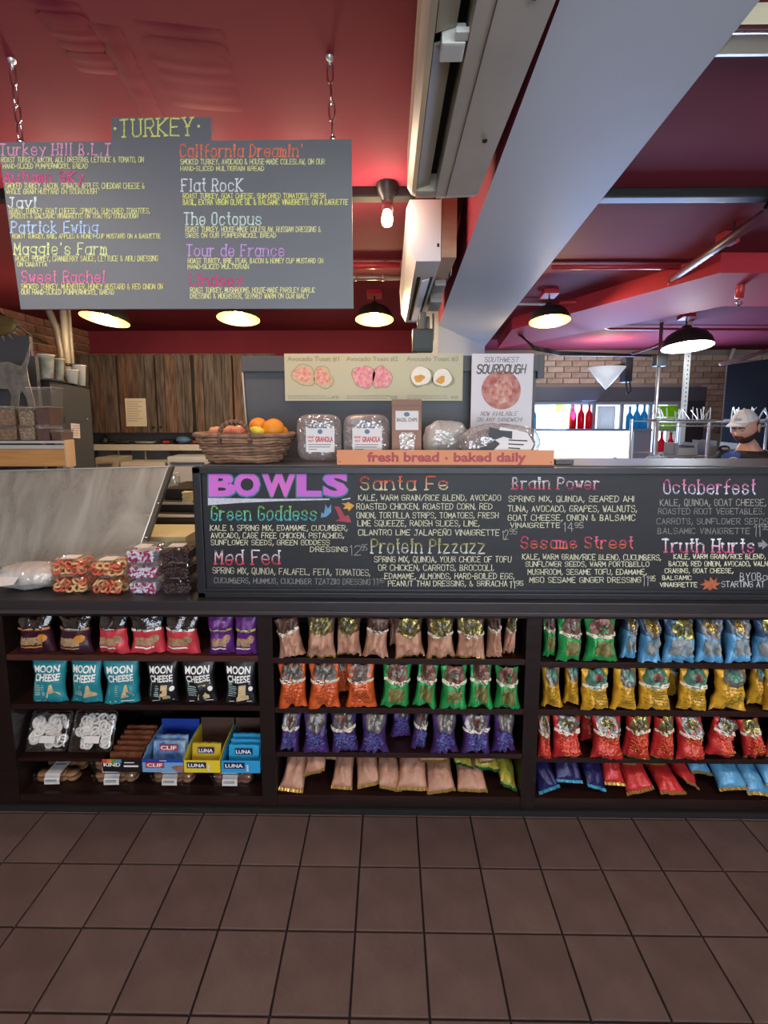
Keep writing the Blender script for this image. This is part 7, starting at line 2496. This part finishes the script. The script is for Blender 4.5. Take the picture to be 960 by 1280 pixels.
# dark tall unit at the far right
t = thing('dark_tall_cabinet', 'dark tall cabinet at the right edge behind the man', 'cabinet', (at(1003, 500, 4.6).x, 4.9, 0))
MB().box(-.33, .5, -.3, .3, 0, at(960, 448, 4.6).z, b=.01).build('body', mat('dark_cabinet', '#0d0c0c', .95, spec=.05), t, local=True)
MB().box(-.31, .05, -.315, -.3, .1, at(960, 448, 4.6).z - .05, b=.004).build('door', mat('dark_cabinet_door', '#100f0f', .9, spec=.05), t, local=True)

# work table behind the ledge, right side
Yt = YC + .62
zt3 = at(800, 588, Yt + .1).z
tt = thing('work_table', 'steel work table behind the bowls board on the right', 'table', (at(850, 590, Yt).x, Yt + .3, 0))
tx0, tx1 = at(700, 590, Yt).x, at(1050, 590, Yt).x
MB().box(tx0, tx1, Yt, Yt + .28, zt3 - .03, zt3, b=.004).build('table_top', steel, tt)
for x in (tx0 + .04, tx1 - .08):
    for y in (Yt + .02, Yt + .22): MB().box(x, x + .04, y, y + .04, 0, zt3 - .03).build('leg', steel, tt)
def cloche(px, pyt, wpx, dy, label):
    Y = Yt + dy
    p = at(px, 586, Y)
    r = wpx * .5 * (at(px + 1, 586, Y).x - p.x)
    h = at(px, pyt, Y).z - zt3
    t = thing('dome_lid', label, 'lid', (p.x, Y, zt3 + .0008), group='grey dome lids behind the board')
    MB().lathe([(r, 0), (r, .006), (r * .98, h * .35), (r * .8, h * .72), (r * .45, h * .94), (.001, h)], 28).build('dome', mat('dome_grey', '#5c6068', .35, .5), t, smooth=True, local=True)
    MB().tube([(.014 * cos(a), 0, h + .014 * sin(a) * 1.6) for a in [k * pi / 8 for k in range(9)]], .003, 6).build('loop_handle', black, t, smooth=True, local=True)
cloche(768, 577.5, 58, .12, 'grey dome lid with a loop handle below the bright window')
cloche(868, 578, 44, .12, 'grey dome lid left of the man above the board')
t = thing('blue_plastic_bag', 'crumpled light blue plastic bag between the two dome lids', 'bag', (at(820, 586, Yt + .12).x, Yt + .12, zt3 + .0008))
MB().sphere((0, 0, .035), (.075, .05, .036), 24, 14, lambda d: d * (1 + .22 * noise.noise(d * 3.1) + .1 * noise.noise(d * 8))).build('film', mat('bag_blue', '#6fa0c8', .35, var=(20, 0, '#b8d4e8')), t, smooth=True, local=True)
MB().tube([(-.05, 0, .055), (-.03, 0, .078), (.0, .01, .07), (.02, 0, .086), (.045, 0, .066)], .004, 6).build('knot', mat('bag_blue', '#6fa0c8', .35), t, smooth=True, local=True)

# low dark napkin box by the orange sign
t = thing('dark_box', 'low dark box on the ledge just right of the orange bread sign', 'box', (at(706, 580, LY0 + .03).x, LY0 + .05, ZLt))
MB().box(-.033, .033, -.02, .03, 0, .014, b=.002).build('base', grey_p, t, local=True)
MB().box(-.034, .034, -.021, .031, .0142, .018, b=.001).build('lid', grey_p, t, local=True)

# ================================================================ THE MAN
skin = mat('skin', '#cf9a86', .5, var=(12, .1))
beard_m = mat('beard_brown', '#3a2620', .8, bump=(120, .8))
cap_w = mat('cap_fabric', '#cfd2d6', .75, bump=(90, .2))
shirt_m = mat('shirt_black', '#17181e', .8, var=(5, .2))
apron_b = mat('shirt_blue', '#2c4a9c', .7)
HC = at(931, 534.5, 3.28)             # centre of the head
man = thing('person', 'bearded man in a white cap and dark shirt looking down behind the counter', 'person', (HC.x + .06, HC.y + .10, 0))
face_dir = Vector((-.87, -.46, -.24)).normalized()

def skin_body(name, joints, edges, radii, m, root_i=0, sub=2):
    me = bpy.data.meshes.new(name)
    me.from_pydata([tuple(j) for j in joints], edges, [])
    o = bpy.data.objects.new(name, me)
    COL.objects.link(o)
    sk = o.modifiers.new('skin', 'SKIN')
    sk.use_smooth_shade = True
    sv = me.skin_vertices[0].data
    for i, r in enumerate(radii):
        sv[i].radius = r if isinstance(r, tuple) else (r, r)
        sv[i].use_root = (i == root_i)
    ss = o.modifiers.new('subdivision', 'SUBSURF')
    ss.levels = ss.render_levels = sub
    dg = bpy.context.evaluated_depsgraph_get()
    me2 = bpy.data.meshes.new_from_object(o.evaluated_get(dg))
    me2.materials.clear(); me2.materials.append(m)
    me2.polygons.foreach_set('use_smooth', [True] * len(me2.polygons))
    o.modifiers.clear()
    o.data = me2
    return o

# local frame of the man: forward f (horizontal), right side r
f = Vector((face_dir.x, face_dir.y, 0)).normalized()
rgt = Vector((-f.y, f.x, 0)) * -1           # his right-hand side seen from above
O = Vector((HC.x, HC.y, 0)) - f * .05
hz_ = HC.z
def L(fw, rt, z): return O + f * fw + rgt * rt + Vector((0, 0, z))
neck = hz_ - .125
sh = hz_ - .232
J = [L(-.06, 0, .86),           # 0 pelvis
     L(-.07, 0, 1.02), L(-.06, 0, 1.16), L(-.05, 0, sh - .02), L(-.03, 0, neck - .02), L(-.005, 0, neck + .05),   # 1-5 spine, neck
     L(-.06, .17, sh - .015), L(.02, .22, sh - .26), L(.24, .16, sh - .37), L(.30, .14, sh - .40),              # 6-9 right arm
     L(-.06, -.17, sh - .015), L(.02, -.22, sh - .26), L(.24, -.14, sh - .37), L(.30, -.12, sh - .40),          # 10-13 left arm
     L(-.06, .09, .82), L(.0, .10, .47), L(-.04, .10, .09), L(.08, .12, .035),                                  # 14-17 right leg
     L(-.06, -.09, .82), L(-.02, -.10, .47), L(-.06, -.10, .09), L(.06, -.12, .035)]                            # 18-21 left leg
E = [(0, 1), (1, 2), (2, 3), (3, 4), (4, 5), (3, 6), (6, 7), (7, 8), (8, 9), (3, 10), (10, 11), (11, 12), (12, 13), (0, 14), (14, 15), (15, 16), (16, 17), (0, 18), (18, 19), (19, 20), (20, 21)]
R = [(.13, .10), (.125, .09), (.13, .095), (.125, .085), .055, .052, .054, .043, .030, .026, .058, .043, .030, .026, .078, .055, .038, .03, .078, .055, .038, .03]
# hands: palm and five unequal fingers each
for side, wi in ((1, 9), (-1, 13)):
    w0 = J[wi]
    palm = w0 + f * .055 + Vector((0, 0, -.012))
    J.append(palm); R.append((.030, .015)); pi_ = len(J) - 1; E.append((wi, pi_))
    for k, (off, ln) in enumerate(((-.028, .050), (-.010, .062), (.009, .066), (.026, .056))):
        a = palm + f * .035 + rgt * off
        b = a + f * ln * .55 + Vector((0, 0, -.010)); c = b + f * ln * .30 + Vector((0, 0, -.022))
        n0 = len(J)
        J += [a, b, c]; R += [.0095, .0085, .007]
        E += [(pi_, n0), (n0, n0 + 1), (n0 + 1, n0 + 2)]
    th0 = w0 + f * .02 - rgt * side * .030
    th1 = th0 + f * .035 - rgt * side * .018 + Vector((0, 0, -.008)); th2 = th1 + f * .028 + Vector((0, 0, -.008))
    n0 = len(J); J += [th0, th1, th2]; R += [.012, .010, .008]
    E += [(pi_, n0), (n0, n0 + 1), (n0 + 1, n0 + 2)]
off_ = base_of(man)
body = skin_body('body', [j - off_ for j in J], E, R, skin)
body.parent = man

# head -------------------------------------------------------------------
def head_M():
    x = face_dir.cross(Vector((0, 0, 1))).normalized()       # his left... lateral axis
    y = face_dir
    z = x.cross(y)
    return Matrix(((x.x, y.x, z.x, HC.x), (x.y, y.y, z.y, HC.y), (x.z, y.z, z.z, HC.z), (0, 0, 0, 1)))
HM = head_M()
Mh = Matrix.Translation(-off_) @ HM
def g(x, c, s): return math.exp(-((x - c) / s) ** 2)
def head_pt(d):
    """d unit direction; x lateral, y forward, z up -> point in metres"""
    x, y, z = d
    rx, ry, rz = .076, .094, .112
    p = Vector((x * rx, y * ry, z * rz))
    if z < -.2:                                # jaw narrows
        k = (-z - .2)
        p.x *= 1 - .30 * k; p.y *= 1 - .10 * k
        if y < 0: p.y *= 1 - .25 * k
    if y > 0:
        ang = math.atan2(x, y)
        p.y += .022 * g(ang, 0, .13) * g(z, -.16, .20)          # nose
        p.y += .012 * g(ang, 0, .16) * g(z, -.26, .09)          # nose tip
        p.y += .006 * g(z, .16, .09) * g(ang, 0, .5)            # brow
        for s in (-1, 1): p.y -= .011 * g(ang, s * .36, .17) * g(z, .03, .10)   # eye sockets
        p.y += .005 * g(ang, 0, .25) * (g(z, -.46, .045) + g(z, -.55, .045))     # lips
        p.y -= .004 * g(ang, 0, .3) * g(z, -.505, .03)
        p.y += .010 * g(ang, 0, .35) * g(z, -.80, .16)          # chin
        for s in (-1, 1): p.x += s * .004 * g(ang, s * .75, .3) * g(z, -.15, .2)
    return p
def dirs(u, v):
    th, ph = pi * v, 2 * pi * u
    return Vector((sin(th) * sin(ph), sin(th) * cos(ph), -cos(th)))
MB().grid(lambda u, v: Mh @ head_pt(dirs(u, v)), 56, 40).build('head', skin, man, smooth=True, weld=True, local=True)
# beard hugging the jaw
bm2 = MB()
def beard(u, v):
    ph = -1.75 + 3.5 * u
    z = -.92 + (.92 - .52 + .46 * abs(2 * u - 1) ** 2) * v
    s = math.sqrt(max(0, 1 - z * z))
    d = Vector((s * sin(ph), s * cos(ph), z))
    return Mh @ (head_pt(d) + d * (.0055 * math.sin(pi * min(1, .15 + v * .9)) + .001))
bm2.grid(beard, 40, 12)
def stache(u, v):
    ph = -.42 + .84 * u
    z = -.43 + .10 * v - .05 * abs(2 * u - 1)
    s = math.sqrt(1 - z * z)
    d = Vector((s * sin(ph), s * cos(ph), z))
    return Mh @ (head_pt(d) + d * .0035)
bm2.grid(stache, 14, 4)
bm2.build('beard', beard_m, man, smooth=True, local=True)
lip = MB().grid(lambda u, v: Mh @ (lambda d: head_pt(d) + d * .0032)(Vector((math.sqrt(1 - (-.53 + .07 * v) ** 2) * sin(-.2 + .4 * u), math.sqrt(1 - (-.53 + .07 * v) ** 2) * cos(-.2 + .4 * u), -.53 + .07 * v))), 10, 4)
lip.build('lips', mat('lips', '#9c5a54', .5), man, smooth=True, local=True)
def on_head(ph, z, off=0):
    s = math.sqrt(1 - z * z); d = Vector((s * sin(ph), s * cos(ph), z)); return head_pt(d) + d * off
for s in (-1, 1):
    c = on_head(s * .36, .02, -.006)
    MB().xf(Matrix.Identity(4)).sphere(c, .0125, 12, 8).xf(Mh).build('eye', mat('eye_white', '#d8d4d0', .3), man, smooth=True, local=True)
    MB().sphere(c + Vector((0, .009, -.004)), .006, 10, 6).xf(Mh).build('iris', mat('iris_dark', '#2a1c16', .2), man, smooth=True, local=True)
    MB().grid(lambda u, v, s=s: on_head(s * (.20 + .32 * u), .07 - .075 * v * (1 - (2 * u - 1) ** 2), .0082), 8, 4).xf(Mh).build('eyelid', skin, man, smooth=True, local=True)
    MB().tube([on_head(s * (.14 + .1 * k), .16 + .03 * sin(k * .8), .003) for k in range(5)], .0042, 6).xf(Mh).build('eyebrow', beard_m, man, smooth=True, local=True)
    ear = MB()
    ec = Vector((s * .076, -.012, -.005))
    ear.sphere(ec, (.010, .020, .032), 12, 10, lambda d: Vector((d.x, d.y * (1 - .3 * (d.z < -.3)), d.z)))
    ear.tube([ec + Vector((s * .008, .017 * cos(a), .028 * sin(a))) for a in [k * pi / 8 - 1.2 for k in range(12)]], .0045, 6)
    ear.xf(Mh).build('ear', skin, man, smooth=True, local=True)
# hair at the back below the cap
MB().grid(lambda u, v: Mh @ (lambda d: head_pt(d) + d * .004)(Vector((math.sqrt(1 - (-.30 + .62 * v) ** 2) * sin(1.5 + 3.28 * u), math.sqrt(1 - (-.30 + .62 * v) ** 2) * cos(1.5 + 3.28 * u), -.30 + .62 * v))), 30, 8).build('hair', beard_m, man, smooth=True, local=True)
# cap
def cap_d(u, v, off):
    ph = 2 * pi * u; z = .45 + .55 * v
    s = math.sqrt(max(0, 1 - z * z)); d = Vector((s * sin(ph), s * cos(ph), z))
    q = head_pt(d) + d * off
    q.z += .012 * (1 - v)* 0 + .010 * v
    return q
cp = MB().grid(lambda u, v: Mh @ cap_d(u, v, .010), 36, 12).build('cap_crown', cap_w, man, smooth=True, weld=True, local=True)
def brim(u, v, t=0):
    ph = -.85 + 1.7 * u
    b = cap_d((ph / (2 * pi)) % 1, 0, .011)
    ext = .086 * cos(ph * .95) * v
    return Mh @ (b + Vector((0, ext, -.002 * v - .012 * (abs(ph) / .85) ** 2 * v - t)))
bm3 = MB().grid(lambda u, v: brim(u, v), 20, 6).grid(lambda u, v: brim(u, v, .004), 20, 6, flip=True)
bm3.build('cap_brim', cap_w, man, smooth=True, local=True)
MB().sphere(Vector((0, 0, .134)), .007, 8, 6).xf(Mh).build('cap_button', cap_w, man, smooth=True, local=True)
MB().grid(lambda u, v: Mh @ (lambda c: cap_d(c, .18 + .22 * v, .0125))(((-.30 + .6 * u) / (2 * pi)) % 1), 8, 3).build('cap_patch', mat('cap_patch_blue', '#7f9cc8', .6), man, smooth=True, local=True)
for k in range(6):
    MB().tube([Mh @ cap_d(k / 6 + .04, v / 8, .0112) for v in range(9)], .0012, 4).build('cap_seam', mat('cap_stitch', '#a9adb4', .8), man, local=True)

# clothes: a shirt that follows the torso, blue front panel, dark trousers, shoes
TJ = [J[0] + Vector((0, 0, .03)), J[1], J[2], J[3] + Vector((0, 0, .0)), L(-.035, 0, sh + .055), J[6], J[6].lerp(J[7], .75), J[10], J[10].lerp(J[11], .75)]
TE = [(0, 1), (1, 2), (2, 3), (3, 4), (3, 5), (5, 6), (3, 7), (7, 8)]
TR_ = [(.150, .122), (.145, .112), (.152, .118), (.158, .115), (.105, .10), .096, .074, .096, .074]
shirt = skin_body('shirt', [j - off_ for j in TJ], TE, TR_, shirt_m, 0)
shirt.parent = man
pj = [J[0], J[14], J[15], J[16] + Vector((0, 0, .0)), J[18], J[19], J[20]]
tr = skin_body('trousers', [j - off_ for j in pj], [(0, 1), (1, 2), (2, 3), (0, 4), (4, 5), (5, 6)], [(.148, .118), .095, .070, .055, .095, .070, .055], mat('trousers_dark', '#23252c', .8), 0)
tr.parent = man
for s in (16, 20):
    a = J[s]
    MB().sphere(a + f * .06 + Vector((0, 0, -.045)), (.1, .1, .044), 16, 10, lambda d: (f * (d.x * 1.35) + rgt * (d.y * .45)) + Vector((0, 0, max(-.95, d.z)))).build('shoe', black, man, smooth=True)
# printed blue shirt front and white arc print, laid on the chest towards the camera-left
from mathutils.bvhtree import BVHTree
_sv = [v.co.copy() for v in shirt.data.vertices]
_bv = BVHTree.FromPolygons(_sv, [tuple(p.vertices) for p in shirt.data.polygons])
def on_shirt(px, py, off):
    d = ray(px, py)
    o_ = CAM - off_
    hit = _bv.ray_cast(o_, d)
    if hit[0] is None:
        hit = _bv.find_nearest(at(px, py, 3.28) - off_)
    nn = hit[1] if hit[1].dot(d) < 0 else -hit[1]
    return hit[0] + nn * off
MB().grid(lambda u, v: on_shirt(902 + 24 * u - (1 - v) * 2, 588 - v * (26 - 12 * abs(u - .6)), .004), 10, 8).build('blue_print', apron_b, man, smooth=True, local=True)
mb = MB()
for k in range(2):
    pts = [on_shirt(906 + 3.2 * q + k, 577 - 5 * sin(pi * q / 7) + k * 4, .007) for q in range(8)]
    mb.tube(pts, .003, 5)
mb.build('arc_print', wht, man, smooth=True, local=True, kind='stuff')
